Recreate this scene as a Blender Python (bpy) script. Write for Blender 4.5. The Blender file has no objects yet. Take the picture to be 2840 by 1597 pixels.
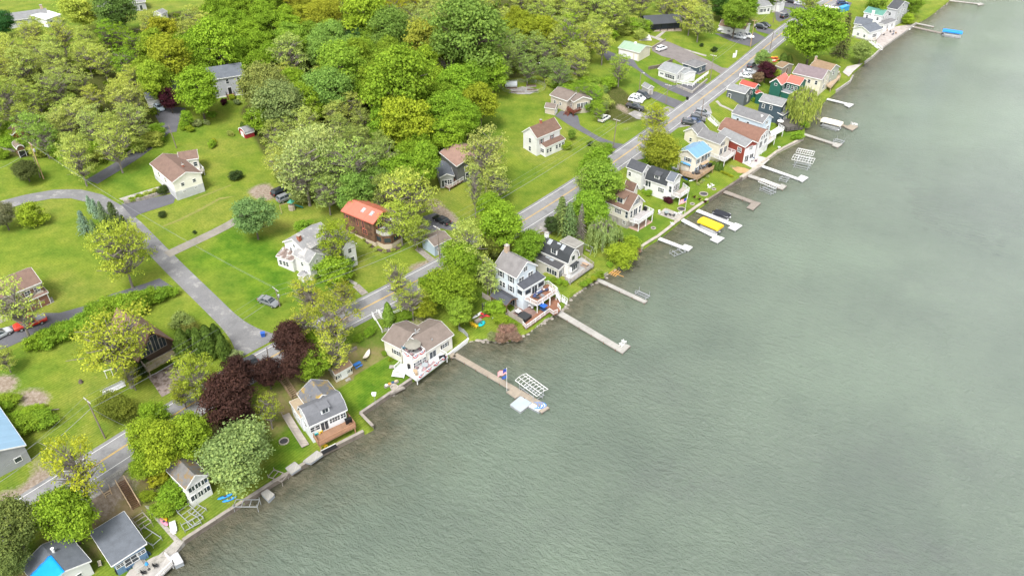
import bpy, bmesh, math, random
import numpy as np
from mathutils import Vector, Matrix
random.seed(7); rng=np.random.default_rng(7)
SC=bpy.context.scene; COL=SC.collection
# ---------------------------------------------------------------- camera, sky, sun, exposure
F_PX=2200.0; W_PX,H_PX=2840,1597; CAM_Z=115.0; PITCH=math.pi/2-math.atan((3850-798)/2200)
cam=bpy.data.cameras.new('camera'); cam.sensor_width=36; cam.lens=36*F_PX/W_PX; cam.clip_start=1; cam.clip_end=4000
camo=bpy.data.objects.new('camera',cam); COL.objects.link(camo)
camo.location=(0,0,CAM_Z); camo.rotation_euler=(math.pi/2-PITCH,0,0); SC.camera=camo
SUN_EL,SUN_AZ=math.radians(58),math.radians(200)      # azimuth measured clockwise from +Y (into the picture)
w=bpy.data.worlds.new('World'); SC.world=w; w.use_nodes=True
nt=w.node_tree; nt.nodes.clear()
sky=nt.nodes.new('ShaderNodeTexSky'); sky.sky_type='NISHITA'; sky.sun_disc=False
sky.sun_elevation=SUN_EL; sky.sun_rotation=SUN_AZ; sky.dust_density=6; sky.air_density=1.0
hs=nt.nodes.new('ShaderNodeHueSaturation'); hs.inputs['Saturation'].default_value=0.12
bg=nt.nodes.new('ShaderNodeBackground'); bg.inputs['Strength'].default_value=0.14
wo=nt.nodes.new('ShaderNodeOutputWorld')
nt.links.new(sky.outputs[0],hs.inputs['Color']); # bright overcast band low in the sky
wt=nt.nodes.new('ShaderNodeTexCoord'); sx_=nt.nodes.new('ShaderNodeSeparateXYZ'); nt.links.new(wt.outputs['Generated'],sx_.inputs[0])
rp=nt.nodes.new('ShaderNodeValToRGB'); rp.color_ramp.elements[0].position=.08; rp.color_ramp.elements[0].color=(8.5,8.8,9.1,1); rp.color_ramp.elements[1].position=.62; rp.color_ramp.elements[1].color=(0,0,0,1)
nt.links.new(sx_.outputs[2],rp.inputs[0]); ad_=nt.nodes.new('ShaderNodeMix'); ad_.data_type='RGBA'; ad_.blend_type='ADD'; ad_.inputs[0].default_value=1
nt.links.new(hs.outputs[0],ad_.inputs[6]); nt.links.new(rp.outputs[0],ad_.inputs[7]); nt.links.new(ad_.outputs[2],bg.inputs['Color']); nt.links.new(bg.outputs[0],wo.inputs['Surface'])
sl=bpy.data.lights.new('sun','SUN'); sl.energy=2.1; sl.angle=math.radians(16); sl.color=(1,.965,.91)
so=bpy.data.objects.new('sun',sl); COL.objects.link(so); so.location=(0,0,150)
so.rotation_euler=(math.pi/2-SUN_EL,0,math.pi-SUN_AZ)
SC.view_settings.view_transform='Standard'; SC.view_settings.look='None'; SC.view_settings.exposure=0.74
SC.cycles.max_bounces=6; SC.cycles.diffuse_bounces=4; SC.cycles.transparent_max_bounces=6
SC.render.threads_mode="AUTO"
# ---------------------------------------------------------------- reading places off the photograph
REG=dict(A=(0,1100,.34293),B=(0,700,.34293),C=(450,850,.34293),D=(900,800,.276),E=(1250,550,.31056),F=(1600,380,.26228),G=(1800,180,.27599),
 H=(1950,0,.31056),I=(1400,0,.28986),J=(700,380,.32437),K=(0,300,.31058),L=(0,0,.29503),M=(640,0,.31056),N=(1340,680,.17252),O=(0,0,1.10248),P=(0,0,1))
CP,SP=math.cos(PITCH),math.sin(PITCH)
def ray(r,x,y):
    a,b,s=REG[r]; u=(a+x*s-W_PX/2)/F_PX; v=-(b+y*s-H_PX/2)/F_PX
    return np.array([u,CP+v*SP,-SP+v*CP])
def at(r,x,y,z):                      # the point of that sight line at height z
    d=ray(r,x,y); t=(z-CAM_Z)/d[2]; return np.array([d[0]*t,d[1]*t,z])
def ppm(p):                           # photo pixels per metre at a world point
    return F_PX/(p[1]*CP-(p[2]-CAM_Z)*SP)
SHORE_PX=[('A',700,1900),('A',1150,1500),('A',1420,1265),('A',1490,1190),('A',1633,1095),('C',900,1449),('C',1070,1350),('C',1290,1210),('C',1633,1035),('D',490,1420),('D',365,1290),
 ('D',880,940),('D',1050,850),('D',1240,700),('D',1300,645),('D',1450,530),('D',1600,500),('D',1760,545),('D',1900,520),('D',2020,455),('E',640,1190),('E',700,1195),('E',860,1070),('E',950,1030),('E',1020,960),('E',1050,895),
 ('E',1180,805),('E',1300,725),('E',1420,665),('E',1500,615),('E',1620,515),('E',1690,455),('F',680,1200),('F',780,1135),('F',860,1090),('F',1110,890),('F',1260,780),('F',1390,690),('F',1560,580),
 ('F',1740,460),('F',1830,405),('F',1960,315),('G',1130,1015),('G',1290,895),('G',1550,760),('G',1560,690),('G',1560,620),('G',1610,560),('G',1690,450),('G',1760,375),('G',1830,315),('H',1180,830),('H',1310,740),('H',1335,690),
 ('H',1300,690),('H',1435,575),('H',1510,520),('H',1600,435),('H',1780,310),('H',1900,220),('H',2000,165),('H',2060,120),('H',2200,10),('H',2420,-120)]
SHORE=np.array([at(*p,0)[:2] for p in SHORE_PX])
ROAD_Z=5.0
ROAD_PX=[('A',-500,1360),('A',-120,1118),('A',260,880),('A',580,680),('A',810,525),('A',1030,395),('C',150,820),('C',450,640),('C',720,490),('C',980,350),('C',1160,245),('C',1600,35),('J',970,1449),('J',1300,1290),('J',1640,1125),('E',480,330),('E',740,170),('E',960,35),
 ('F',430,245),('F',690,80),('G',190,605),('G',600,287),('G',970,0),('H',320,640),('H',440,527),('H',540,420),('H',690,300),('H',830,185),('H',960,95),('H',1060,40),('H',1150,0),('H',1280,-60)]
def smooth_line(pts,step=2.0,it=3):
    pts=np.array(pts,float)
    for _ in range(it):
        q=pts.copy(); q[1:-1]=pts[1:-1]*.5+(pts[:-2]+pts[2:])*.25; pts=q
    seg=np.linalg.norm(np.diff(pts,axis=0),axis=1); s=np.r_[0,np.cumsum(seg)]
    n=max(2,int(s[-1]/step)); t=np.linspace(0,s[-1],n+1)
    return np.stack([np.interp(t,s,pts[:,k]) for k in range(pts.shape[1])],1)
ROAD=smooth_line([at(*p,ROAD_Z)[:2] for p in ROAD_PX],4.0,6)
e0=ROAD[0]+(ROAD[0]-ROAD[4])*20; e1=ROAD[-1]+(ROAD[-1]-ROAD[-5])*20
ROADX=np.vstack([e0,ROAD,e1])
SHOREX=np.vstack([SHORE[0]+np.array([-300,-400]),SHORE,SHORE[-1]+np.array([300,300])])
LANDPOLY=np.vstack([SHOREX,[[300,2500],[-3000,2500],[-3000,-900]]])
def sdist(P,line):                    # signed distance: positive inland
    P=np.atleast_2d(P)[:,:2]; A=line[:-1]; D=line[1:]-A; L2=(D*D).sum(1)+1e-12
    out=np.empty(len(P))
    for c in range(0,len(P),20000):
        q=P[c:c+20000,None,:]-A[None]; t=np.clip((q*D).sum(2)/L2,0,1); r=q-t[...,None]*D; d2=(r*r).sum(2); k=d2.argmin(1); n=np.arange(len(k))
        cr=D[k,0]*q[n,k,1]-D[k,1]*q[n,k,0]
        out[c:c+20000]=np.sqrt(d2[n,k])*np.where(cr>=0,1,-1)
    if line is SHOREX: out=np.abs(out)*np.where(inside(P,LANDPOLY),1,-1)
    return out
def inside(P,poly):
    x=P[:,0:1]; y=P[:,1:2]; a=np.asarray(poly,float); b=np.roll(a,-1,0); res=np.empty(len(P),bool)
    for c in range(0,len(P),20000):
        X=x[c:c+20000]; Y=y[c:c+20000]; m=(a[:,1]>Y)!=(b[:,1]>Y); xi=(b[:,0]-a[:,0])*(Y-a[:,1])/(b[:,1]-a[:,1]+1e-12)+a[:,0]
        res[c:c+20000]=((m&(X<xi)).sum(1)%2)==1
    return res
def sstep(a,b,x): t=np.clip((x-a)/(b-a),0,1); return t*t*(3-2*t)
def terrain(P):
    P=np.atleast_2d(P)[:,:2]; ds=sdist(P,SHOREX); dr=sdist(P,ROADX)
    up=ROAD_Z+0.075*np.clip(dr-5,0,150)*sstep(0,25,dr-5)+0.02*np.clip(dr-155,0,400)
    wd=np.clip(-dr-5.5,0,None); k=np.clip(ds,0,None)/(np.clip(ds,0,None)+wd+1e-6)
    low=0.9+(ROAD_Z-0.9)*sstep(.5,1,k)
    z=np.where(dr>-5.5,up,low)
    return np.where(ds<-.3,-0.9,z)
def tz(x,y): return float(terrain(np.array([[x,y]]))[0])
def G(r,x,y,dz=0):                    # where the sight line meets the ground
    z=3.0
    for _ in range(14):
        p=at(r,x,y,z); z=z*.3+.7*max(tz(p[0],p[1]),0)
    return np.array([p[0],p[1],z+dz])
# ---------------------------------------------------------------- materials
MATS={}
def nodes(name):
    m=bpy.data.materials.new(name); m.use_nodes=True; t=m.node_tree; b=t.nodes['Principled BSDF']
    return m,t,b
def N(t,kind,**kw):
    n=t.nodes.new('ShaderNode'+kind)
    for k,v in kw.items():
        if k in n.inputs: n.inputs[k].default_value=v
        else: setattr(n,k,v)
    return n
def ramp(t,src,stops):
    r=t.nodes.new('ShaderNodeValToRGB'); e=r.color_ramp.elements
    while len(e)<len(stops): e.new(.5)
    for q,(p,c) in zip(e,stops): q.position=p; q.color=(*c,1)
    t.links.new(src,r.inputs[0]); return r.outputs[0]
def mul(c,k): return tuple(max(0,min(1,x*k)) for x in c)
def mixc(t,f,a,b,mode='MIX'):
    m=t.nodes.new('ShaderNodeMix'); m.data_type='RGBA'; m.blend_type=mode
    for s,v in ((0,f),(6,a),(7,b)):
        if hasattr(v,'links'): t.links.new(v,m.inputs[s])
        else: m.inputs[s].default_value=v if s==0 else (*v,1)
    return m.outputs[2]
def mat(name,c,rough=.7,metal=0,var=.18,scale=1.5,fine=.12,stain=None,spec=.3,stripe=None):
    """coloured surface with weathering; stripe=(axis,pitch,depth) lays boards, laps or seams along an object axis"""
    if name in MATS: return MATS[name]
    m,t,b=nodes(name); tc=N(t,'TexCoord'); 
    n1=N(t,'TexNoise',Scale=scale*.35,Detail=5.0,Roughness=.65); t.links.new(tc.outputs['Object'],n1.inputs['Vector'])
    n2=N(t,'TexNoise',Scale=scale*6,Detail=2.0); t.links.new(tc.outputs['Object'],n2.inputs['Vector'])
    col=ramp(t,n1.outputs[0],[(.3,mul(c,1-var)),(.7,mul(c,1+var))])
    g=ramp(t,n2.outputs[0],[(.25,(1-fine,)*3),(.75,(1,)*3)])
    col=mixc(t,1.0,col,g,'MULTIPLY')
    if stain:
        sc,amt,sd=stain; n3=N(t,'TexNoise',Scale=sd,Detail=6.0,Roughness=.7); t.links.new(tc.outputs['Object'],n3.inputs['Vector'])
        f=ramp(t,n3.outputs[0],[(.62-amt*.3,(0,)*3),(.72-amt*.25,(1,)*3)])
        col=mixc(t,f,col,sc)
    if stripe:
        ax,pitch,depth=stripe; sx=N(t,'SeparateXYZ'); t.links.new(tc.outputs['Object'],sx.inputs[0])
        d=N(t,'Math',operation='DIVIDE'); t.links.new(sx.outputs[ax],d.inputs[0]); d.inputs[1].default_value=pitch
        fr=N(t,'Math',operation='FRACT'); t.links.new(d.outputs[0],fr.inputs[0])
        f=ramp(t,fr.outputs[0],[(0,(1-depth,)*3),(.12,(1,)*3)])
        col=mixc(t,1.0,col,f,'MULTIPLY')
        fl=N(t,'Math',operation='FLOOR'); t.links.new(d.outputs[0],fl.inputs[0])
        wn=N(t,'TexWhiteNoise',noise_dimensions='1D'); t.links.new(fl.outputs[0],wn.inputs['W'])
        col=mixc(t,1.0,col,ramp(t,wn.outputs[0],[(0,(1-depth*.5,)*3),(1,(1,)*3)]),'MULTIPLY')
        bp=N(t,'Bump',Strength=.4,Distance=.03); t.links.new(fr.outputs[0],bp.inputs['Height']); t.links.new(bp.outputs[0],b.inputs['Normal'])
    t.links.new(col,b.inputs['Base Color']); b.inputs['Roughness'].default_value=rough; b.inputs['Metallic'].default_value=metal
    b.inputs['Specular IOR Level'].default_value=spec
    MATS[name]=m; return m
def siding(c): return mat('siding_%.2f_%.2f_%.2f'%c,c,.6,var=.07,fine=.05,stripe=(2,.16,.14))
def shingle(c,moss=None): 
    return mat('shingle_%.2f_%.2f_%.2f%s'%(*c,'m' if moss else ''),c,.9,var=.16,scale=2.5,fine=.35,stain=moss)
def seam(c): return mat('metalroof_%.2f_%.2f_%.2f'%c,c,.38,var=.06,fine=.04,stripe=(0,.42,.2),spec=.5)
def boards(c,ax=0,stain=None): return mat('boards_%.2f_%.2f_%.2f_%d'%(*c,ax),c,.75,var=.14,scale=2,fine=.2,stripe=(ax,.15,.25),stain=stain)
WHITE=mat('white_paint',(.68,.68,.67),.5,var=.05,fine=.04)
VINYL=mat('white_vinyl',(.7,.7,.7),.4,var=.03,fine=.02)
CONC=mat('concrete',(.36,.34,.31),.9,var=.2,scale=2,fine=.25,stain=((.2,.19,.17),.4,1.2))
STONE=mat('stone',(.3,.27,.24),.9,var=.35,scale=4,fine=.3)
WOODG=mat('grey_wood',(.3,.27,.24),.85,var=.2,scale=3,fine=.25)
WOODT=mat('tan_wood',(.42,.31,.2),.8,var=.2,scale=3,fine=.2)
WOODB=mat('brown_wood',(.16,.085,.05),.8,var=.25,scale=3,fine=.25)
ALU=mat('aluminium',(.62,.63,.65),.4,.7,var=.06,fine=.05)
STEEL=mat('galvanised',(.45,.47,.49),.5,.6,var=.1,fine=.1)
BLACK=mat('black_plastic',(.015,.016,.018),.5,var=.2)
DARK=mat('dark_grey',(.06,.06,.065),.6,var=.2)
RUBBER=mat('rubber',(.02,.02,.02),.8)
BRICK=mat('brick',(.34,.12,.07),.85,var=.25,scale=6,stripe=(2,.09,.25))
BARK=mat('bark',(.13,.105,.085),.95,var=.3,scale=5,fine=.4)
BARKP=mat('pale_bark',(.24,.21,.185),.95,var=.3,scale=5,fine=.4)
CREAMC=mat('cream_canvas',(.72,.66,.55),.8,var=.06)
def plain(nm,c,rough=.6): return mat(nm,c,rough,var=.08,fine=.06)
def glass_mat():
    m,t,b=nodes('window_glass'); b.inputs['Base Color'].default_value=(.035,.045,.055,1); b.inputs['Roughness'].default_value=.06; b.inputs['Specular IOR Level'].default_value=.6
    return m
GLASS=glass_mat()
def paint_mat():
    m,t,b=nodes('car_paint'); oi=N(t,'ObjectInfo'); tc=N(t,'TexCoord'); n=N(t,'TexNoise',Scale=1.2,Detail=3.0); t.links.new(tc.outputs['Object'],n.inputs['Vector'])
    c=mixc(t,1.0,oi.outputs['Color'],ramp(t,n.outputs[0],[(.3,(.85,)*3),(.7,(1,)*3)]),'MULTIPLY')
    t.links.new(c,b.inputs['Base Color']); b.inputs['Roughness'].default_value=.3; b.inputs['Coat Weight'].default_value=.6; b.inputs['Coat Roughness'].default_value=.08
    return m
PAINT=paint_mat()
def leaf_mat(name,trans=.36):
    m=bpy.data.materials.new(name); m.use_nodes=True; t=m.node_tree; t.nodes.clear()
    out=N(t,'OutputMaterial'); oi=N(t,'ObjectInfo'); ge=N(t,'NewGeometry'); tc=N(t,'TexCoord')
    n=N(t,'TexNoise',Scale=.45,Detail=2.0); t.links.new(tc.outputs['Object'],n.inputs['Vector'])
    v1=ramp(t,ge.outputs['Random Per Island'],[(0,(.55,.6,.5)),(.5,(.95,.97,.95)),(1,(1.15,1.1,.9))])
    v2=ramp(t,n.outputs[0],[(.32,(.8,.86,.85)),(.68,(1,1,.94))])
    c=mixc(t,1.0,mixc(t,1.0,oi.outputs['Color'],v1,'MULTIPLY'),v2,'MULTIPLY')
    d=N(t,'BsdfDiffuse'); tr=N(t,'BsdfTranslucent'); gl=N(t,'BsdfGlossy',Roughness=.5); mx=N(t,'MixShader'); mx.inputs[0].default_value=trans
    t.links.new(c,d.inputs[0]); t.links.new(c,tr.inputs[0]); t.links.new(d.outputs[0],mx.inputs[1]); t.links.new(tr.outputs[0],mx.inputs[2])
    t.links.new(mx.outputs[0],out.inputs[0]); return m
LEAF=leaf_mat('leaves'); NEEDLE=leaf_mat('needles',.15)
# ---------------------------------------------------------------- objects and meshes
def tag(o,label=None,cat=None,group=None,kind=None):
    if label: o['label']=label
    if cat: o['category']=cat
    if group: o['group']=group
    if kind: o['kind']=kind
    return o
def empty(name,loc,rz=0,label=None,cat=None,group=None):
    o=bpy.data.objects.new(name,None); COL.objects.link(o); o.empty_display_size=.5
    o.location=loc; o.rotation_euler=(0,0,rz); return tag(o,label,cat,group)
def link(name,me,parent=None,loc=(0,0,0),rz=0):
    o=bpy.data.objects.new(name,me); COL.objects.link(o); o.location=loc; o.rotation_euler=(0,0,rz)
    if parent: o.parent=parent
    return o
class MB:
    def __init__(s): s.v=[]; s.f=[]
    def add(s,vs,fs):
        k=len(s.v); s.v+=[tuple(map(float,p)) for p in vs]; s.f+=[tuple(i+k for i in f) for f in fs]; return s
    def box(s,x0,x1,y0,y1,z0,z1):
        return s.add([(x,y,z) for z in (z0,z1) for (x,y) in ((x0,y0),(x1,y0),(x1,y1),(x0,y1))],[(3,2,1,0),(4,5,6,7),(0,1,5,4),(1,2,6,5),(2,3,7,6),(3,0,4,7)])
    def prism(s,poly,z0,z1):
        n=len(poly); a=sum(poly[i][0]*poly[(i+1)%n][1]-poly[(i+1)%n][0]*poly[i][1] for i in range(n))
        if a<0: poly=poly[::-1]
        zz0=z0 if hasattr(z0,'__len__') else [z0]*n; zz1=z1 if hasattr(z1,'__len__') else [z1]*n
        return s.add([(p[0],p[1],z) for p,z in zip(poly,zz0)]+[(p[0],p[1],z) for p,z in zip(poly,zz1)],[tuple(range(n-1,-1,-1)),tuple(range(n,2*n))]+[(i,(i+1)%n,n+(i+1)%n,n+i) for i in range(n)])
    def bar(s,p,q,w,h=None,up=(0,0,1)):       # square bar from p to q
        p,q=Vector(p),Vector(q); h=h or w; d=(q-p).normalized(); u=Vector(up)
        if abs(d.dot(u))>.98: u=Vector((1,0,0))
        a=d.cross(u).normalized()*w/2; b=a.cross(d).normalized()*h/2
        return s.add([p-a-b,p+a-b,p+a+b,p-a+b,q-a-b,q+a-b,q+a+b,q-a+b],[(0,1,2,3),(7,6,5,4),(0,4,5,1),(1,5,6,2),(2,6,7,3),(3,7,4,0)])
    def tube(s,pts,rad,n=6,cap=True):
        pts=[Vector(p) for p in pts]; k=len(pts); base=len(s.v); vs=[]
        for i,p in enumerate(pts):
            d=(pts[min(i+1,k-1)]-pts[max(i-1,0)]).normalized(); u=Vector((0,0,1)) if abs(d.z)<.9 else Vector((1,0,0))
            a=d.cross(u).normalized(); b=a.cross(d).normalized(); r=rad[i] if hasattr(rad,'__len__') else rad
            vs+=[p+(a*math.cos(2*math.pi*j/n)+b*math.sin(2*math.pi*j/n))*r for j in range(n)]
        fs=[(i*n+j,i*n+(j+1)%n,(i+1)*n+(j+1)%n,(i+1)*n+j) for i in range(k-1) for j in range(n)]
        if cap: fs+=[tuple(range(n-1,-1,-1)),tuple(range((k-1)*n,k*n))]
        return s.add(vs,fs)
    def cyl(s,x,y,z0,z1,r,r1=None,n=10): return s.tube([(x,y,z0),(x,y,z1)],[r,r if r1 is None else r1],n)
    def lathe(s,prof,n=12,c=(0,0)):
        k=len(prof); vs=[(c[0]+r*math.cos(2*math.pi*j/n),c[1]+r*math.sin(2*math.pi*j/n),z) for r,z in prof for j in range(n)]
        return s.add(vs,[(i*n+j,i*n+(j+1)%n,(i+1)*n+(j+1)%n,(i+1)*n+j) for i in range(k-1) for j in range(n)]+[tuple(range(n-1,-1,-1)),tuple(range((k-1)*n,k*n))])
    def mesh(s,name,m,smooth=False):
        me=bpy.data.meshes.new(name); me.from_pydata(s.v,[],s.f); 
        for mm in (m if isinstance(m,(list,tuple)) else [m]): me.materials.append(mm)
        if smooth: me.polygons.foreach_set('use_smooth',[True]*len(me.polygons))
        me.update(); return me
    def build(s,name,m,parent=None,loc=(0,0,0),rz=0,smooth=False,label=None,cat=None,group=None,kind=None):
        return tag(link(name,s.mesh(name,m,smooth),parent,loc,rz),label,cat,group,kind)
def copy_tree(o,parent=None):
    c=o.copy(); COL.objects.link(c)
    if parent: c.parent=parent
    for ch in list(o.children): copy_tree(ch,c)
    return c
def np_mesh(name,V,Fq,mats,attr=None):
    me=bpy.data.meshes.new(name); V=np.asarray(V,np.float32); Fq=np.asarray(Fq,np.int32); k=Fq.shape[1]
    me.vertices.add(len(V)); me.vertices.foreach_set('co',V.ravel())
    me.loops.add(Fq.size); me.loops.foreach_set('vertex_index',Fq.ravel())
    me.polygons.add(len(Fq)); me.polygons.foreach_set('loop_start',np.arange(0,Fq.size,k,dtype=np.int32)); me.polygons.foreach_set('loop_total',np.full(len(Fq),k,np.int32))
    for m in mats: me.materials.append(m)
    me.update(calc_edges=True)
    if attr:
        for nm,A in attr.items():
            ca=me.color_attributes.new(nm,'FLOAT_COLOR','POINT'); ca.data.foreach_set('color',np.asarray(A,np.float32).ravel())
    return me
# ---------------------------------------------------------------- ground, water, road
def poly_px(pts): return np.array([G(*p)[:2] for p in pts])
def R_(reg,*xy): return [(reg,xy[i],xy[i+1]) for i in range(0,len(xy),2)]
WOODS=R_('O',-300,120,0,110,150,130,330,80,420,40,620,0,640,-60,1560,-60,1570,40,1500,120,1450,190,1330,190,1230,200,1170,300,1110,390,1000,500,860,520,730,500,690,420,620,320,610,180,500,165,430,200,430,250,395,300,400,330,330,370,250,420,100,390,0,390,-300,420)
BRUSH=R_('O',1380,190,1450,200,1560,220,1640,290,1560,310,1480,280,1400,230)
DIRT=[R_('A',270,480,330,500,400,640,400,680,180,830,-100,960,-100,760,140,740,190,620),R_('A',600,240,720,230,800,380,720,400),R_('B',110,1170,290,1060,370,1150,260,1230,160,1210),R_('B',-60,1000,80,1010,180,1030,60,1160,-60,1180),
 R_('A',660,860,800,800,960,740,1130,640,1160,780,1130,880,1050,900,830,1040,740,960),R_('J',1530,545,1620,560,1720,680,1780,770,1700,760,1560,640),R_('J',1300,1110,1560,960,1560,1060,1260,1200),
 R_('I',1160,1270,1240,1160,1300,1180,1200,1270,1120,1310),R_('I',1090,1040,1160,990,1200,1050,1160,1100),R_('F',1600,300,1750,310,1860,350,1780,400,1690,370),R_('D',170,590,300,520,560,440,580,520,420,600,200,640),R_('D',850,240,1100,240,1140,320,1020,310,860,420,800,430,760,380),
 R_('E',0,240,60,200,140,330,0,340),R_('K',2200,730,2447,690,2447,800,2250,790)]
LUSH=[R_('K',1640,1290,2000,1090,2447,1100,2447,1449,1600,1449),R_('J',-100,900,260,900,350,1200,760,1240,700,1300,300,1300,0,1449,-100,1300),R_('C',700,950,1200,760,1200,1200,980,1440,760,1380,850,1180),R_('D',20,950,560,620,700,900,870,930,370,1270,250,1200)]
GRASSBARE=[R_('E',60,170,230,130,280,260,120,240),R_('H',600,430,760,250,880,420,860,520,680,480)]
xs=np.r_[np.arange(-900,-290,30),np.arange(-290,300,1.25),np.arange(300,900,30)]
ys=np.r_[np.arange(-100,55,20),np.arange(55,480,1.25),np.arange(480,1500,40)]
XX,YY=np.meshgrid(xs,ys); GP=np.stack([XX.ravel(),YY.ravel()],1)
DSH=sdist(GP,SHOREX)
def nearest_on(P,line):
    best=np.full(len(P),1e9); out=P.copy()
    for a,b in zip(line[:-1],line[1:]):
        d=b-a; L2=d@d
        if L2<1e-9: continue
        t=np.clip(((P-a)@d)/L2,0,1); r=a+t[:,None]*d; dd=np.hypot(*(P-r).T); m=dd<best; best[m]=dd[m]; out[m]=r[m]
    return out
near=np.abs(DSH)<.66
GP2=GP.copy(); GP2[near]=nearest_on(GP[near],SHOREX)
outr=(DSH<=-.66)&(DSH>-2.1); nr=nearest_on(GP[outr],SHOREX); ov=GP[outr]-nr; GP2[outr]=nr+ov/np.linalg.norm(ov,axis=1)[:,None]*.22
GZ=terrain(GP); GZ[near]=.85
GZ[(~near)&(DSH>0)]=np.maximum(GZ[(~near)&(DSH>0)],.85)
GZ[(~near)&(DSH<=0)]=-.9
nx_,ny_=len(xs),len(ys)
ii=np.arange(ny_-1)[:,None]*nx_+np.arange(nx_-1)[None,:]
FQ=np.stack([ii,ii+1,ii+1+nx_,ii+nx_],-1).reshape(-1,4)
FQ=FQ[(DSH[FQ]>-6).any(1)]
def blur(a,k=2):
    a=a.reshape(ny_,nx_).astype(np.float32)
    for _ in range(k):
        a=(a+np.roll(a,1,0)+np.roll(a,-1,0)+np.roll(a,1,1)+np.roll(a,-1,1))/5
    return a.ravel()
rough_=sum(np.sin(GP[:,0]*k1+GP[:,1]*k2+ph) for k1,k2,ph in ((.31,.17,1),(-.21,.37,2),(.11,-.29,4)))*.8
GPn=GP+np.stack([rough_,-rough_],1)
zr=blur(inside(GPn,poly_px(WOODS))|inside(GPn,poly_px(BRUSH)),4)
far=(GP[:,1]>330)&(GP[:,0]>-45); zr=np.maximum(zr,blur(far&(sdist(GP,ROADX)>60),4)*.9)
zg=blur(np.any([inside(GPn,poly_px(q)) for q in DIRT],axis=0),3)
zb=blur(np.any([inside(GPn,poly_px(q)) for q in LUSH],axis=0),4)
bank=(sstep(-5.4,-9,sdist(GP,ROADX))*(DSH>9)*(1-sstep(.35,.8,(-sdist(GP,ROADX)-5)/np.maximum(DSH-sdist(GP,ROADX)-5,1))))
za=np.clip(bank,0,1)*(1-sstep(125,160,GP[:,1]))
def ground_mat():
    m,t,b=nodes('grass_ground'); tc=N(t,'TexCoord'); at_=N(t,'VertexColor',layer_name='zone'); sp=N(t,'SeparateColor'); t.links.new(at_.outputs[0],sp.inputs[0])
    def nz(s,d=4.0,r=.6):
        n=N(t,'TexNoise',Scale=s,Detail=d,Roughness=r); t.links.new(tc.outputs['Object'],n.inputs['Vector']); return n.outputs[0]
    big=nz(.035); mid=nz(.22,5.0); fin=nz(1.8,5.0,.7); 
    lawn=ramp(t,big,[(.32,(.112,.186,.022)),(.5,(.163,.217,.028)),(.68,(.215,.235,.048))])
    lush=ramp(t,mid,[(.3,(.08,.165,.014)),(.7,(.135,.215,.02))])
    col=mixc(t,sp.outputs[2],lawn,lush)
    patch=ramp(t,mid,[(.34,(.6,.74,.6)),(.62,(1.08,1.02,1.0))]); col=mixc(t,.85,col,patch,'MULTIPLY')
    # mower stripes
    mp=N(t,'Mapping'); mp.inputs['Rotation'].default_value=(0,0,math.radians(38)); t.links.new(tc.outputs['Object'],mp.inputs[0])
    wv=N(t,'TexWave',Scale=.55,Distortion=.6,Detail=1.0); t.links.new(mp.outputs[0],wv.inputs[0])
    col=mixc(t,.8,col,ramp(t,wv.outputs['Fac'],[(.3,(.78,.82,.75)),(.7,(1,1,1))]),'MULTIPLY')
    dry=ramp(t,nz(.5,6.0,.7),[(.62,(0,)*3),(.75,(.5,)*3)]); col=mixc(t,dry,col,(.24,.2,.06))
    col=mixc(t,.85,col,ramp(t,fin,[(.3,(.66,.7,.6)),(.62,(1.1,1.08,1.1))]),'MULTIPLY')
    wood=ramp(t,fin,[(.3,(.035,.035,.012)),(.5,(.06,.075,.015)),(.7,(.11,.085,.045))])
    def msk(src,lo=.35,hi=.65):
        a=N(t,'Math',operation='ADD'); s=N(t,'Math',operation='MULTIPLY_ADD'); t.links.new(fin,s.inputs[0]); s.inputs[1].default_value=.5; s.inputs[2].default_value=-.25
        t.links.new(src,a.inputs[0]); t.links.new(s.outputs[0],a.inputs[1]); return ramp(t,a.outputs[0],[(lo,(0,)*3),(hi,(1,)*3)])
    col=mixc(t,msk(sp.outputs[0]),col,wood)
    bankc=ramp(t,mid,[(.35,(.09,.14,.02)),(.5,(.15,.14,.05)),(.65,(.2,.155,.085))])
    bk=msk(at_.outputs['Alpha'],.5,.9); col=mixc(t,bk,col,bankc)
    dirt=ramp(t,fin,[(.3,(.14,.105,.075)),(.5,(.23,.185,.145)),(.7,(.3,.26,.22))])
    col=mixc(t,msk(sp.outputs[1],.3,.6),col,dirt)
    t.links.new(col,b.inputs['Base Color']); b.inputs['Roughness'].default_value=.95; b.inputs['Specular IOR Level'].default_value=.1
    bp=N(t,'Bump',Strength=.7,Distance=.12); t.links.new(nz(2.6,6.0,.75),bp.inputs['Height']); t.links.new(bp.outputs[0],b.inputs['Normal'])
    return m
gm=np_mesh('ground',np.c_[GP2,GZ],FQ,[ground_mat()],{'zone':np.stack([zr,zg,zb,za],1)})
gm.polygons.foreach_set('use_smooth',[True]*len(gm.polygons))
ground=tag(link('ground',gm),'sloping green lawns and woodland floor above the lake','ground',kind='structure')
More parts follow.
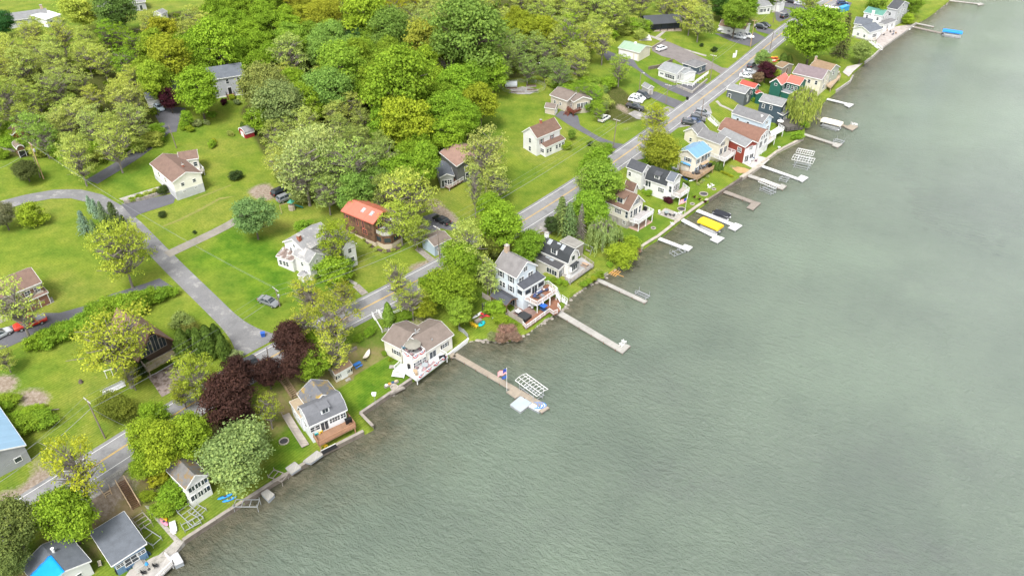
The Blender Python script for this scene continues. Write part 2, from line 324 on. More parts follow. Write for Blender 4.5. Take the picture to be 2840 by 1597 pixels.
# water: one sheet with the shallows' bed colour carried by the distance from the shore
def water_mat():
    m,t,b=nodes('lake_water'); tc=N(t,'TexCoord'); at_=N(t,'VertexColor',layer_name='shore')
    sp=N(t,'SeparateColor'); t.links.new(at_.outputs[0],sp.inputs[0])
    def nz(s,d=4.0,r=.6,rot=0,sc=(1,1,1)):
        mp=N(t,'Mapping'); mp.inputs['Rotation'].default_value=(0,0,rot); mp.inputs['Scale'].default_value=sc; t.links.new(tc.outputs['Object'],mp.inputs[0])
        n=N(t,'TexNoise',Scale=s,Detail=d,Roughness=r); t.links.new(mp.outputs[0],n.inputs['Vector']); return n.outputs[0]
    deep=ramp(t,nz(.018,5.0,.6),[(.3,(.108,.14,.112)),(.5,(.132,.17,.131)),(.7,(.155,.203,.152))])
    weed=ramp(t,nz(.035,6.0,.68),[(.36,(.62,.66,.66)),(.56,(1,1,1))]); deep=mixc(t,.3,deep,weed,'MULTIPLY'); wn_=N(t,'Math',operation='MULTIPLY'); t.links.new(sp.outputs[1],wn_.inputs[0]); t.links.new(ramp(t,nz(.13,6.0,.72),[(.36,(.1,)*3),(.6,(1,)*3)]),wn_.inputs[1]); deep=mixc(t,wn_.outputs[0],deep,(.105,.12,.11))
    bed=ramp(t,nz(.35,6.0,.7),[(.3,(.04,.042,.022)),(.5,(.085,.076,.045)),(.7,(.15,.13,.085))])
    s1=N(t,'Math',operation='MULTIPLY_ADD'); t.links.new(nz(.12,3.0),s1.inputs[0]); s1.inputs[1].default_value=.35; s1.inputs[2].default_value=-.17
    ad=N(t,'Math',operation='ADD'); t.links.new(sp.outputs[0],ad.inputs[0]); t.links.new(s1.outputs[0],ad.inputs[1])
    col=mixc(t,ramp(t,ad.outputs[0],[(.1,(0,)*3),(.75,(.85,)*3)]),deep,bed)
    t.links.new(col,b.inputs['Base Color']); b.inputs['Roughness'].default_value=.12; b.inputs['IOR'].default_value=1.33; b.inputs['Specular IOR Level'].default_value=.85
    def tex(rot,sc):
        mp=N(t,'Mapping',vector_type='TEXTURE'); mp.inputs['Rotation'].default_value=(0,0,math.radians(rot)); mp.inputs['Scale'].default_value=(*sc,1); t.links.new(tc.outputs['Object'],mp.inputs[0]); return mp.outputs[0]
    def nn(s,d,r,rot,sc): n=N(t,'TexNoise',Scale=s,Detail=d,Roughness=r,Distortion=.4); t.links.new(tex(rot,sc),n.inputs['Vector']); return n.outputs[0]
    h=nn(1.0,6.0,.7,-34,(1.9,1)); h3=nn(2.2,5.0,.7,-28,(1.5,1)); 
    wv=N(t,'TexWave',Scale=.17,Distortion=5.0,Detail=4.0); wv.bands_direction='Y'; wv.inputs['Detail Scale'].default_value=1.3; t.links.new(tex(-34,(1,1)),wv.inputs[0])
    m1=N(t,'Math',operation='MULTIPLY_ADD'); t.links.new(wv.outputs['Fac'],m1.inputs[0]); m1.inputs[1].default_value=.05; t.links.new(h,m1.inputs[2])
    m2=N(t,'Math',operation='MULTIPLY_ADD'); t.links.new(h3,m2.inputs[0]); m2.inputs[1].default_value=.55; t.links.new(m1.outputs[0],m2.inputs[2])
    bp=N(t,'Bump',Strength=1.0,Distance=.85); t.links.new(m2.outputs[0],bp.inputs['Height']); t.links.new(bp.outputs[0],b.inputs['Normal'])
    return m
wx=np.r_[np.arange(-900,-80,60),np.arange(-80,260,2.5),np.arange(260,1500,60)]; wy=np.r_[np.arange(-300,50,30),np.arange(50,400,2.5),np.arange(400,1600,60)]
WX,WY=np.meshgrid(wx,wy); WP=np.stack([WX.ravel(),WY.ravel()],1); wd=-sdist(WP,SHOREX)
wi=np.arange(len(wy)-1)[:,None]*len(wx)+np.arange(len(wx)-1)[None,:]
WF=np.stack([wi,wi+1,wi+1+len(wx),wi+len(wx)],-1).reshape(-1,4); WF=WF[(wd[WF]>-4).any(1)]
sh=np.exp(-np.clip(wd,0,None)/9.0)
WEED=np.zeros(len(WP))
for x,y,rx,ry,k in ((2500,1280,26,9,.4),(2580,820,30,16,.25),(2250,1540,9,7,.6),(1900,1330,16,7,.4),(1820,1080,9,9,.35),(2500,1560,16,6,.7),(1450,1450,16,8,.3),(2640,560,40,20,.3)):
    c=at('P',x,y,0); WEED=np.maximum(WEED,k*np.exp(-(((WP[:,0]-c[0])/rx)**2+((WP[:,1]-c[1])/ry)**2)))
wm=np_mesh('water',np.c_[WP,np.zeros(len(WP))],WF,[water_mat()],{'shore':np.stack([sh,WEED,sh,np.ones_like(sh)],1)})
tag(link('water',wm),'grey green rippled lake water','water',kind='structure')
# sheets that follow the ground
def sheet(name,poly,m,dz=.05,step=2.0,label=None,kind='structure',cat=None):
    poly=[Vector((p[0],p[1],0)) for p in poly]; bm=bmesh.new(); f=bm.faces.new([bm.verts.new(p) for p in poly])
    bmesh.ops.triangulate(bm,faces=[f])
    X=[p.x for p in poly]; Y=[p.y for p in poly]
    for ax,lo,hi in ((0,min(X),max(X)),(1,min(Y),max(Y))):
        k=math.ceil(lo/step)*step
        while k<hi:
            co=[0,0,0]; no=[0,0,0]; co[ax]=k; no[ax]=1
            bmesh.ops.bisect_plane(bm,geom=bm.verts[:]+bm.edges[:]+bm.faces[:],plane_co=co,plane_no=no); k+=step
    P=np.array([v.co[:2] for v in bm.verts]); Z=np.maximum(terrain(P),.85)+dz
    for v,z in zip(bm.verts,Z): v.co.z=z
    bmesh.ops.recalc_face_normals(bm,faces=bm.faces)
    if sum(f.normal.z for f in bm.faces)<0: bmesh.ops.reverse_faces(bm,faces=bm.faces)
    me=bpy.data.meshes.new(name); bm.to_mesh(me); bm.free(); me.materials.append(m)
    return tag(link(name,me),label,cat or name.replace('_',' '),kind=kind)
def normals(L):
    d=np.gradient(L,axis=0); d/=np.linalg.norm(d,axis=1)[:,None]; return np.stack([-d[:,1],d[:,0]],1)
def ribbon(name,L,wl,wr,m,dz,n=5,label=None,parent=None,kind='structure'):
    """strip along a line; wl to the left, wr to the right (may be arrays)"""
    nn=normals(L); wl=np.broadcast_to(wl,len(L)); wr=np.broadcast_to(wr,len(L))
    V=[];F=[]
    for j in range(n):
        k=j/(n-1); o=wl*(1-k)-wr*k; V.append(L+nn*o[:,None])
    V=np.concatenate(V); Z=np.maximum(terrain(V),.85)+dz; q=len(L)
    for j in range(n-1):
        for i in range(q-1): F.append((j*q+i,(j+1)*q+i,(j+1)*q+i+1,j*q+i+1))
    me=np_mesh(name,np.c_[V,Z],F,[m]); return tag(link(name,me,parent),label,None,kind=kind)
ASPH=mat('asphalt',(.225,.225,.23),.9,var=.12,scale=.5,fine=.2,stain=((.15,.15,.155),.35,.25))
ASPHD=mat('dark_asphalt',(.115,.115,.13),.9,var=.12,scale=.8,fine=.25)
GRAVEL=mat('gravel',(.27,.26,.25),.95,var=.25,scale=1.2,fine=.4,stain=((.36,.34,.32),.3,.5))
DIRTM=mat('dirt_drive',(.25,.23,.2),.95,var=.2,scale=1.2,fine=.3)
YEL=mat('yellow_line',(.6,.38,.06),.7,var=.15,scale=2); WLINE=mat('white_line',(.66,.66,.65),.7,var=.15,scale=2)
rl=smooth_line(ROAD,2.0,2)
ribbon('road',rl,3.9,4.3,ASPH,.06,7,'two lane grey asphalt road along the lake')
for nm,o0,o1,mm in (('yellow_line',.17,-.06,YEL),('yellow_line',-.06,.17,YEL),('white_line',3.12,-3.0,WLINE),('white_line',-3.0,3.12,WLINE)):
    ribbon(nm,rl,o0,o1,mm,.075,2,('double yellow centre line' if 'y' in nm[:1] else 'white edge line')+' painted on the road')
def shoulder(a,b,w0,m=GRAVEL):         # widened verge on the lake side between two sight points
    A,B=G(*a)[:2],G(*b)[:2]; i=int(np.argmin(np.linalg.norm(rl-A,axis=1))); j=int(np.argmin(np.linalg.norm(rl-B,axis=1))); i,j=min(i,j),max(i,j)
    L=rl[i:j+1]; wr=4.2+(w0)*np.minimum(1,np.minimum(np.arange(len(L)),np.arange(len(L))[::-1])/3); return L,wr
for a,b,w0,m in ((('A',300,980),('A',1060,500),2.6,GRAVEL),(('D',520,230),('D',860,50),1.6,ASPHD),(('E',640,330),('E',940,160),4.5,GRAVEL),(('G',300,640),('G',640,400),4.0,GRAVEL),(('F',600,250),('F',760,130),3.0,GRAVEL),(('H',320,720),('H',480,560),4.0,GRAVEL)):
    L,wr=shoulder(a,b,w0); ribbon('road_shoulder',L,-4.2,wr,m,.05,4,'gravel shoulder beside the road')
SIDE=[('C',790,330),('C',640,230),('C',540,110),('C',440,0),('K',1490,1449),('K',1330,1190),('K',1180,1010),('K',1020,850),('K',880,730),('K',720,690),('K',500,730),('K',250,790),('K',20,850),('K',-300,960)]
sd=smooth_line([G(*p)[:2] for p in SIDE],2.0,5)
SW=np.r_[5.5,4.6,3.8,3.2,2.8,2.5,2.35,np.full(len(sd)-7,2.25)]
LANE=mat('lane_chipseal',(.19,.19,.195),.95,var=.14,scale=.7,fine=.25,stain=((.26,.255,.25),.3,.35))
ribbon('side_road',sd,SW,SW,LANE,.045,5,'grey gravel lane climbing from the road')
def lane(pts,w,m,label,dz=.05,name='driveway'):
    L=smooth_line([G(*p)[:2] for p in pts],2.0,3); return ribbon(name,L,w/2,w/2,m,dz,4,label)
def area(pts,m,label,dz=.055,name='driveway'): return sheet(name,poly_px(pts),m,dz,2.0,label)
lane(R_('K',820,660,960,560,1200,450,1400,320,1510,190,1540,80,1600,0),4.2,ASPHD,'dark asphalt drive curving up to the grey house')
area(R_('L',1440,1060,1560,1010,1700,1010,1760,1060,1690,1110,1660,1240,1560,1260),ASPHD,'asphalt turning area before the grey house')
area(R_('K',1080,860,1540,765,1570,790,1550,850,1240,950,1190,985),ASPHD,'asphalt drive beside the white hillside house')
lane(R_('K',1490,1310,1570,1275,1700,1205,1900,1120,2080,1040,2180,975,2260,900),2.8,DIRTM,'pale dirt track beside the lawn')
area(R_('B',1400,280,1290,210,1180,250,900,340,700,430,480,490,350,490,200,560,-80,640,-80,800,60,770,300,660,480,590,640,510,800,430,1000,370,1150,330,1300,300),ASPHD,'asphalt drive with the red pickup')
area(R_('B',1190,1000,1300,960,1420,880,1500,930,1480,980,1400,1120,1310,1170,1250,1080),mat('stained_slab',(.33,.27,.25),.9,var=.3,scale=1,fine=.3,stain=((.12,.09,.07),.5,.8)),'stained concrete slab below the cabin',name='concrete_slab')
area(R_('J',1440,760,1460,680,1560,650,1680,700,1770,770,1700,800,1600,780,1480,840),ASPHD,'asphalt pad above the blue garage')
area(R_('J',1600,1000,1650,940,1700,960,1660,1040,1610,1060),ASPHD,'asphalt apron of the blue garage')
area(R_('J',1900,180,2060,260,2200,420,2130,470,1960,330,1880,240),ASPHD,'asphalt drive under the trees')
area(R_('I',540,1060,700,1110,720,1200,900,1310,1060,1370,1190,1390,1120,1440,980,1400,800,1300,600,1190,480,1110),ASPHD,'grey drive of the beige house')
area(R_('I',905,475,960,480,1090,530,1230,570,1280,650,1400,740,1600,820,1750,800,1900,800,1960,810,1800,960,1700,920,1500,830,1350,730,1220,640,1100,600,980,580),ASPHD,'asphalt drive past the cream garage')
area(R_('I',1340,880,1450,880,1600,940,1740,990,1680,1060,1540,1000,1390,930,1330,910),ASPHD,'asphalt drive beside the grey shed')
area(R_('I',1180,1090,1240,1060,1360,1090,1400,1130,1320,1150,1260,1140),GRAVEL,'gravel parking patch')
area(R_('I',1440,1060,1560,1020,1650,1060,1560,1140,1450,1130),GRAVEL,'gravel verge by the road')
area(R_('I',1410,450,1500,400,1560,400,1720,470,1950,580,2080,650,2180,660,2080,720,1980,660,1860,720,1800,690,1700,620,1620,570,1500,540,1410,490),mat('brown_gravel',(.2,.18,.175),.95,var=.15,fine=.3),'brown gravel drive of the black cabin')
area(R_('H',100,300,270,310,440,300,460,290,560,340,430,420,350,400,250,370),ASPHD,'asphalt yard of the brown roofed garage')
area(R_('H',460,230,560,250,640,270,590,310,480,280),ASPHD,'short asphalt parking bay by the road')
area(R_('H',640,70,700,60,850,120,780,160,680,200,650,180),ASPHD,'asphalt parking bay with black car')
area(R_('H',700,20,900,40,960,80,860,90,720,60),ASPHD,'asphalt drive of the far white house')
area(R_('H',970,60,1180,0,1330,30,1290,90,1200,120,1080,90),ASPHD,'asphalt yard with covered boats')
for pts,lb in ((R_('I',1370,335,1500,370,1520,385,1490,395,1360,345),'concrete path below the black cabin'),(R_('I',1520,295,1550,295,1480,360,1440,355),'concrete path to the cabin porch'),(R_('I',1710,465,1930,530,1925,545,1715,478),'low concrete kerb in the grass'),(R_('H',610,105,660,100,740,125,735,132,660,110,615,115),'concrete path by the far lawn'),
  (R_('A',1170,880,1200,880,1450,1150,1420,1180),'narrow concrete path to the lake'),(R_('G',665,370,690,360,730,405,860,465,840,475,710,415),'stone path across the steep lawn'),(R_('K',1060,810,1420,700,1430,712,1110,830),'concrete path to the white hillside house'),(R_('B',340,400,420,360,440,400,380,430),'planted bed edging')):
    area(pts,CONC,lb,name='path')

DRYG=mat('dry_grass',(.23,.21,.07),.95,var=.3,scale=3,fine=.4,stain=((.16,.2,.03),.6,2.5))
for q in (R_('K',1450,1052,1600,990,1800,890,1960,800,2110,785,1960,822,1800,912,1600,1010,1460,1062),R_('K',1730,810,1900,745,2060,685,2065,692,1900,760,1740,820)): area(q,DRYG,'dry straw coloured strip across the hillside lawn',name='dry_grass_strip',dz=.05)
# ---------------------------------------------------------------- trees
def unit(v): return v/np.maximum(np.linalg.norm(v,axis=-1,keepdims=True),1e-9)
def cards(c,n,size,asp=1.0,twist=None):
    """rhombic leaf clumps at points c facing n"""
    k=len(c); up=rng.normal(size=(k,3)) if twist is None else twist; a=unit(np.cross(n,up)); b=np.cross(n,a)
    s=size[:,None]; fold=n*s*.25
    V=np.stack([c-a*s*asp,c-b*s+fold,c+a*s*asp,c+b*s+fold],1).reshape(-1,3)
    return V,np.arange(4*k).reshape(-1,4)
def puff_tree(seed,npuff,leaves,pr,leaf,zc,zh,flat=.75,hollow=.55,th=.86,tr=.045,lim=1.0,stretch=1.0,bark=None,asp=.7,trunk_r=None,lean=.04):
    """crown of leaf puffs; radius 1 and height 1, trunk with a limb to every outer puff"""
    r=np.random.default_rng(seed); P=[];tries=0
    lob=1+.22*np.sin(2*np.linspace(0,6.28,60)+r.uniform(0,6))+.16*np.sin(3*np.linspace(0,6.28,60)+r.uniform(0,6))
    while len(P)<npuff and tries<6000:
        tries+=1; d=r.normal(size=3); d/=np.linalg.norm(d); rad=hollow+(1-hollow)*r.random()**.5
        ang=math.atan2(d[1],d[0])%6.283; k=lob[int(ang/6.283*59)]
        q=np.array([d[0]*rad*k*.86,d[1]*rad*k*.86,d[2]*rad])
        if q[2]<-.55 and r.random()<.6: continue
        if all(np.linalg.norm(q-p)>pr*.8 for p in P): P.append(q)
    P=np.array(P); sz=pr*(.55+.85*r.random(len(P)))
    C=[];Nn=[];S=[]
    for p,s in zip(P,sz):
        m=int(leaves*(s/pr)**2); d=unit(r.normal(size=(m,3))); d[:,2]=np.where(d[:,2]<-.35,-d[:,2]*.5,d[:,2]); d=unit(d)
        rr=s*(.4+.68*r.random((m,1))**.7)*(1+.26*r.normal(size=(m,1)))
        q=p+d*rr*np.array([1,1,flat]); C.append(q); Nn.append(unit(d*1.0+np.array([0,0,.35])+r.normal(size=(m,3))*.55)); S.append(leaf*(.6+.8*r.random(m)))
    C=np.concatenate(C); Nn=np.concatenate(Nn); S=np.concatenate(S)
    C=C*np.array([1,1,zh]); C[:,2]+=zc; S=np.minimum(S,leaf*1.4)
    global rng; old=rng; rng=r; V,Fq=cards(C,Nn,S,asp); rng=old
    # vertical size of the cards is squeezed because the tree is stored with height 1
    Cc=np.repeat(C,4,0); V=Cc+(V-Cc)*np.array([1,1,lim_z(zh)])
    crown=np_mesh('crown',V,Fq,[LEAF])
    mb=MB(); bx,by=r.normal(size=2)*lean; tr0=trunk_r or tr
    tp=[(0,0,-.08),(bx*.3,by*.3,.18),(bx,by,.4),(bx*1.2,by*1.2,zc),(bx,by,min(.95,zc+zh*.6))]
    mb.tube(tp,[tr0*1.35,tr0,tr0*.85,tr0*.6,tr0*.2],7)
    order=np.argsort(-np.linalg.norm(P[:,:2],axis=1))[:int(16*lim)]
    for i in order:
        e=P[i]*np.array([.9,.9,zh*.9])+np.array([0,0,zc]); z0=max(.22,min(zc+zh*.2,e[2]-.12-.3*np.hypot(e[0],e[1])*zh)); k=(z0-.18)/(zc-.18+1e-6)
        s=np.array([bx*k,by*k,z0]); mdl=s*.45+e*.55+np.array([r.normal()*.06,r.normal()*.06,-.01+.02*r.random()])
        mb.tube([s,mdl,e],[tr0*.5,tr0*.32,tr0*.1],5)
        for _ in range(2):
            g=mdl*.5+e*.5+np.array([r.normal()*.2,r.normal()*.2,r.random()*.06]); mb.tube([mdl,g],[tr0*.22,tr0*.06],4)
    return mb.mesh('trunk',bark or BARK),crown
def lim_z(zh): return .42 if zh<.6 else .8
def conifer(seed,tiers=16,ends=17,leaf=.075,droop=.25,narrow=1.0,bare=False):
    r=np.random.default_rng(seed); C=[];Nn=[];S=[]; mb=MB(); mb.tube([(0,0,-.05),(0,0,.5),(0,0,.985)],[.05,.032,.006],7,True)
    for i in range(tiers):
        z=.06+.9*(i/tiers)**1.0; R=(1-z)**.8*narrow*(.85+.3*r.random())
        for j in range(ends):
            a=6.283*(j+r.random()*.8)/ends; L=R*(.75+.4*r.random())
            if r.random()<.5 and i%3==0 or bare: mb.tube([(0,0,z),(math.cos(a)*L,math.sin(a)*L,z-droop*L*.3+(.02 if not bare else 0))],[.012,.003],4)
            for q in np.linspace(.25,1,6 if not bare else 1):
                if bare and r.random()<.75: continue
                C.append((math.cos(a)*L*q+r.normal()*.02,math.sin(a)*L*q+r.normal()*.02,z-droop*L*.3*q*q+r.normal()*.006)); Nn.append((math.cos(a)*.5+r.normal()*.4,math.sin(a)*.5+r.normal()*.4,.9)); S.append(leaf*(.7+.7*r.random()))
    C=np.array(C);Nn=unit(np.array(Nn));S=np.array(S)
    global rng; old=rng; rng=r; V,Fq=cards(C,Nn,S,.6); rng=old
    Cc=np.repeat(C,4,0); V=Cc+(V-Cc)*np.array([1,1,.35]); return mb.mesh('trunk',BARK if not bare else BARKP),np_mesh('crown',V,Fq,[NEEDLE])
def column(seed,n=2600,leaf=.12):
    r=np.random.default_rng(seed); z=.02+.97*r.random(n); a=r.random(n)*6.283; prof=np.minimum(1,(z/.12)**.5)*np.clip((1-z)/.55,0,1)**.55
    flute=1+.16*np.sin(a*4+r.uniform(0,6))*np.sin(z*9+a)+.1*r.normal(size=n); R=prof*flute*(.62+.36*r.random(n)**.4)
    C=np.stack([np.cos(a)*R,np.sin(a)*R,z],1); Nn=unit(np.stack([np.cos(a),np.sin(a),np.full(n,.25)],1)+r.normal(size=(n,3))*.4)
    global rng; old=rng; rng=r; V,Fq=cards(C,Nn,leaf*(.6+.8*r.random(n)),.7); rng=old
    Cc=np.repeat(C,4,0); V=Cc+(V-Cc)*np.array([1,1,.3]); mb=MB(); mb.tube([(0,0,-.03),(0,0,.9)],[.1,.02],6); return mb.mesh('trunk',BARK),np_mesh('crown',V,Fq,[NEEDLE])
def willow(seed,n=150,per=26):
    r=np.random.default_rng(seed); C=[];Nn=[];S=[];T=[]; mb=MB(); mb.tube([(0,0,-.05),(.03,0,.3),(0,.04,.55),(0,0,.8)],[.09,.07,.05,.02],7)
    for i in range(n):
        d=unit(r.normal(size=3)); d[2]=abs(d[2]); rad=.35+.6*r.random()**.5; p=np.array([d[0]*rad,d[1]*rad,.6+.36*d[2]*rad]); hang=.18+.4*r.random()*(.4+rad)
        if r.random()<.16: mb.tube([(0,0,.5),p*np.array([.5,.5,1])+np.array([0,0,.04]),p],[.035,.02,.006],5)
        for k in np.linspace(0,1,per):
            q=p+np.array([d[0]*.1*k,d[1]*.1*k,-hang*k+.05*math.sin(k*3)])+r.normal(size=3)*np.array([.035,.035,.012])
            if q[2]<.05: continue
            C.append(q);Nn.append(d*.7+r.normal(size=3)*.5);S.append(.05*(.6+.8*r.random()))
    C=np.array(C);Nn=np.array(Nn);Nn[:,2]*=.5;Nn=unit(Nn);S=np.array(S)
    global rng; old=rng; rng=r; V,Fq=cards(C,Nn,S,.45,np.tile([0.,0,1],(len(C),1))+r.normal(size=(len(C),3))*.25); rng=old
    Cc=np.repeat(C,4,0); V=Cc+(V-Cc)*np.array([1,1,.9]); return mb.mesh('trunk',BARKP),np_mesh('crown',V,Fq,[LEAF])
def bare_tree(seed):
    r=np.random.default_rng(seed); mb=MB(); mb.tube([(0,0,-.05),(.02,.02,.4),(0,0,.6)],[.05,.04,.025],7)
    tw=MB()
    for i in range(22):
        a=r.random()*6.283; z0=.35+.3*r.random(); L=.5+.5*r.random(); e=np.array([math.cos(a)*L,math.sin(a)*L,z0+.12+.3*r.random()]); s=np.array([0,0,z0]); m=(s+e)/2+np.array([0,0,.05]); mb.tube([s,m,e],[.02,.012,.004],5)
        for j in range(8):
            k=r.random(); b=m*(1-k)+e*k; tw.tube([b,b+np.array([r.normal()*.16,r.normal()*.16,.03+r.random()*.09])],[.006,.002],4)
    return mb.mesh('trunk',BARKP),tw.mesh('branches',BARKP)
PROTO={
 'maple':[puff_tree(s,74,190,.27,.040,.60,.40,hollow=.5) for s in range(11,16)],
 'oak':[puff_tree(s,64,230,.30,.038,.61,.38,hollow=.5,flat=.8) for s in range(21,25)],
 'airy':[puff_tree(s,96,46,.185,.032,.58,.43,hollow=.3,flat=.55,tr=.04,lim=3.2,bark=BARKP) for s in range(31,37)],
 'sparse':[puff_tree(s,64,34,.17,.032,.62,.38,hollow=.35,flat=.5,tr=.045,lim=3.2,bark=BARKP,lean=.1) for s in range(41,44)],
 'layered':[puff_tree(s,70,60,.2,.028,.66,.30,hollow=.3,flat=.35,tr=.05,lim=3.4,bark=BARKP) for s in range(51,54)],
 'shrub':[puff_tree(s,40,170,.36,.062,.46,.50,hollow=.45,tr=.05,lim=.6) for s in range(61,66)],
 'ball':[puff_tree(s,40,140,.3,.055,.5,.47,hollow=.75,tr=.05,lim=.4) for s in range(71,73)],
 'spruce':[conifer(s) for s in (81,82,83)],'dead':[conifer(91,18,10,.05,.5,bare=True)],
 'column':[column(s) for s in (101,102,103)],'willow':[willow(s) for s in (111,112)],'bare':[bare_tree(121)]}
RATIO=dict(maple=2.7,oak=2.5,airy=2.75,sparse=2.9,layered=2.3,shrub=1.6,ball=1.7,spruce=4.2,dead=5.5,column=5.2,willow=2.0,bare=2.8)
MIDH=dict(maple=.6,oak=.6,airy=.58,sparse=.62,layered=.62,shrub=.47,ball=.5,spruce=.42,dead=.45,column=.46,willow=.52,bare=.55)
TC=dict(lime=(.24,.31,.012),green=(.105,.2,.022),deep=(.05,.12,.032),olive=(.23,.24,.07),gold=(.34,.3,.022),maroon=(.05,.026,.023),blue=(.1,.15,.115),dark=(.045,.065,.022),arb=(.065,.1,.02),
 willow=(.22,.27,.1),pale=(.28,.3,.1),fresh=(.16,.27,.02),bronze=(.2,.13,.035),sage=(.17,.2,.09),rust=(.14,.085,.05),purple=(.06,.018,.026),olivedark=(.115,.135,.04),grey=(.16,.15,.12))
TREES=[]; LEAFGAIN=2.3
def leafcol(col,k=1.0,j=0.0):
    r,g,b=col
    if g>.12: r=min(r,.96*g)
    if g>.1 and g>r: r=max(r,.66*g); b=max(b,.10*g)
    b=max(b,.09*g); m=max(r,g); ol=r>.85*g and g>.17 and b>.05
    if ol: r*=.95; b*=.8
    f=min(2.5,.52/m) if ol else min(2.2,.42/m) if m>.1 else 1.8
    return [r*f*k*(1+j),g*f*k,b*f*k*(1-j)+.003]
def tree_at(kind,x,y,R,H,col,label,name='tree',group=None,cat=None):
    tm,cm=random.choice(PROTO[kind]); z=max(tz(x,y),.85)
    e=empty(name,(x,y,z-.05),random.uniform(0,6.28),label,cat or name.replace('_',' '),group); e.scale=(R,R,H)
    t=link('trunk',tm,e); c=link('branches' if kind=='bare' else 'crown',cm,e); k=random.uniform(.88,1.12); j=random.uniform(-.06,.06)
    c.color=(*leafcol(col,k,j),1); TREES.append((x,y,R)); return e
def tree(kind,r,x,y,w,col,label,name='tree',group=None,ratio=None,cat=None):
    col=TC[col] if isinstance(col,str) else col; s=REG[r][2]; z=5.0; R=4.0
    for _ in range(8):
        p=at(r,x,y,z); g=max(tz(p[0],p[1]),.85); R=w*s/2/ppm(p); H=R*(ratio or RATIO[kind]); z=.3*z+.7*(g+H*MIDH[kind])
    p=at(r,x,y,z); return tree_at(kind,p[0],p[1],R,H,col,label,name,group,cat)
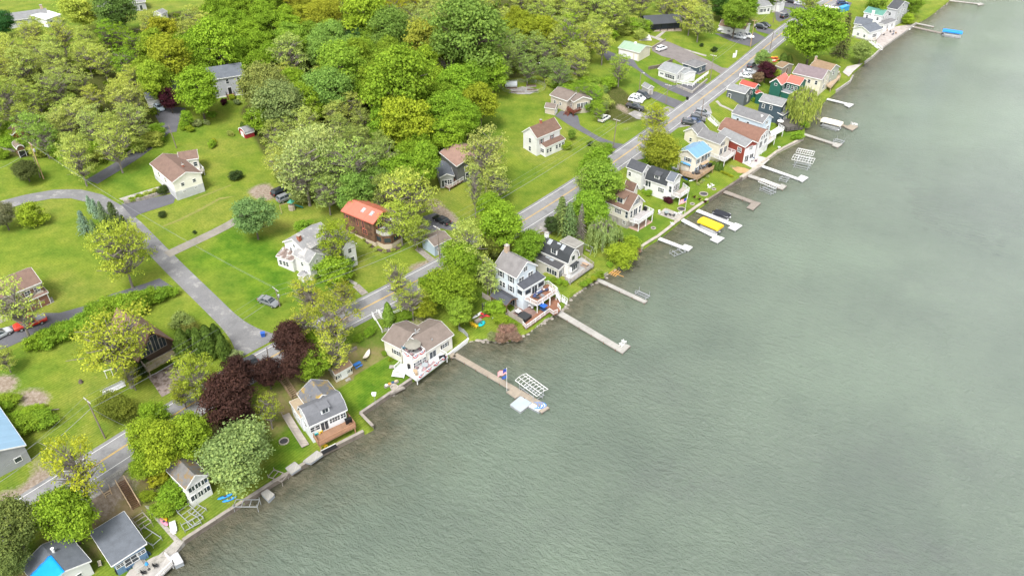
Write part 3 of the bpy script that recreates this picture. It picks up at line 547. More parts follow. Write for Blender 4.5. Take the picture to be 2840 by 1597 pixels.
# ---------------------------------------------------------------- buildings
class Bld:
    """house set out from three roof corners read off the photo: p0-p1 along the ridge side, p1-p2 across the end"""
    def __init__(s,name,label,reg,pts,he,rise,wall,roof,kind='gable',cat='house',oh=.35,W=None,L=None,zg=None,found=None,trim=WHITE,fh=.7,group=None,back=None,host=None,dz=0,th=.16,prof=None,inset=0):
        s.inset=inset
        p=[(reg,pts[i],pts[i+1]) for i in (0,2,4)]
        if zg is None:
            z=3.
            for _ in range(10):
                q=at(*p[1],z+he); q2=at(*p[0],z+he); g=max(tz(*(.7*q[:2]+.3*q2[:2])),.85); z=.3*z+.7*g
            zg=z+dz
        P=[at(*q,zg+he) for q in p]; u=P[1]-P[0]; u[2]=0; Lm=np.linalg.norm(u); u/=Lm; n=np.array([-u[1],u[0],0]); d=(P[2]-P[1])@n
        s.sg=1 if d>0 else -1; s.W=W or abs(d); 
        if L: P[0]=P[1]-u*L; Lm=L
        s.L=Lm; s.he,s.rise,s.oh,s.zg,s.kind=he,rise,oh,zg,kind; s.wallm=wall; s.trim=trim
        s.rz=math.atan2(u[1],u[0])
        loc=(P[0][0],P[0][1],zg); s.loc=loc; s.u=u; s.n=n*s.sg
        if host: s.root=host.root; hinv=None
        else: s.root=empty(name,loc,s.rz,label,cat,group)
        s.host=host
        if host:   # express this block in the host's frame
            dv=np.array(loc)-np.array(host.loc); a=s.rz-host.rz; s.off=(dv@host.u0,dv@host.n0,dv[2]); s.ang=a
        s.u0=u; s.n0=n
        L_,W_,o=s.L,s.W,oh
        if kind=='gable': pr=[(0,he),(W_/2,he+rise),(W_,he)]
        elif kind=='gambrel': pr=[(0,he),(W_*.17,he+rise*.66),(W_*.5,he+rise),(W_*.83,he+rise*.66),(W_,he)]
        elif kind=='shed': pr=[(0,he),(W_,he+rise)]
        elif kind=='salt': pr=[(0,he),(W_*.62,he+rise),(W_,he+rise*.4)]
        elif kind=='aframe': pr=[(0,he),(W_/2,he+rise),(W_,he)]
        elif kind=='flat': pr=[(0,he),(W_,he+.01)]
        elif kind=='barrel': pr=[(0,he)]+[(W_/2-W_/2*math.cos(a),he+rise*math.sin(a)) for a in np.linspace(.35,math.pi-.35,7)]+[(W_,he)]
        else: pr=[(0,he),(W_/2,he+rise),(W_,he)]
        if prof: pr=prof
        s.pr=pr; db=-2.5 if found is None else -3.
        if kind=='hip':
            mb=MB(); mb.box(o,L_-o,o,W_-o,-2.5,he); s.b(mb,'wall',wall)
            r=min(W_,L_)/2; mb=MB()
            rp=[(r,W_/2),(L_-r,W_/2)] if L_>=W_ else [(L_/2,r),(L_/2,W_-r)]
            if L_<W_: F=[(0,1,4),(1,2,5,4),(2,3,5),(3,0,4,5)]
            else: F=[(0,1,5,4),(1,2,5),(2,3,4,5),(3,0,4)]
            mb.add([(0,0,he),(L_,0,he),(L_,W_,he),(0,W_,he),(*rp[0],he+rise),(*rp[1],he+rise)],F+[(3,2,1,0)]); s.roof=s.b(mb,'roof',roof)
            mb=MB(); 
            for a in ((0,L_,-.03,.02),(0,L_,W_-.02,W_+.03)): mb.box(*a,he-.2,he-.01)
            for a in ((-.03,.0,0,W_),(L_,L_+.03,0,W_)): mb.box(*a,he-.2,he-.01)
            s.b(mb,'fascia',trim); return
        # walls: profile cut in by the eaves
        if len(pr)>2:
            zl=lambda y: float(np.interp(y,[q[0] for q in pr],[q[1] for q in pr]))
            i0=o+inset; prof=[(i0,db),(i0,zl(i0)-.05)]+[(y,z-.06) for y,z in pr[1:-1]]+[(W_-o,zl(W_-o)-.04),(W_-o,db)]
        else: prof=[(o,db),(o,np.interp(o,[0,W_],[pr[0][1],pr[-1][1]])-.05),(W_-o,np.interp(W_-o,[0,W_],[pr[0][1],pr[-1][1]])-.05),(W_-o,db)]
        xa=o if kind!='aframe' else o+.9
        k=len(prof); mb=MB(); mb.add([(xa,y,z) for y,z in prof]+[(L_-xa,y,z) for y,z in prof],[tuple(range(k)),tuple(range(2*k-1,k-1,-1))]+[(i,k+i,k+(i+1)%k,(i+1)%k) for i in range(k)])
        s.wall=s.b(mb,'wall',wall)
        if found is not None:
            mb=MB(); mb.box(o-.03,L_-o+.03,o-.03,W_-o+.03,-3,fh); s.b(mb,'foundation',found)
        mb=MB(); k=len(pr); up=[(y,z+th) for y,z in pr]
        vs=[(x,y,z) for x in (0,L_) for y,z in pr+up]
        m=2*k; fs=[]
        for i in range(k-1): fs+=[(i,i+1,m+i+1,m+i),(k+i,m+k+i,m+k+i+1,k+i+1),(i,k+i,k+i+1,i+1),(m+i,m+i+1,m+k+i+1,m+k+i)]
        fs+=[(0,m,m+k,k),(k-1,2*k-1,m+2*k-1,m+k-1)]
        mb.add(vs,fs); s.roof=s.b(mb,'roof',roof)
        mb=MB()
        if trim is not None:
            for x in (-.05,L_+.0):
                for (ya,za),(yb,zb) in zip(pr[:-1],pr[1:]): mb.bar((x+.025,ya,za+.03),(x+.025,yb,zb+.03),.05,.26,up=(1,0,0) if 0 else (0,0,1))
            mb.box(0,L_,-.06,-.005,pr[0][1]-.1,pr[0][1]+th-.02); mb.box(0,L_,W_+.005,W_+.06,pr[-1][1]-.1,pr[-1][1]+th-.02)
            s.b(mb,'roof_trim',trim)
    def T(s,v):
        x,y,z=v; y*=s.sg
        if s.host:
            c,n=math.cos(s.ang),math.sin(s.ang); return (x*c-y*n+s.off[0],x*n+y*c+s.off[1],z+s.off[2])
        return (x,y,z)
    def b(s,mb,name,m,parent=None,label=None,smooth=False):
        q=MB(); q.v=[s.T(v) for v in mb.v]; q.f=mb.f if s.sg>0 else [f[::-1] for f in mb.f]
        par=parent or s.root; o=q.build(name,m,par,smooth=smooth,label=label); return o
    def world(s,x,y,z):
        v=s.T((x,y,z)); r=s.host or s; c,n=math.cos(r.rz),math.sin(r.rz); return np.array([r.loc[0]+v[0]*c-v[1]*n,r.loc[1]+v[0]*n+v[1]*c,r.loc[2]+v[2]])
    def fr(s,side,t,off=0):      # point and along-vector on a wall, t 0..1
        L_,W_,o=s.L,s.W,s.oh; xa=o if s.kind!='aframe' else o+.9
        if side=='f': return (o+(L_-2*o)*t,o+s.inset-off),(1,0),(0,-1)
        if side=='b': return (o+(L_-2*o)*t,W_-o+off),(1,0),(0,1)
        if side=='e': return (L_-xa+off,o+(W_-2*o)*t),(0,1),(1,0)
        return (xa-off,o+(W_-2*o)*t),(0,1),(-1,0)
    def plate(s,mb,side,t,z,w,h,d0,d1,ds=0):
        (x,y),a,n=s.fr(side,t); x+=a[0]*ds; y+=a[1]*ds
        xs=sorted((x-a[0]*w/2+n[0]*d0,x+a[0]*w/2+n[0]*d1)); ys=sorted((y-a[1]*w/2+n[1]*d0,y+a[1]*w/2+n[1]*d1))
        mb.box(xs[0],xs[1],ys[0],ys[1],z,z+h)
    def win(s,spec,trim=None,shut=None):
        """'side t z w h flags' separated by ';'   flags: s shutters, d sliding door, g mullions, 3 three lights"""
        for q in spec.split(';'):
            f=q.split(); side=f[0]; t=float(f[1]); z=float(f[2]); wd=float(f[3]) if len(f)>3 else .9; h=float(f[4]) if len(f)>4 else 1.3; fl=f[5] if len(f)>5 else ''
            fm=MB(); b=.1
            for ds,w_,zz,hh in ((-(wd/2+b/2),b,z-b,h+2*b),((wd/2+b/2),b,z-b,h+2*b),(0,wd,z-b,b),(0,wd,z+h,b)): s.plate(fm,side,t,zz,w_,hh,.0,.07,ds)
            k=3 if '3' in fl else 4 if '4' in fl else 2 if ('d' in fl or '2' in fl) else 1
            for i in range(1,k): s.plate(fm,side,t,z,.08,h,.0,.06,-wd/2+wd*i/k)
            if not('d' in fl or 'p' in fl): s.plate(fm,side,t,z+h*.5-.03,wd,.06,.0,.055)
            w_=s.b(fm,'sliding_door' if 'd' in fl else 'window',trim or s.trim or WHITE); gm_=MB(); s.plate(gm_,side,t,z,wd,h,-.02,.03); s.b(gm_,'pane',GLASS,w_)
            if 's' in fl:
                for sg in (-1,1):
                    sm=MB(); s.plate(sm,side,t,z-.05,.34,h+.1,.0,.05,sg*(wd/2+b+.18)); s.b(sm,'shutter',shut or BLACK)
    def door(s,side,t,z=0,w=.95,h=2.1,m=None):
        fm=MB(); s.plate(fm,side,t,z,w+.24,h+.12,.0,.04); d=s.b(fm,'door_frame',s.trim or WHITE); dm=MB(); s.plate(dm,side,t,z,w,h,.02,.065); s.b(dm,'door',m or WHITE,d)
    def garage(s,side,t,w=2.6,h=2.2,m=None):
        fm=MB(); s.plate(fm,side,t,0,w+.3,h+.15,.0,.04); d=s.b(fm,'door_frame',s.trim or WHITE); dm=MB()
        for k in range(4): s.plate(dm,side,t,h*k/4+.02,w,h/4-.04,.02,.07)
        s.b(dm,'garage_door',m or WHITE,d)
    def roofz(s,y): return float(np.interp(y,[q[0] for q in s.pr],[q[1] for q in s.pr]))+.16
    def chimney(s,fx,fy,h=1.0,w=.7,m=None,cap=True):
        x,y=s.L*fx,s.W*fy; z=s.roofz(y) if s.kind!='hip' else s.he+s.rise*.6; mb=MB(); mb.box(x-w/2,x+w/2,y-w/2,y+w/2,z-1,z+h); c=s.b(mb,'chimney',m or BRICK,s.roof)
        if cap: mb=MB(); mb.box(x-w/2-.07,x+w/2+.07,y-w/2-.07,y+w/2+.07,z+h,z+h+.1); s.b(mb,'chimney_cap',CONC,s.roof)
    def vent(s,fx,fy,h=.5,r=.06,m=None):
        x,y=s.L*fx,s.W*fy; z=s.roofz(y); mb=MB(); mb.cyl(x,y,z-.2,z+h,r,n=8); mb.cyl(x,y,z+h,z+h+.06,r*1.5,n=8); s.b(mb,'vent_pipe',m or STEEL,s.roof)
    def skylight(s,fx,fy,w=.8,l=1.1):
        x,y=s.L*fx,s.W*fy; mb=MB(); y0,y1=y-l/2,y+l/2; z0,z1=s.roofz(y0)+.02,s.roofz(y1)+.02
        def slab(a,b,c,d,e): mb.add([(a,c,s.roofz(c)+e),(b,c,s.roofz(c)+e),(b,d,s.roofz(d)+e),(a,d,s.roofz(d)+e),(a,c,s.roofz(c)-.05),(b,c,s.roofz(c)-.05),(b,d,s.roofz(d)-.05),(a,d,s.roofz(d)-.05)],[(0,1,2,3),(7,6,5,4),(0,4,5,1),(1,5,6,2),(2,6,7,3),(3,7,4,0)])
        slab(x-w/2-.08,x+w/2+.08,y0-.08,y1+.08,.1); f=s.b(mb,'skylight',ALU,s.roof); mb=MB(); slab(x-w/2,x+w/2,y0,y1,.13); s.b(mb,'pane',plain('skylight_glass',(.3,.33,.36),.15),f)
    def dormer(s,fx,fy0,w,h,depth,m=None,roofm=None,cheek=None):
        """shed or gabled dormer standing out of the near slope; its face at fy0 of the width"""
        x,y=s.L*fx,s.W*fy0; z=s.roofz(y); mb=MB(); mb.box(x-w/2,x+w/2,y,y+depth,z-.4,z+h); d=s.b(mb,'dormer',cheek or s.wallm)
        mb=MB(); o=.25; mb.add([(x-w/2-o,y-o,z+h-.02),(x+w/2+o,y-o,z+h-.02),(x+w/2+o,y+depth,z+h+.45),(x-w/2-o,y+depth,z+h+.45),(x-w/2-o,y-o,z+h+.1),(x+w/2+o,y-o,z+h+.1),(x+w/2+o,y+depth,z+h+.57),(x-w/2-o,y+depth,z+h+.57)],[(3,2,1,0),(4,5,6,7),(0,1,5,4),(1,2,6,5),(2,3,7,6),(3,0,4,7)])
        s.b(mb,'dormer_roof',roofm,d); mb=MB(); ww=w*.72; mb.box(x-ww/2-.08,x+ww/2+.08,y-.06,y+.02,z+.14,z+h-.12); wf=s.b(mb,'window',WHITE,d)
        for sg in (-1,1): mb=MB(); mb.box(x+sg*ww/4-ww/4+.04,x+sg*ww/4+ww/4-.04,y-.09,y-.02,z+.22,z+h-.2); s.b(mb,'pane',GLASS,wf)
def rail(parent,pts,z,m=VINYL,h=1.0,bal=True,closed=False,step=1.7,name='railing',cables=False,solid=False):
    """railing along points (parent space), base at height z (number or list)"""
    mb=MB(); n=len(pts); zz=z if hasattr(z,'__len__') else [z]*n
    for i in range(n-(0 if closed else 1)):
        a=np.array([*pts[i],zz[i]]); b=np.array([*pts[(i+1)%n],zz[(i+1)%n]]); L=np.linalg.norm(b-a); k=max(1,round(L/step))
        for j in range(k+1):
            p=a+(b-a)*j/k; mb.box(p[0]-.055,p[0]+.055,p[1]-.055,p[1]+.055,p[2]-.1,p[2]+h+.08)
        up=np.array([0,0,1.])
        mb.bar(a+up*h,b+up*h,.11,.06); mb.bar(a+up*.12,b+up*.12,.06,.05)
        if solid: mb.bar(a+up*(h*.5+.05),b+up*(h*.5+.05),.04,h*.8)
        elif cables: [mb.bar(a+up*h*q,b+up*h*q,.03,.05) for q in (.36,.58,.8)]
        elif bal:
            kk=max(2,int(L/.24))
            for j in range(1,kk):
                p=a+(b-a)*j/kk; mb.box(p[0]-.022,p[0]+.022,p[1]-.022,p[1]+.022,p[2]+.1,p[2]+h)
    return mb.build(name,m,parent)
def to_local(root,p):
    c,n=math.cos(-root.rotation_euler.z),math.sin(-root.rotation_euler.z); d=np.array(p[:2])-np.array(root.location[:2]); return (d[0]*c-d[1]*n,d[0]*n+d[1]*c)
def deck(root,reg,pts,z,floor,railm=None,edges=None,posts=True,th=.22,fascia=None,name='deck',h=1.0,bal=True,cables=False,postm=None,solid=False,drop=None):
    """platform at world height z whose corners are read off the photo; edges = list of corner index runs that carry a railing"""
    P=[to_local(root,at(reg,pts[i],pts[i+1],z)) for i in range(0,len(pts),2)]; zl=z-root.location.z
    mb=MB(); mb.prism(P,zl-.06,zl); d=mb.build(name,floor,root)
    mb=MB(); q=MB(); cen=np.mean(P,axis=0); P2=[tuple(np.array(p)+(np.array(p)-cen)*(.06/np.linalg.norm(np.array(p)-cen))) for p in P]; mb.prism(P2,zl-.06-th,zl-.065); mb.build('deck_frame',fascia or floor,d)
    for run in (edges or []): rail(d,[P[i] for i in run],zl,railm or VINYL,h,bal,cables=cables,solid=solid)
    if posts:
        idx=posts if hasattr(posts,'__len__') else range(len(P))
        for i in idx:
            p=np.array(P[i]); p=p+(cen-p)*(.25/np.linalg.norm(cen-p)); mb=MB(); mb.box(p[0]-.08,p[0]+.08,p[1]-.08,p[1]+.08,(drop if drop is not None else -root.location.z+.2 if False else zl-th-.06-max(.6,z-.9)),zl-th-.06); mb.build('post',postm or railm or WHITE,d)
    return d,P
def stairs(name,label,a,b,w,m,railm=None,n=None,tread=None,group=None,parent=None,bal=False,solid=True):
    """flight of steps from world point a (top) to b (foot)"""
    a,b=np.array(a,float),np.array(b,float); d=b-a; L=np.hypot(d[0],d[1]); rz=math.atan2(d[1],d[0]); H=a[2]-b[2]
    e=empty(name,tuple(b),rz,label,'stairs',group) if parent is None else None
    n=n or max(3,int(H/.19)); 
    def put(mb,nm,mm,par=None):
        if parent is None: return mb.build(nm,mm,par or e)
        q=MB(); c,s_=math.cos(rz),math.sin(rz); q.v=[]
        for v in mb.v:
            wx,wy=b[0]+v[0]*c-v[1]*s_,b[1]+v[0]*s_+v[1]*c; l=to_local(parent,(wx,wy)); q.v.append((l[0],l[1],v[2]+b[2]-parent.location.z))
        q.f=mb.f; return q.build(nm,mm,par or parent)
    mb=MB()
    for sg in (-1,1): mb.bar((-L,sg*w/2,H-.1),(0,sg*w/2,-.05),.08,.26)
    st=put(mb,'stringers' if parent is None else 'steps',m)
    mb=MB()
    for i in range(n):
        x=-L+L*(i+.5)/n; z=H-H*(i+.5)/n; mb.box(x-L/n*.42,x+L/n*.42,-w/2+.03,w/2-.03,z-.02,z+.04)
    put(mb,'treads',tread or m,st if parent else None)
    if railm:
        for sg in (-1,1):
            mb=MB()
            for j in range(max(2,int(L/1.6))+1):
                k=j/max(2,int(L/1.6)); x=-L+L*k; z=H*(1-k); mb.box(x-.05,x+.05,sg*w/2-.05,sg*w/2+.05,z-.1,z+1.0)
            mb.bar((-L,sg*w/2,H+.95),(0,sg*w/2,.95),.1,.06); mb.bar((-L,sg*w/2,H+.5),(0,sg*w/2,.5),.05,.08)
            put(mb,'handrail',railm,st if parent else None)
    return e
# ---------------------------------------------------------------- the houses, from the near left corner round
C_=siding; SH=shingle
W_SID=C_((.66,.66,.65)); CREAM=C_((.6,.56,.46)); LBLUE=C_((.5,.58,.65)); NAVY=C_((.05,.075,.1)); GRSID=C_((.42,.43,.44)); BEIGE=C_((.46,.41,.34)); REDS=C_((.22,.045,.03)); BLUES=C_((.11,.2,.31)); TEAL=C_((.02,.11,.085))
R_GREY=SH((.175,.175,.18)); R_DK=SH((.075,.08,.09)); R_BLK=SH((.045,.05,.055)); R_SLATE=SH((.13,.145,.17)); R_BRN=SH((.19,.125,.1)); R_BRN2=SH((.16,.1,.075)); R_TAUPE=SH((.19,.155,.135)); R_MAUVE=SH((.2,.16,.17)); R_TAN=SH((.25,.175,.11)); R_LG=SH((.23,.235,.24))
# near left: cottage under the tarp and blue cottage
h1=Bld('cottage','white cottage with dark shingle roof half covered by a blue tarp','A',(560,1120,740,1328,300,1545),3.2,1.5,W_SID,R_SLATE); h1.win('e .3 .9 1.1 1.1;f .3 .9;f .7 .9'); h1.vent(.35,.42,.9,.2,WHITE)
mb=MB(); gx,gy=14,10; 
for i in range(gx):
    for j in range(gy):
        x=h1.L*(.42+.6*i/(gx-1))-(.25 if j%3 else .05)*(1 if i==0 else 0); y=h1.W*(.49+.5*j/(gy-1)); mb.v.append((x,y,h1.roofz(y)+.05+.035*math.sin(i*1.9+j*2.3)+.02*random.random()))
mb.f=[(i*gy+j,(i+1)*gy+j,(i+1)*gy+j+1,i*gy+j+1) for i in range(gx-1) for j in range(gy-1)]
q=MB(); q.v=[tuple(h1.world(*v)) for v in mb.v]; q.f=mb.f
tp=q.build('tarp',mat('blue_tarp',(.01,.27,.78),.45,var=.12,scale=2,fine=.08),None,smooth=True,label='bright blue tarp spread over the dark cottage roof',cat='tarp')
sm=tp.modifiers.new('thickness','SOLIDIFY'); sm.thickness=.02
h2=Bld('cottage','blue cottage with one wide slate grey roof plane by the seawall','A',(725,1100,902,1374,1192,1196),3.3,.35,BLUES,R_SLATE,'shed',oh=.45)
h2.win('e .16 1.7 1.3 .7 2;e .5 1.0 2.2 1.5 2;e .84 1.7 1.3 .7 2;f .3 1.2;f .7 1.2')
h3=Bld('cottage','old white cottage with mossy flaking roof and glazed lake porch','A',(1345,600,1502,757,1692,633),5.0,1.9,W_SID,SH((.17,.165,.16),((.2,.13,.05),.45,.7)),oh=.3)
h3.win('e .2 3.6 1.2 1.1 2p;e .5 3.6 1.2 1.1 2p;e .8 3.6 1.2 1.1 2p;e .2 1.4 1.3 1.2 2p;e .5 1.4 1.3 1.2 2p;e .8 1.4 1.3 1.2 2p;f .4 1.6;f .75 1.6')
# gambrel house with the timber deck
h4=Bld('house','blue grey gambrel house with lichen on its rear roof and a timber deck','C',(1497,836,1187,976,1108,862),4.7,2.5,C_((.72,.75,.78)),SH((.15,.155,.17)),'gambrel',W=5.6,oh=.3)
h4.win('f .08 3.0 1.0 1.1 2;f .25 3.0 1.0 1.1 2;f .4 3.0 1.0 1.1 2;f .62 2.0 1.5 2.1 d;f .82 2.9 1.0 1.1;f .94 2.9 1.0 1.1;e .3 5 .8 1;e .5 2.4 .9 1.2'); h4.dormer(.52,.1,1.7,1.3,1.6,roofm=SH((.15,.155,.17)))
h4b=Bld('house','',"C",(1090,708,1182,835,1445,735),5.1,2.1,C_((.72,.75,.78)),SH((.15,.155,.17),((.3,.2,.04),.35,.6)),host=h4,oh=.3); h4b.vent(.7,.2,.8)
h4c=Bld('house','',"C",(1028,772,1120,905,1188,838),3.7,.2,C_((.72,.75,.78)),mat('tan_roll_roof',(.36,.29,.2),.9,var=.15,fine=.2),'flat',host=h4,oh=.15); h4c.win('f .3 1.2 1 1;f .7 1.2 1 1')
deck(h4.root,'C',(1225,1050,1268,1122,1565,968,1500,880,1495,905,1200,1030),h4.zg+1.75,boards((.3,.175,.11),0),mat('cedar_rail',(.36,.2,.12),.8,var=.15),[(0,1,2,3)],posts=(1,2),solid=True,h=.95)
# garden shed
h5=Bld('shed','white garden shed with brown roof on the lakeside lawn','D',(282,775,105,873,38,818),2.2,.8,CREAM,SH((.3,.2,.13)),cat='shed',oh=.12); h5.door('f',.42,.05,.8,1.8); h5.door('f',.58,.05,.8,1.8); h5.win('f .2 .9 .6 .7 s;f .82 .9 .6 .7 s')
# white house with bunting over the water
h6=Bld('house','white lake house with brown roof, rooftop balcony and bunting on its deck','D',(1302,466,1020,643,815,447),3.3,1.5,C_((.67,.645,.575)),R_TAUPE,oh=.35,zg=1.5)
h6.win('f .3 1.2 1.4 1.0 2s;f .77 .1 1.8 2.1 d;s .5 1.2;e .3 1.2'); h6.vent(.62,.18,.35,.1); h6.vent(.8,.62,1.2,.12)
h6b=Bld('house','','D',(573,516,768,612,1010,500),3.6,1.6,C_((.67,.645,.575)),R_TAUPE,host=h6,W=8.2,zg=1.5); h6b.win('f .7 1.1 1.5 1.1 2s;e .3 .1 1.7 2.1 d;e .7 3.7 2 1.0 d'); 
h6c=Bld('house','','D',(778,655,884,733,1017,648),3.05,.02,C_((.67,.645,.575)),mat('balcony_floor',(.5,.5,.5)),'flat',host=h6,oh=.05,zg=1.5); h6c.win('e .2 1.0 1.1 1.3 2;e .5 1.0 1.5 1.3 2;e .82 1.0 1.1 1.3 2')
def bunting(root,a,b,z,n):         # half-round fans in red, white and blue hung on a rail, root space
    a,b=np.array(a),np.array(b)
    for k in range(n):
        c=a+(b-a)*(k+.5)/n; d=(b-a)/np.linalg.norm(b-a); nn=np.array([d[1],-d[0]]); 
        if nn@(c-np.array(CEN))<0: nn=-nn
        r=min(.75,np.linalg.norm(b-a)/n*.45); par=None
        for r0,r1,cm in ((0,.36,BUNB),(.36,.68,WHITE),(.68,1.0,BUNR)):
            mb=MB(); m=10
            for i in range(m+1):
                an=math.pi*i/m
                for rr in (r0*r,r1*r): p=c+nn*.1+d*math.cos(an)*rr; mb.v.append((p[0],p[1],z-math.sin(an)*rr*1.0+.012*(i%2)))
            mb.f=[(2*i,2*i+1,2*i+3,2*i+2) for i in range(m)]; o=mb.build('bunting_band',cm,par)
            if par is None: par=o
        par.name='bunting'; par.parent=root
BUNR=plain('bunting_red',(.5,.04,.05)); BUNB=plain('bunting_blue',(.03,.06,.3))
P6=[h6c.T((h6c.oh,.1,0)),h6c.T((h6c.L-.1,.1,0)),h6c.T((h6c.L-.1,h6c.W-.1,0)),h6c.T((h6c.oh,h6c.W-.1,0))]; zb=3.25
br=rail(h6.root,[p[:2] for p in P6],zb,VINYL,1.0); CEN=np.mean([p[:2] for p in P6],axis=0)
bunting(br,P6[1][:2],P6[2][:2],zb+.95,2); bunting(br,P6[0][:2],P6[1][:2],zb+.95,1)
WDECK=boards((.62,.63,.65),0)
d6,Q6=deck(h6.root,'D',(705,812,770,750,900,760,1060,690,1160,640,1240,690,930,925,872,885,800,838),1.95,WDECK,VINYL,[(0,1),(4,5,6,7)],posts=(5,6),h=1.0); CEN=np.mean(Q6,axis=0)
bunting(d6,Q6[5],Q6[6],1.95-h6.zg+.95,4)
stairs('steps','',[*at('D',752,825,1.95)],[*at('D',735,890,1.3)],2.6,WHITE,parent=h6.root,n=4)
# light blue three storey house
LB=C_((.55,.605,.65))
h7=Bld('house','tall pale blue house with stacked decks and white railings above the water','N',(163,340,535,542,888,336),8.6,2.9,LB,SH((.2,.19,.19)),oh=.35,found=CONC,fh=.4)
h7.win('f .27 6.6 1.0 1.4 s;f .75 6.6 1.0 1.4 s;f .27 3.9 .9 1.4;f .4 3.9 .9 1.4 ;f .75 3.9 1.0 1.5 s;f .28 1.7 .8 1.0;e .25 6.4 1.6 1.4 2;e .72 6.4 1.6 1.4 2;e .46 9.0 1.2 1.1 2;f .82 .2 1.5 2.0 d',shut=plain('shutter_grey',(.05,.055,.065))); h7.chimney(.12,.5,1.5,.9,mat('tan_brick',(.4,.3,.22),.85,var=.2,scale=6))
h7p=Bld('house','','N',(1003,522,650,728,555,640),6.1,.7,LB,SH((.075,.08,.095)),'shed',host=h7,W=3.3,zg=h7.zg); h7p.win('f .12 4.0 2.0 1.3 p;f .78 4.0 1.9 1.3 p;f .45 3.2 1.7 2.1 d;e .5 4.0 1.8 1.3 p')
mb=MB(); h7.plate(mb,'f',.8,2.55,2.4,.12,0,1.1); h7.b(mb,'awning',R_DK)
BRD=boards((.25,.12,.075),0); z7=h7.zg
d7,Q7=deck(h7.root,'N',(662,858,868,962,1195,742,1042,622,985,640),z7+3.1,BRD,VINYL,[(0,1,2,3,4)],posts=(1,2),fascia=WHITE,bal=False,cables=True)
for px_,py_ in ((965,905),(1075,835)):
    p=to_local(h7.root,at('N',px_,py_,z7+3.1)); mb=MB(); mb.box(p[0]-.1,p[0]+.1,p[1]-.1,p[1]+.1,-.5,2.85); mb.build('post',WHITE,d7)
dl7,_=deck(h7.root,'N',(640,1278,690,1340,1065,1068,1125,1112,1190,1088,1240,1040,1200,985,1240,900,1120,820,860,1085,760,1180),1.55,BRD,VINYL,[(0,1,2,3,4),(5,6)],posts=False,name='lower_deck')
stairs('steps','',[*at('N',1170,745,z7+3.1)],[*at('N',1240,880,1.6)],1.2,WHITE,VINYL,parent=h7.root); stairs('steps','',[*at('N',1265,870,1.5)],[*at('N',1350,930,.5)],1.1,WHITE,VINYL,parent=h7.root)
deck(h7.root,'N',(35,575,165,500,215,560,120,640),z7+3.6,BRD,VINYL,[(3,0,1)],posts=(0,3),bal=False,cables=True,name='side_deck'); stairs('steps','',[*at('N',150,600,z7+3.6)],[*at('N',262,720,z7+1.0)],1.3,WHITE,VINYL,parent=h7.root)
deck(h7.root,'N',(-20,270,60,235,200,400,180,470),z7+6.0,BRD,VINYL,[(0,1,2),(3,0)],posts=(0,),bal=False,cables=True,name='entry_bridge')
area(R_('N',415,1105,560,1010,640,960,740,960,870,1090,640,1275),mat('brown_pavers',(.24,.16,.14),.9,var=.25,scale=3,fine=.25),'reddish brown paver terrace below the blue house',name='terrace'); area(R_('N',410,1095,440,1115,620,990,590,965),CONC,'pale concrete strip across the terrace',dz=.07,name='path')
pv=Bld('pavilion','open timber pavilion with dark shingle roof beside the tall blue house','N',(105,822,375,978,552,862),2.9,.9,WOODB,SH((.07,.075,.09)),'gable',cat='pavilion',oh=.1,trim=WOODB)
bpy.data.objects.remove(pv.wall,do_unlink=True)
for x in (.3,pv.L/2,pv.L-.3):
    for y in (.3,pv.W-.3): mb=MB(); mb.box(x-.1,x+.1,y-.1,y+.1,-.6,2.95); po=pv.b(mb,'post',WOODB); mb=MB(); mb.box(x-.25,x+.25,y-.25,y+.25,-.6,.7); pv.b(mb,'pier',STONE,po)
# dark gambrel house
h8=Bld('house','low house with black gambrel roof, skylights and a wide weathered deck','E',(790,472,1052,588,1168,522),5.0,3.0,C_((.66,.64,.6)),R_BLK,'gambrel',oh=.3); h8.dormer(.48,.06,1.9,1.6,1.8,roofm=R_BLK,cheek=W_SID); h8.win('e .5 4.9 1.2 1.3 p;e .5 2.2 1.8 1.4 3'); h8.chimney(.03,.55,1.3,.8,WHITE)
for fx in (.22,.5,.66): h8.skylight(fx,.36,.9,1.0)
h8p=Bld('house','','E',(738,531,965,643,1052,592),3.6,.8,C_((.5,.47,.42)),SH((.07,.07,.075)),'shed',host=h8,zg=h8.zg,oh=.25); h8p.win('f .62 1.3 1.6 1.4 2p;f .83 1.3 1.6 1.4 2p;e .3 .9 1.5 2.1 d;e .72 .9 1.5 2.1 d'); h8p.skylight(.55,.55,1,.9); h8p.skylight(.38,.6,1,.9)
deck(h8.root,'E',(975,690,1066,752,1277,602,1168,525,1060,590),h8.zg+.9,boards((.42,.42,.42),1),mat('weathered_rail',(.36,.31,.27),.85),[(0,1,2,3)],posts=(0,1,2))
mb=MB(); h8.plate(mb,'e',.5,2.0,2.4,1.8,0,.55); by=h8.b(mb,'bay_window',WHITE); 
for ds in (-.75,0,.75): mb=MB(); h8.plate(mb,'e',.5,2.3,.6,1.2,.5,.58,ds); h8.b(mb,'pane',GLASS,by)
mb=MB(); h8.plate(mb,'e',.5,3.8,2.9,.16,0,.9); h8.b(mb,'bay_roof',R_BLK,by)
pg=Bld('house','','E',(975,385,1110,450,1185,460),3.4,.1,WOODG,mat('pergola_tin',(.3,.29,.27),.6,stripe=(1,.5,.3)),'flat',host=h8,W=3.6,zg=h8.zg,oh=.05)
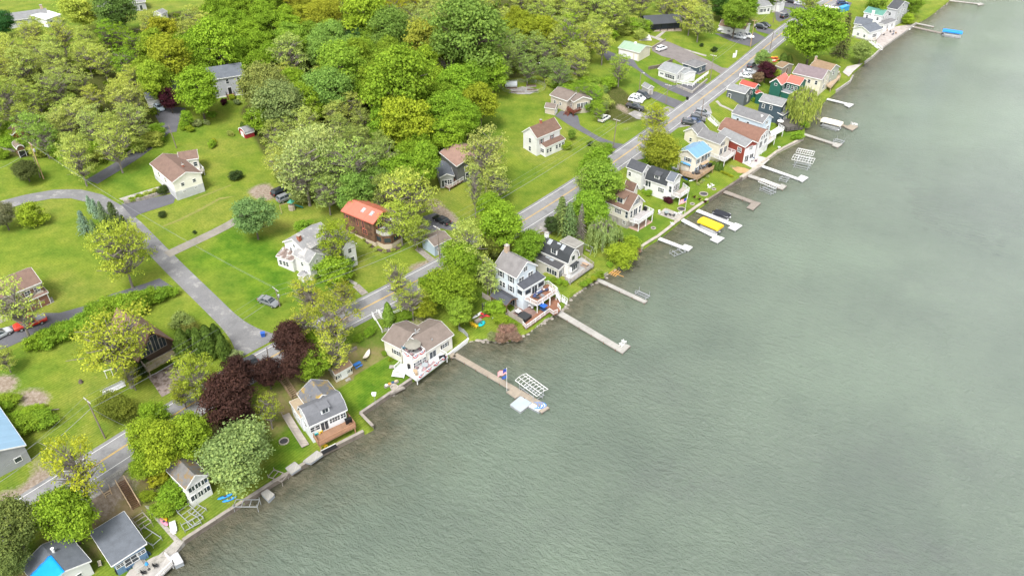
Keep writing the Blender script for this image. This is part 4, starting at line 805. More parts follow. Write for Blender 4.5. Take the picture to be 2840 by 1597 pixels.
# white house with brown roof
h9=Bld('house','white house with brown gable roof and raised white deck on the lawn','F',(305,690,550,794,742,696),5.6,3.6,C_((.62,.59,.52)),R_BRN2,oh=.4,found=CONC,fh=2.3); h9.win('f .52 3.6 2.0 1.2 4;f .85 1.0 1.0 1.0;e .5 6.4 1.9 1.3 3s;e .22 2.9 .9 2.1;e .5 2.9 1.7 2.1 d;e .8 2.9 .9 2.1;f .93 3.2 .8 1.9')
for fx in (.52,): h9.dormer(fx,.12,2.4,1.7,2.2,roofm=R_BRN2)
deck(h9.root,'F',(558,885,655,912,810,800,715,757),h9.zg+2.75,boards((.42,.4,.4),0),VINYL,[(0,1,2,3)],posts=(1,2),fascia=WHITE)
p=to_local(h9.root,at('F',735,855,h9.zg+2.75)); mb=MB(); mb.box(p[0]-.1,p[0]+.1,p[1]-.1,p[1]+.1,0,2.5); mb.build('post',WHITE,h9.root)
area(R_('F',540,960,640,1000,800,900,720,860),mat('terracotta_pad',(.36,.25,.2),.9),'terracotta patio under the raised deck',name='patio')
h9b=Bld('house','','F',(490,545,600,590,670,560),5.6,2.2,C_((.62,.59,.52)),R_BRN2,host=h9,oh=.3)
# long white house with charcoal roof
h10=Bld('house','long white house with charcoal roof, dormer and small raised porch deck','F',(715,448,948,527,1100,450),4.6,3.0,W_SID,R_BLK,'gambrel',oh=.25); h10.win('f .14 2.6 1.7 2.0 d;f .78 2.2 1.8 1.3 4'); h10.dormer(.5,.08,1.7,1.2,1.7,roofm=R_DK)
h10f=Bld('house','','F',(940,457,1022,484,1133,418),6.4,1.7,W_SID,R_SLATE,host=h10,oh=.3,zg=h10.zg); h10f.win('e .5 6.3 1.2 1.2 2s;e .28 2.6 1.0 2.1;e .55 2.6 1.9 2.1 d;e .82 2.6 .9 2.0;f .7 2.9 .8 1.9;f .6 .6 .8 .9')
h10b=Bld('house','','F',(520,322,692,388,790,330),7.0,1.9,W_SID,R_DK,host=h10,oh=.3,zg=h10.zg); h10b.win('e .35 5.6 .7 .9;f .2 4.6 .8 1.2')
deck(h10.root,'F',(1008,610,1088,640,1187,570,1120,520,1100,545),h10.zg+2.5,boards((.4,.36,.32),0),VINYL,[(0,1,2,3)],posts=(1,2),fascia=WHITE)
deck(h10.root,'F',(672,500,740,520,790,500,730,480),h10.zg+2.5,WHITE,VINYL,[(0,1)],posts=(0,1),name='side_landing'); stairs('steps','',[*at('F',745,518,h10.zg+2.5)],[*at('F',800,590,h10.zg+.1)],1.2,WHITE,VINYL,parent=h10.root)
# beige house with the blue metal roof
h11=Bld('house','beige two storey house with bright blue metal roof and hanging deck','F',(1432,138,1267,233,1078,146),6.6,1.6,C_((.68,.64,.56)),seam((.14,.28,.44)),oh=.4); h11.win('e .45 4.6 1.6 1.1 2s;f .1 4.4 1.0 1.3 s;f .3 3.9 1.6 2.1 d;f .5 3.9 1.6 2.1 d;f .82 4.4 1.0 1.3 s;f .1 1.7 1.0 1.4 s;f .35 1.3 1.7 2.1 d;f .6 1.3 1.7 2.1 d;f .85 1.7 1.0 1.4 s',shut=plain('shutter_blue',(.05,.12,.22)))
deck(h11.root,'F',(1083,350,1102,395,1276,446,1445,332,1385,285,1262,368),h11.zg+1.5,boards((.33,.24,.17),0),mat('deck_pine',(.42,.29,.17),.8),[(0,1,2,3)],posts=(1,2,3))
mb=MB(); h11.plate(mb,'f',.42,3.6,3.6,.14,0,1.2); h11.b(mb,'balcony',WOODT)
gz=at('F',1172,330,h11.zg+1.5); g=empty('gazebo',tuple(gz),h11.rz,'soft top gazebo with blue canopy on the timber deck','gazebo'); mb=MB(); mb.add([(-2,-1.8,2.2),(2,-1.8,2.2),(2,1.8,2.2),(-2,1.8,2.2),(0,0,3.4),(-2,-1.8,2.0),(2,-1.8,2.0),(2,1.8,2.0),(-2,1.8,2.0)],[(0,1,4),(1,2,4),(2,3,4),(3,0,4),(0,5,6,1),(1,6,7,2),(2,7,8,3),(3,8,5,0)]); mb.build('canopy',plain('canopy_blue',(.09,.27,.5)),g)
for sx in (-1.8,1.8):
    for sy in (-1.6,1.6): mb=MB(); mb.cyl(sx,sy,0,2.3,.05); mb.build('post',DARK,g)
# row by the road bend
h12=Bld('house','long cream two storey house with grey roof and white lake deck','G',(480,716,714,805,812,745),6.2,1.8,CREAM,R_GREY,oh=.3); h12.win('f .12 3.4 .8 1.3;f .5 3.4 .8 1.3;e .35 5.2 1.0 1.2 2s;e .25 2.3 1.5 2.1 d;e .7 2.3 1.5 2.1 d'); h12.vent(.72,.3,.5)
h12b=Bld('house','','G',(600,655,497,718,320,684),6.2,1.9,CREAM,R_GREY,host=h12,zg=h12.zg); h12b.win('e .5 3.4 .8 1.2')
deck(h12.root,'G',(610,905,760,968,868,890,790,862,720,912,690,925),h12.zg+2.2,boards((.4,.38,.36),0),VINYL,[(0,1,2,3)],posts=(0,1,2),fascia=WHITE)
h13=Bld('house','narrow house with red side wall, white lake front and grey roof','G',(690,700,968,833,1062,772),5.6,1.5,REDS,R_LG,oh=.25); h13.win('f .82 3.2 1.5 1.4 3;f .45 1.0 .9 .9'); mb=MB(); h13.plate(mb,'e',.5,-1,h13.W-.6,6.0,0,.03); h13.b(mb,'front_wall',W_SID); h13.win('e .5 4.0 1.8 1.2 3;e .3 .2 1.6 2.1 d;e .72 .2 1.6 2.1 d')
h14=Bld('house','house with long brown gambrel roof and a sheltered upper deck','G',(690,655,1098,787,1190,692),5.4,2.8,W_SID,SH((.21,.115,.085)),'gambrel',oh=.3); h14.win('e .3 5.6 .8 1.1;e .5 5.6 .8 1.1;e .7 5.6 .8 1.1;e .3 2.8 1.6 2.1 d;e .7 2.8 1.6 2.1 d'); h14.vent(.15,.6,.5)
deck(h14.root,'G',(1040,800,1140,835,1272,735,1180,700),h14.zg+2.4,boards((.4,.36,.32),0),VINYL,[(0,1,2,3)],posts=(0,1,2),fascia=WHITE)
h15=Bld('house','pale blue two storey house with grey gable roof between brown roof and navy house','G',(828,487,1142,592,1294,548),6.8,2.0,LBLUE,R_GREY,oh=.3); h15.win('f .2 4.2 .8 1.5;f .55 4.2 .8 1.5;e .5 5.6 1.6 1.1 3;e .25 3.0 1.2 1.4 2;e .7 3.0 1.6 1.5 2;e .3 .6 1.6 2 d'); h15.vent(.35,.2,.5); h15.vent(.85,.3,.3,.3,WHITE)
deck(h15.root,'G',(1190,690,1225,722,1355,655,1300,620),h15.zg+2.3,WHITE,VINYL,[(0,1,2,3)],posts=(1,2),fascia=WHITE); deck(h15.root,'G',(828,520,840,560,885,572,880,530),h15.zg+3.2,WHITE,VINYL,[(0,1,2)],posts=(0,1),name='porch')
h16=Bld('house','navy two storey house with grey roof beside the big willow','G',(1102,365,1338,424,1392,350),6.4,1.4,NAVY,R_LG,oh=.3); h16.win('f .2 4.3 .8 1.3;f .55 4.3 .8 1.3;f .4 1.4 1.2 1.0 2;e .5 4.2 1 1.2'); h16.vent(.1,.2,.4)
h16b=Bld('house','','G',(1425,462,1345,512,1278,468),3.4,.8,NAVY,R_GREY,'shed',host=h16,zg=h16.zg); h16b.win('e .3 .8 1.2 1.3 2;e .75 .8 1.2 1.3 2;f .5 .8 2.5 1.3 4')
deck(h16.root,'G',(1275,580,1380,660,1545,640,1590,590,1450,540,1380,545),h16.zg+.8,boards((.12,.11,.1),0),BLACK,[(0,1,2,3)],posts=(1,2),bal=False,cables=True)
h17=Bld('house','dark green house with coral red L shaped roof and flat roofed wing','G',(1420,150,1332,210,1218,174),6.2,2.0,TEAL,seam((.46,.12,.09)),oh=.35); h17.win('e .5 5.6 .9 .7 p;f .2 4 .8 1.2;f .6 4 .8 1.2')
h17b=Bld('house','','G',(1375,175,1515,212,1580,160),6.2,1.8,TEAL,seam((.46,.12,.09)),host=h17,zg=h17.zg); h17b.win('f .15 4 .8 1.3;f .5 4 .8 1.3;f .8 4 .8 1.3;e .5 4 .8 1.2')
h17c=Bld('house','','G',(1310,262,1415,294,1530,235),3.4,.02,TEAL,mat('grey_membrane',(.22,.23,.25),.9),'flat',host=h17,zg=h17.zg,oh=.1)
h18=Bld('house','small charcoal house with grey roof right beside the road','G',(778,245,967,296,1026,240),4.0,1.2,C_((.1,.115,.13)),R_LG,oh=.25); h18.win('s .5 1;f .18 .9 .9 1.6;e .4 2.2 .8 .9;e .85 2.6 .8 .9'); h18.door('e',.6,.1,.9,2.0,GRSID)
h19=Bld('outbuilding','green outbuilding with red roof behind the charcoal house','G',(905,194,1063,240,1100,206),4.4,1.1,TEAL,seam((.34,.07,.05)),cat='outbuilding',oh=.25); h19.win('e .5 3.0 .8 .9;f .85 2.0 .8 1.0'); h19b=Bld('x','','G',(1035,262,1080,297,1127,270),2.4,.6,TEAL,seam((.34,.07,.05)),host=h19,zg=h19.zg,oh=.15)
h20=Bld('house','cream house with mauve shingle roof near the lake edge','H',(796,655,1062,716,1125,640),6.4,2.2,CREAM,R_MAUVE,oh=.35); h20.win('f .85 4.1 .9 1.4;f .3 4.1 .9 1.3;e .3 4.2 1.0 1.4;e .7 4.2 1.0 1.4;e .5 1.4 2.2 1.6 4;f .6 4.1 .9 1.3')
deck(h20.root,'H',(1095,760,1140,790,1225,690,1200,650),h20.zg+1.6,boards((.45,.34,.24),0),mat('pine_rail',(.5,.4,.3),.8),[(0,1,2,3)],posts=(1,2))
h21=Bld('house','sage house with tan brown roof behind the mauve roof','H',(945,600,1128,652,1202,596),6.0,2.0,C_((.34,.37,.3)),R_TAN,oh=.3); h21.win('e .5 4.2 1 1.4;e .3 1.4 1 1.3;f .5 4 .9 1.2'); h21.chimney(.05,.4,1.6,.7,mat('tan_brick',(.4,.3,.22)))
h21b=Bld('x','','H',(1218,640,1125,700,1108,680),3.0,.5,C_((.34,.37,.3)),R_TAN,'shed',host=h21,W=2.6,zg=h21.zg,oh=.15)
h22=Bld('shed','small brown roofed shed beside the bright kayak pile','H',(643,588,710,612,775,568),2.6,1.0,WOODG,R_TAN,cat='shed',oh=.2); h22.door('e',.5,0,.9,1.9,WOODB)
h23=Bld('house','white single storey house with charcoal roof on the point','H',(1605,258,1488,296,1334,252),3.8,1.7,W_SID,R_SLATE,oh=.3,found=CONC,fh=.6); h23.win('e .25 1.3 .9 1.1;e .65 1.3 1.0 1.1 2;f .5 1.0 3 1.4 4'); h23b=Bld('x','','H',(1345,215,1500,235,1590,180),3.8,1.2,W_SID,R_SLATE,host=h23,zg=h23.zg)
deck(h23.root,'H',(1455,350,1540,362,1600,300,1490,290),h23.zg+.6,boards((.4,.33,.27),0),VINYL,[(0,1,2)],posts=(0,1))
h24=Bld('house','white two storey house with green metal roof on the point','H',(1433,112,1602,146,1655,102),6.4,1.5,W_SID,seam((.1,.24,.2)),oh=.3); h24.win('f .2 4.2 .9 1.2;f .8 4.2 .9 1.2;e .3 4.2 .9 1.3;e .7 4.2 .9 1.3'); mb=MB(); h24.plate(mb,'f',.5,-1,1.1,9.0,0,.7); h24.b(mb,'chimney_stack',WHITE)
h24b=Bld('x','','H',(1560,205,1625,222,1690,172),3.6,.9,W_SID,R_GREY,'hip',host=h24,zg=h24.zg,oh=.2); h24b.win('f .5 1.2 2.2 1.4 4;e .3 1.2 1.4 1.4 3;e .7 1.2 1.4 1.4 3')
h25=Bld('house','grey many windowed house with steep gables at the far shore','H',(1640,72,1735,92,1822,30),8.0,2.4,GRSID,R_DK,oh=.3); h25.win('e .25 5.6 1.2 1.5 2;e .5 5.6 1.2 1.5 2;e .75 5.6 1.2 1.5 2;e .3 2.6 1.4 1.6 2;e .7 2.6 1.4 1.6 2;e .5 8 1.2 1.2;f .4 5 1 1.3')
deck(h25.root,'H',(1770,110,1810,118,1868,70,1835,55),h25.zg+2.6,WHITE,VINYL,[(0,1,2,3)],posts=(0,1,2)); deck(h25.root,'H',(1650,170,1690,182,1790,110,1740,100),h25.zg+2.0,boards((.4,.3,.24),0),VINYL,[(0,1,2)],posts=(0,1,2),name='lower_deck')
h26=Bld('garage','white block garage with rusty brown roof by the boat trailer','H',(138,234,377,270,418,212),3.2,1.4,W_SID,mat('rust_shingle',(.2,.135,.095),.9,var=.25,scale=2,fine=.3),cat='garage',oh=.2); h26.garage('e',.5,2.8,2.3); h26.door('f',.85,0,.9,2.0,NAVY); h26.win('f .4 1.4 1.2 .6')
h27=Bld('house','small white house with grey roof at the top by the road','H',(505,66,618,54,690,12),3.6,1.3,W_SID,R_LG,W=9,oh=.3); h27.win('f .2 1.2 1 1.3 s;f .5 1.2 1 1.3;f .8 1.2 1 1.3;e .3 1.2 1 1.3;e .7 1.2 1 1.3'); h27b=Bld('x','','H',(600,20,690,40,720,15),3.6,1.1,W_SID,R_LG,host=h27,W=5,oh=.2)
# upland, right
h28=Bld('cabin','long black cabin with black metal roof and full width front porch','I',(1706,220,1352,243,1286,170),3.0,2.3,C_((.035,.045,.055)),seam((.06,.065,.075)),cat='cabin',W=9.5,oh=.3,inset=2.4,trim=BLACK); h28.win('f .25 .1 1.7 2.1 d;f .55 .9 1.2 1.3;f .8 .1 1.6 2.1 d;e .6 1 1 1.2')
mb=MB(); mb.box(.2,h28.L-.2,.1,2.7,-1.2,.08); pd=h28.b(mb,'porch_floor',boards((.4,.33,.27),1))
for k in range(6): x=.35+(h28.L-.7)*k/5; mb=MB(); mb.box(x-.09,x+.09,.2,.38,0,3.1); h28.b(mb,'post',BLACK,pd)
h29=Bld('garage','cream two bay garage with pale green metal roof and cupola','I',(1083,460,1289,510,1410,451),3.2,1.5,CREAM,seam((.27,.38,.28)),cat='garage',oh=.25); h29.garage('f',.2,2.6,2.3); h29.garage('f',.54,2.6,2.3); h29.door('f',.86,0); mb=MB(); mb.box(h29.L*.52-.4,h29.L*.52+.4,h29.W/2-.4,h29.W/2+.4,4.5,5.3); cu=h29.b(mb,'cupola',WHITE,h29.roof)
h30=Bld('house','white bungalow with grey roof above its white fence','I',(1463,660,1640,716,1792,664),3.2,1.5,W_SID,SH((.26,.275,.28)),oh=.3,found=CONC,fh=.5); h30.win('f .2 1.5 1.6 .6;f .5 1 .8 1.3 s;f .7 1 .8 1.3 s;f .88 1 .8 1.3;e .2 1 .8 1.3;e .4 1 .8 1.3;e .6 1 .8 1.3'); h30b=Bld('x','','I',(1640,672,1715,715,1795,672),3.0,.7,W_SID,SH((.26,.275,.28)),host=h30,zg=h30.zg,oh=.2)
h31=Bld('garage','dark blue hip roofed garage behind the white bungalow','I',(1698,604,1831,649,1928,606),2.9,1.5,C_((.06,.085,.12)),R_GREY,'hip',cat='garage',oh=.3); h31.win('f .5 1 1 1;e .5 1 1 1')
h32=Bld('house','beige house with brown hipped gables and dark red deck','I',(428,912,598,972,760,905),3.9,1.6,BEIGE,R_TAUPE,oh=.35); h32.win('f .25 1.6 .8 .9;f .6 1.6 .7 .9;b .5 1.6'); h32b=Bld('x','','I',(590,925,657,982,808,930),3.9,1.4,BEIGE,R_TAUPE,host=h32,zg=h32.zg,oh=.35); h32b.win('e .3 1.2 1.3 1.9 2p;e .5 1.2 1.3 1.9 2p;e .7 1.2 1.3 1.9 2p;f .6 1.4 .9 1.4'); h32b.vent(.2,.3)
h32c=Bld('x','','I',(378,1032,482,1048,553,1016),2.6,1.1,BEIGE,R_TAUPE,host=h32,zg=h32.zg-.4,oh=.2); h32c.garage('e',.5,2.2,2.0)
deck(h32.root,'I',(560,1015,655,1085,846,990,800,965,655,1035),h32.zg+.9,boards((.17,.055,.035),0),mat('red_stain',(.17,.05,.03),.7),[(0,1,2,3)],posts=(0,1,2))
stairs('steps','',[*at('I',615,1055,h32.zg+.9)],[*at('I',580,1120,h32.zg-.6)],1.4,mat('red_stain',(.17,.05,.03)),mat('red_stain',(.17,.05,.03)),parent=h32.root)
h33=Bld('house','white two storey farmhouse with brown roofs and front sunporch','I',(542,1232,308,1330,262,1252),6.0,2.6,W_SID,R_BRN2,W=6.5,oh=.3); h33.win('f .35 3.6 .8 1.4 s;f .8 3.6 .8 1.5 s;e .5 3.6 .9 1.4;e .5 .9 .9 1.4',shut=plain('shutter_maroon',(.12,.03,.04))); h33.chimney(.55,.5,.9,.6)
h33g=Bld('x','','I',(450,1270,505,1300,400,1300),6.0,2.2,W_SID,R_BRN2,host=h33,W=4.5,zg=h33.zg,oh=.25) if 0 else None
h33p=Bld('x','','I',(582,1332,392,1418,330,1385),3.0,1.0,W_SID,R_BRN2,'shed',host=h33,W=3.4,zg=h33.zg,oh=.2); h33p.win('f .1 1 .9 1.2;f .26 1 .9 1.2;f .42 1 .9 1.2;f .75 1 .9 1.2;f .9 1 .9 1.2;e .5 1 1.6 1.2 2'); h33p.door('f',.58)
h34=Bld('shed','small grey shed with bins beside the asphalt drive','I',(1308,822,1368,854,1408,828),2.5,1.0,C_((.36,.35,.34)),R_LG,cat='shed',oh=.15); h34.door('e',.5,0,1.2,1.9,plain('grey_door',(.3,.27,.25)))
# upland, middle
h35=Bld('house','dark grey house with dusty brown roof among the tall trees','J',(1598,135,1746,256,1985,160),5.4,1.9,C_((.12,.125,.12)),SH((.3,.19,.155)),oh=.4); h35.win('e .3 3.4 .9 1.1;e .75 3.4 .9 1.1;e .4 .6 2.4 1.8 2'); h35b=Bld('x','','J',(1565,345,1700,312,1660,200),3.0,1.0,C_((.3,.31,.3)),R_SLATE,'shed',host=h35,oh=.25,zg=h35.zg) if 0 else Bld('x','','J',(1560,240,1598,352,1720,318),3.2,1.0,C_((.3,.31,.3)),R_SLATE,host=h35,oh=.25,zg=h35.zg); h35b.win('e .3 .1 1.5 2.1 d;e .7 .9 1.2 1.3 2')
deck(h35.root,'J',(1602,395,1682,440,1832,352,1775,312,1720,345),h35.zg+.5,boards((.28,.15,.09),0),VINYL,[(0,1,2,3)],posts=(1,2))
CED=boards((.17,.09,.055),0); CEDW=mat('cedar_wall',(.2,.115,.07),.8,var=.3,scale=2,fine=.25,stripe=(2,.2,.25),stain=((.09,.05,.035),.5,.5))
h36=Bld('house','brown cedar house with coral red metal roof and curved balcony','J',(757,634,1032,748,1210,640),6.6,1.7,CEDW,seam((.47,.145,.1)),oh=.4,found=plain('pale_foundation',(.5,.43,.33)),fh=.9,trim=plain('red_trim',(.5,.14,.1))); h36.win('f .12 4.4 .9 1.4;f .45 4.0 .5 2.0 p;f .65 4.0 .5 2.0 p;f .68 2.3 1.4 1.3 2;e .3 4.2 1.6 2.1 d;e .7 4.2 1.6 2.1 d'); h36.skylight(.52,.3,.8,1.1); h36.skylight(.78,.3,.8,1.1)
bay=[to_local(h36.root,at('J',x,y,h36.zg+3.3)) for x,y in ((1035,812),(1118,850),(1185,845),(1262,798),(1215,720),(1090,760))]; mb=MB(); mb.prism(bay,.9,3.3); by=mb.build('bay',CEDW,h36.root); mb=MB(); mb.prism(bay,-2,.9); mb.build('foundation',plain('pale_foundation',(.5,.43,.33)),by); rail(by,bay[:4],3.4,mat('grey_rail',(.5,.48,.45)),.9,solid=True); mb=MB(); mb.prism(bay,3.3,3.42); mb.build('balcony_floor',boards((.33,.32,.3),0),by)
for i in range(3):
    a,b=np.array(bay[i]),np.array(bay[i+1]); c=(a+b)/2; n=c-np.mean(bay,axis=0); n/=np.linalg.norm(n); d=(b-a)/np.linalg.norm(b-a); mb=MB(); mb.bar((*(c-d*.8+n*.03),2.0),(*(c+d*.8+n*.03),2.0),.06,1.2); mb.build('pane',GLASS,by)
OLDR=SH((.26,.26,.265),((.4,.38,.36),.35,.6))
h37=Bld('farmhouse','weathered white farmhouse with patchy grey roofs and brick chimney','J',(690,838,445,985,264,896),6.0,2.2,W_SID,OLDR,oh=.3); h37.win('e .4 4.2 .7 1.0;e .7 4.2 .7 1.0;e .5 5.9 .7 .7'); h37.chimney(.86,.36,1.3,.8)
h37b=Bld('x','','J',(338,1004,482,1086,625,1012),5.0,1.8,W_SID,OLDR,host=h37,oh=.3); h37b.win('e .5 .8 1.0 1.9;f .5 3.0 .8 1.0;f .65 .8 1.2 1.1 2;e .5 4.2 .6 .6')
h37c=Bld('x','','J',(640,870,772,965,860,890),6.0,2.0,W_SID,OLDR,host=h37,oh=.3); h37c.win('e .5 .8 1.8 1.9 2;e .5 4.2 .9 1.2;f .6 3.6 .9 1.2')
h37d=Bld('x','','J',(200,1022,342,1066,378,1000),3.0,.9,W_SID,mat('bare_roof',(.2,.15,.13),.9,var=.5,scale=3,stripe=(1,.4,.5),stain=((.5,.48,.46),.4,1)),'shed',host=h37,oh=.15); h37d.win('f .2 1 .8 1.2;f .45 1 .8 1.2;f .62 1 .8 1.2;s .5 1 .8 1.2')
h37e=Bld('x','','J',(385,1180,432,1208,495,1170),1.4,.5,W_SID,OLDR,host=h37,oh=.1)
h38=Bld('garage','pale blue garage with brown shingle roof built into the bank','J',(1702,872,1556,940,1440,866),3.0,1.0,C_((.38,.47,.54)),R_TAUPE,cat='garage',oh=.2); h38.garage('f',.5,3.0,2.2); h38.win('f .8 1.6 1.0 .5')
h39=Bld('house','white hillside house with brown hip and gable roof, grey block base','K',(1336,500,1537,670,1814,586),5.2,1.7,C_((.78,.76,.68)),R_BRN,oh=.35,found=mat('grey_block',(.46,.47,.48),.9),fh=2.2); h39.win('e .3 3.3 .8 .9;e .72 3.3 .8 .9;e .3 1.5 .9 .35;e .72 1.5 .9 .35;f .3 3.0;f .6 3.0'); h39.chimney(.72,.62,.6,.5); h39.vent(.55,.7,.3)
h39b=Bld('x','','K',(1600,478,1775,450,1700,392),5.2,1.3,C_((.78,.76,.68)),R_BRN,host=h39,W=6,zg=h39.zg,oh=.3); h39b.win('e .5 2.6 1.2 2.0 d;f .8 3.0 .9 1.2')
deck(h39.root,'K',(1735,535,1790,585,1825,560,1780,515),h39.zg+1.6,boards((.42,.36,.3),0),VINYL,[(0,1,2,3)],posts=(1,2)); stairs('steps','',[*at('K',1480,640,h39.zg+2.4)],[*at('K',1455,700,h39.zg+.6)],1.4,mat('rust_step',(.35,.2,.14)),VINYL,parent=h39.root)
h40=Bld('cabin','dark brown shingled chalet cabin with glazed gable front behind the spreading tree','B',(855,690,1120,890,1452,745),3.0,5.4,mat('cabin_frame',(.09,.06,.045),.8),SH((.2,.125,.1)),'aframe',cat='cabin',oh=.1,trim=WOODB); 
for t,z,w_,h in ((.2,2.7,1.3,1.7),(.38,2.7,1.5,3.0),(.56,2.7,1.5,3.8),(.74,2.7,1.4,2.4)): h40.win(f'e {t} {z} {w_} {h} 2p',trim=mat('chalet_frame',(.3,.27,.24)))
deck(h40.root,'B',(1150,905,1195,960,1455,818,1440,765),h40.zg+2.3,mat('mossy_boards',(.24,.2,.12),.95,var=.3,scale=2,stain=((.13,.15,.04),.5,1)),mat('grey_wood_rail',(.2,.17,.14)),[(0,1,2,3)],posts=(1,2),bal=False,cables=True)
h41=Bld('house','brick house with brown roof at the left edge above the pickup','B',(338,243,-90,418,-190,290),5.6,2.0,C_((.58,.53,.44)),R_BRN,W=8.0,oh=.3); h41.win('f .1 3.7 1.1 1.1 2s;f .3 3.7 1.1 1.1 2s;f .6 3.7 1.1 1.1 2s',shut=WOODB)
h41p=Bld('x','','B',(392,325,60,470,20,430),2.8,.7,mat('brick_wall',(.25,.12,.09),.9,stripe=(2,.09,.25)),R_BRN,'shed',host=h41,W=3.0,zg=h41.zg,inset=1.7,oh=.2); h41p.win('f .3 .9 1.2 1.3 2;f .6 .9 1.2 1.3 2')
for k in range(5): x=.3+(h41p.L-.6)*k/4; mb=MB(); mb.box(x-.08,x+.08,.15,.31,-.5,2.8); h41p.b(mb,'post',WHITE)
h42=Bld('building','grey building with pale blue metal roof at the left edge','A',(-60,0,212,392,-230,470),3.8,1.6,C_((.3,.31,.33)),seam((.22,.36,.5)),cat='building',oh=.3); h42.win('e .25 1.0 1.1 1.0 p'); 
h43=Bld('house','large grey colonial house with slate roof behind the lawn','L',(2302,706,1955,760,1890,668),6.4,2.6,C_((.4,.41,.44)),R_SLATE,W=9,oh=.3,found=WHITE,fh=.5); h43.win('f .18 4.3 .9 1.5;f .5 4.3 .9 1.5;f .85 4.3 .9 1.5;f .18 1.3 .9 1.5;f .85 1.3 .9 1.5'); h43.door('f',.48,.8,1.1,2.2,BLACK)
h43b=Bld('x','','L',(1760,800,1645,868,1588,786),3.8,2.2,C_((.4,.41,.44)),R_SLATE,host=h43,oh=.25)
st=[*h43.world(h43.L*.5,.2,.8)]; sf=np.array(h43.world(h43.L*.5,-2.2,0)); stairs('steps','',st,[sf[0],sf[1],h43.zg-.3],2.4,BRICK,BLACK,parent=h43.root)
h43g=Bld('garage','white garage with grey roof beyond the maroon tree','L',(1525,912,1372,938,1348,893),3.0,.9,W_SID,R_SLATE,cat='garage',W=6,oh=.2); h43g.garage('f',.4,2.6,2.1)
h44=Bld('shed','small red barn shed with rounded grey roof and white doors','L',(2392,1238,2303,1266,2242,1226),1.5,1.3,mat('barn_red',(.28,.025,.03),.7,stripe=(0,.2,.15)),SH((.26,.26,.27)),'barrel',cat='shed',oh=.1); h44.door('e',.38,-.1,.7,1.8); h44.door('e',.62,-.1,.7,1.8)
h45=Bld('house','low grey roofed ranch house at the top left corner','L',(455,150,60,205,40,120),3.0,1.5,C_((.5,.5,.52)),R_LG,W=10,oh=.4); h45.win('f .2 1 1 1.2;f .6 1 1.4 1.2'); h45.chimney(.1,.5,1.4,.9,mat('tan_brick',(.4,.3,.22)))
h45b=Bld('x','','L',(575,140,432,190,385,90),3.0,.8,W_SID,mat('white_membrane',(.72,.73,.76),.6),host=h45,oh=.3); h45b.win('f .7 1 1 1')
h46=Bld('house','grey house with grey roof at the top edge behind the dark tree','L',(1372,20,860,90,830,-10),3.2,1.6,C_((.4,.41,.44)),R_LG,W=9,oh=.3); h46.win('f .1 .1 1 2 p;f .22 1.2 .8 1.0;f .34 .9 1.4 1.3 2')
h47=Bld('shed','small pale shed among the trees near the top','L',(1575,110,1520,135,1465,110),2.6,.9,W_SID,R_LG,cat='shed',oh=.15); h47.win('f .5 1 .8 .8')
h48=Bld('shed','small taupe shed at the wood edge with two windows','M',(2308,640,2236,655,2206,636),2.6,.6,C_((.32,.29,.25)),R_BRN2,cat='shed',oh=.1); h48.win('f .3 1.0 .6 .9;f .7 1.0 .6 .9')
h49=Bld('barn','old red barn with brown roof at the left edge of the wood','K',(50,215,110,245,150,215),4.0,1.4,mat('barn_red',(.28,.025,.03)),R_BRN2,cat='barn',W=5,oh=.2); h49.win('f .5 1.4')
h50=Bld('shed','brown arched roof lean-to shed left of the wood','K',(110,330,150,372,215,350),2.6,1.0,WOODB,SH((.2,.155,.13)),'barrel',cat='shed',oh=.15); h50.door('e',.5,0,1.6,1.9,BLACK)
h51=Bld('shed','white shed half hidden behind the tall pale trees','J',(480,405,545,450,610,415),2.4,.8,W_SID,R_LG,cat='shed',oh=.1); h51.win('f .5 1 .7 .8;e .5 1 .7 .8')
# ---------------------------------------------------------------- single trees and plants, each placed by the middle of its crown
T=tree
# near left shore
T('oak','A',90,1050,430,'olivedark','large dull green tree at the lower left edge above the tarped roof'); T('oak','A',40,1330,300,'olivedark','dull green tree at the left edge touching the tarped roof')
T('maple','A',530,960,440,(.17,.25,.018),'bright green round tree between the road and the tarped cottage')
T('sparse','A',590,560,560,(.3,.31,.03),'open yellow green tree leaning over the roadside railing')
T('maple','A',1180,330,300,(.2,.27,.02),'yellow green tree on the bank right beside the road edge'); T('maple','A',1330,390,380,(.22,.28,.015),'bright yellow green tree above the mossy cottage'); T('maple','A',1530,330,360,(.22,.29,.015),'yellow green tree nearest the maroon tree'); T('maple','A',1180,540,230,(.17,.23,.02),'lower yellow green tree left of the mossy cottage'); T('maple','A',1240,160,230,'fresh','fresh green tree at the road above the yellow green clump')
T('shrub','A',1290,640,170,'gold','pale yellow shrub left of the mossy cottage roof','shrub'); T('shrub','A',1190,800,110,'lime','round lime shrub at the foot of the tan stairs','shrub'); T('shrub','A',1400,790,240,'fresh','yellow green bush in front of the mossy cottage','bush'); T('shrub','A',1330,900,170,'green','green bush above the kayaks','bush')
T('oak','C',600,1220,560,(.2,.25,.09),'large soft grey green tree beside the mossy cottage',ratio=2.0); T('shrub','C',740,1060,230,(.2,.25,.09),'soft grey green bush behind the picnic table','bush')
T('oak','C',530,720,430,'maroon','wide dark maroon tree on the bank left of the plank stairs',ratio=2.3); T('maple','C',610,520,230,'maroon','thin maroon tree beside the car on the road'); T('maple','C',600,880,250,(.045,.024,.022),'lower dark maroon tree over the lawn')
T('maple','C',1030,270,290,'maroon','maroon tree at the road over the lane mouth'); T('maple','C',1110,440,280,'maroon','maroon tree right of the plank stairs'); T('maple','C',850,530,230,'maroon','dark maroon tree left of the plank stairs')
T('maple','C',1200,470,260,'green','leafy green tree behind the small white shed'); T('shrub','C',1190,260,170,'fresh','green bush below the road edge','bush')
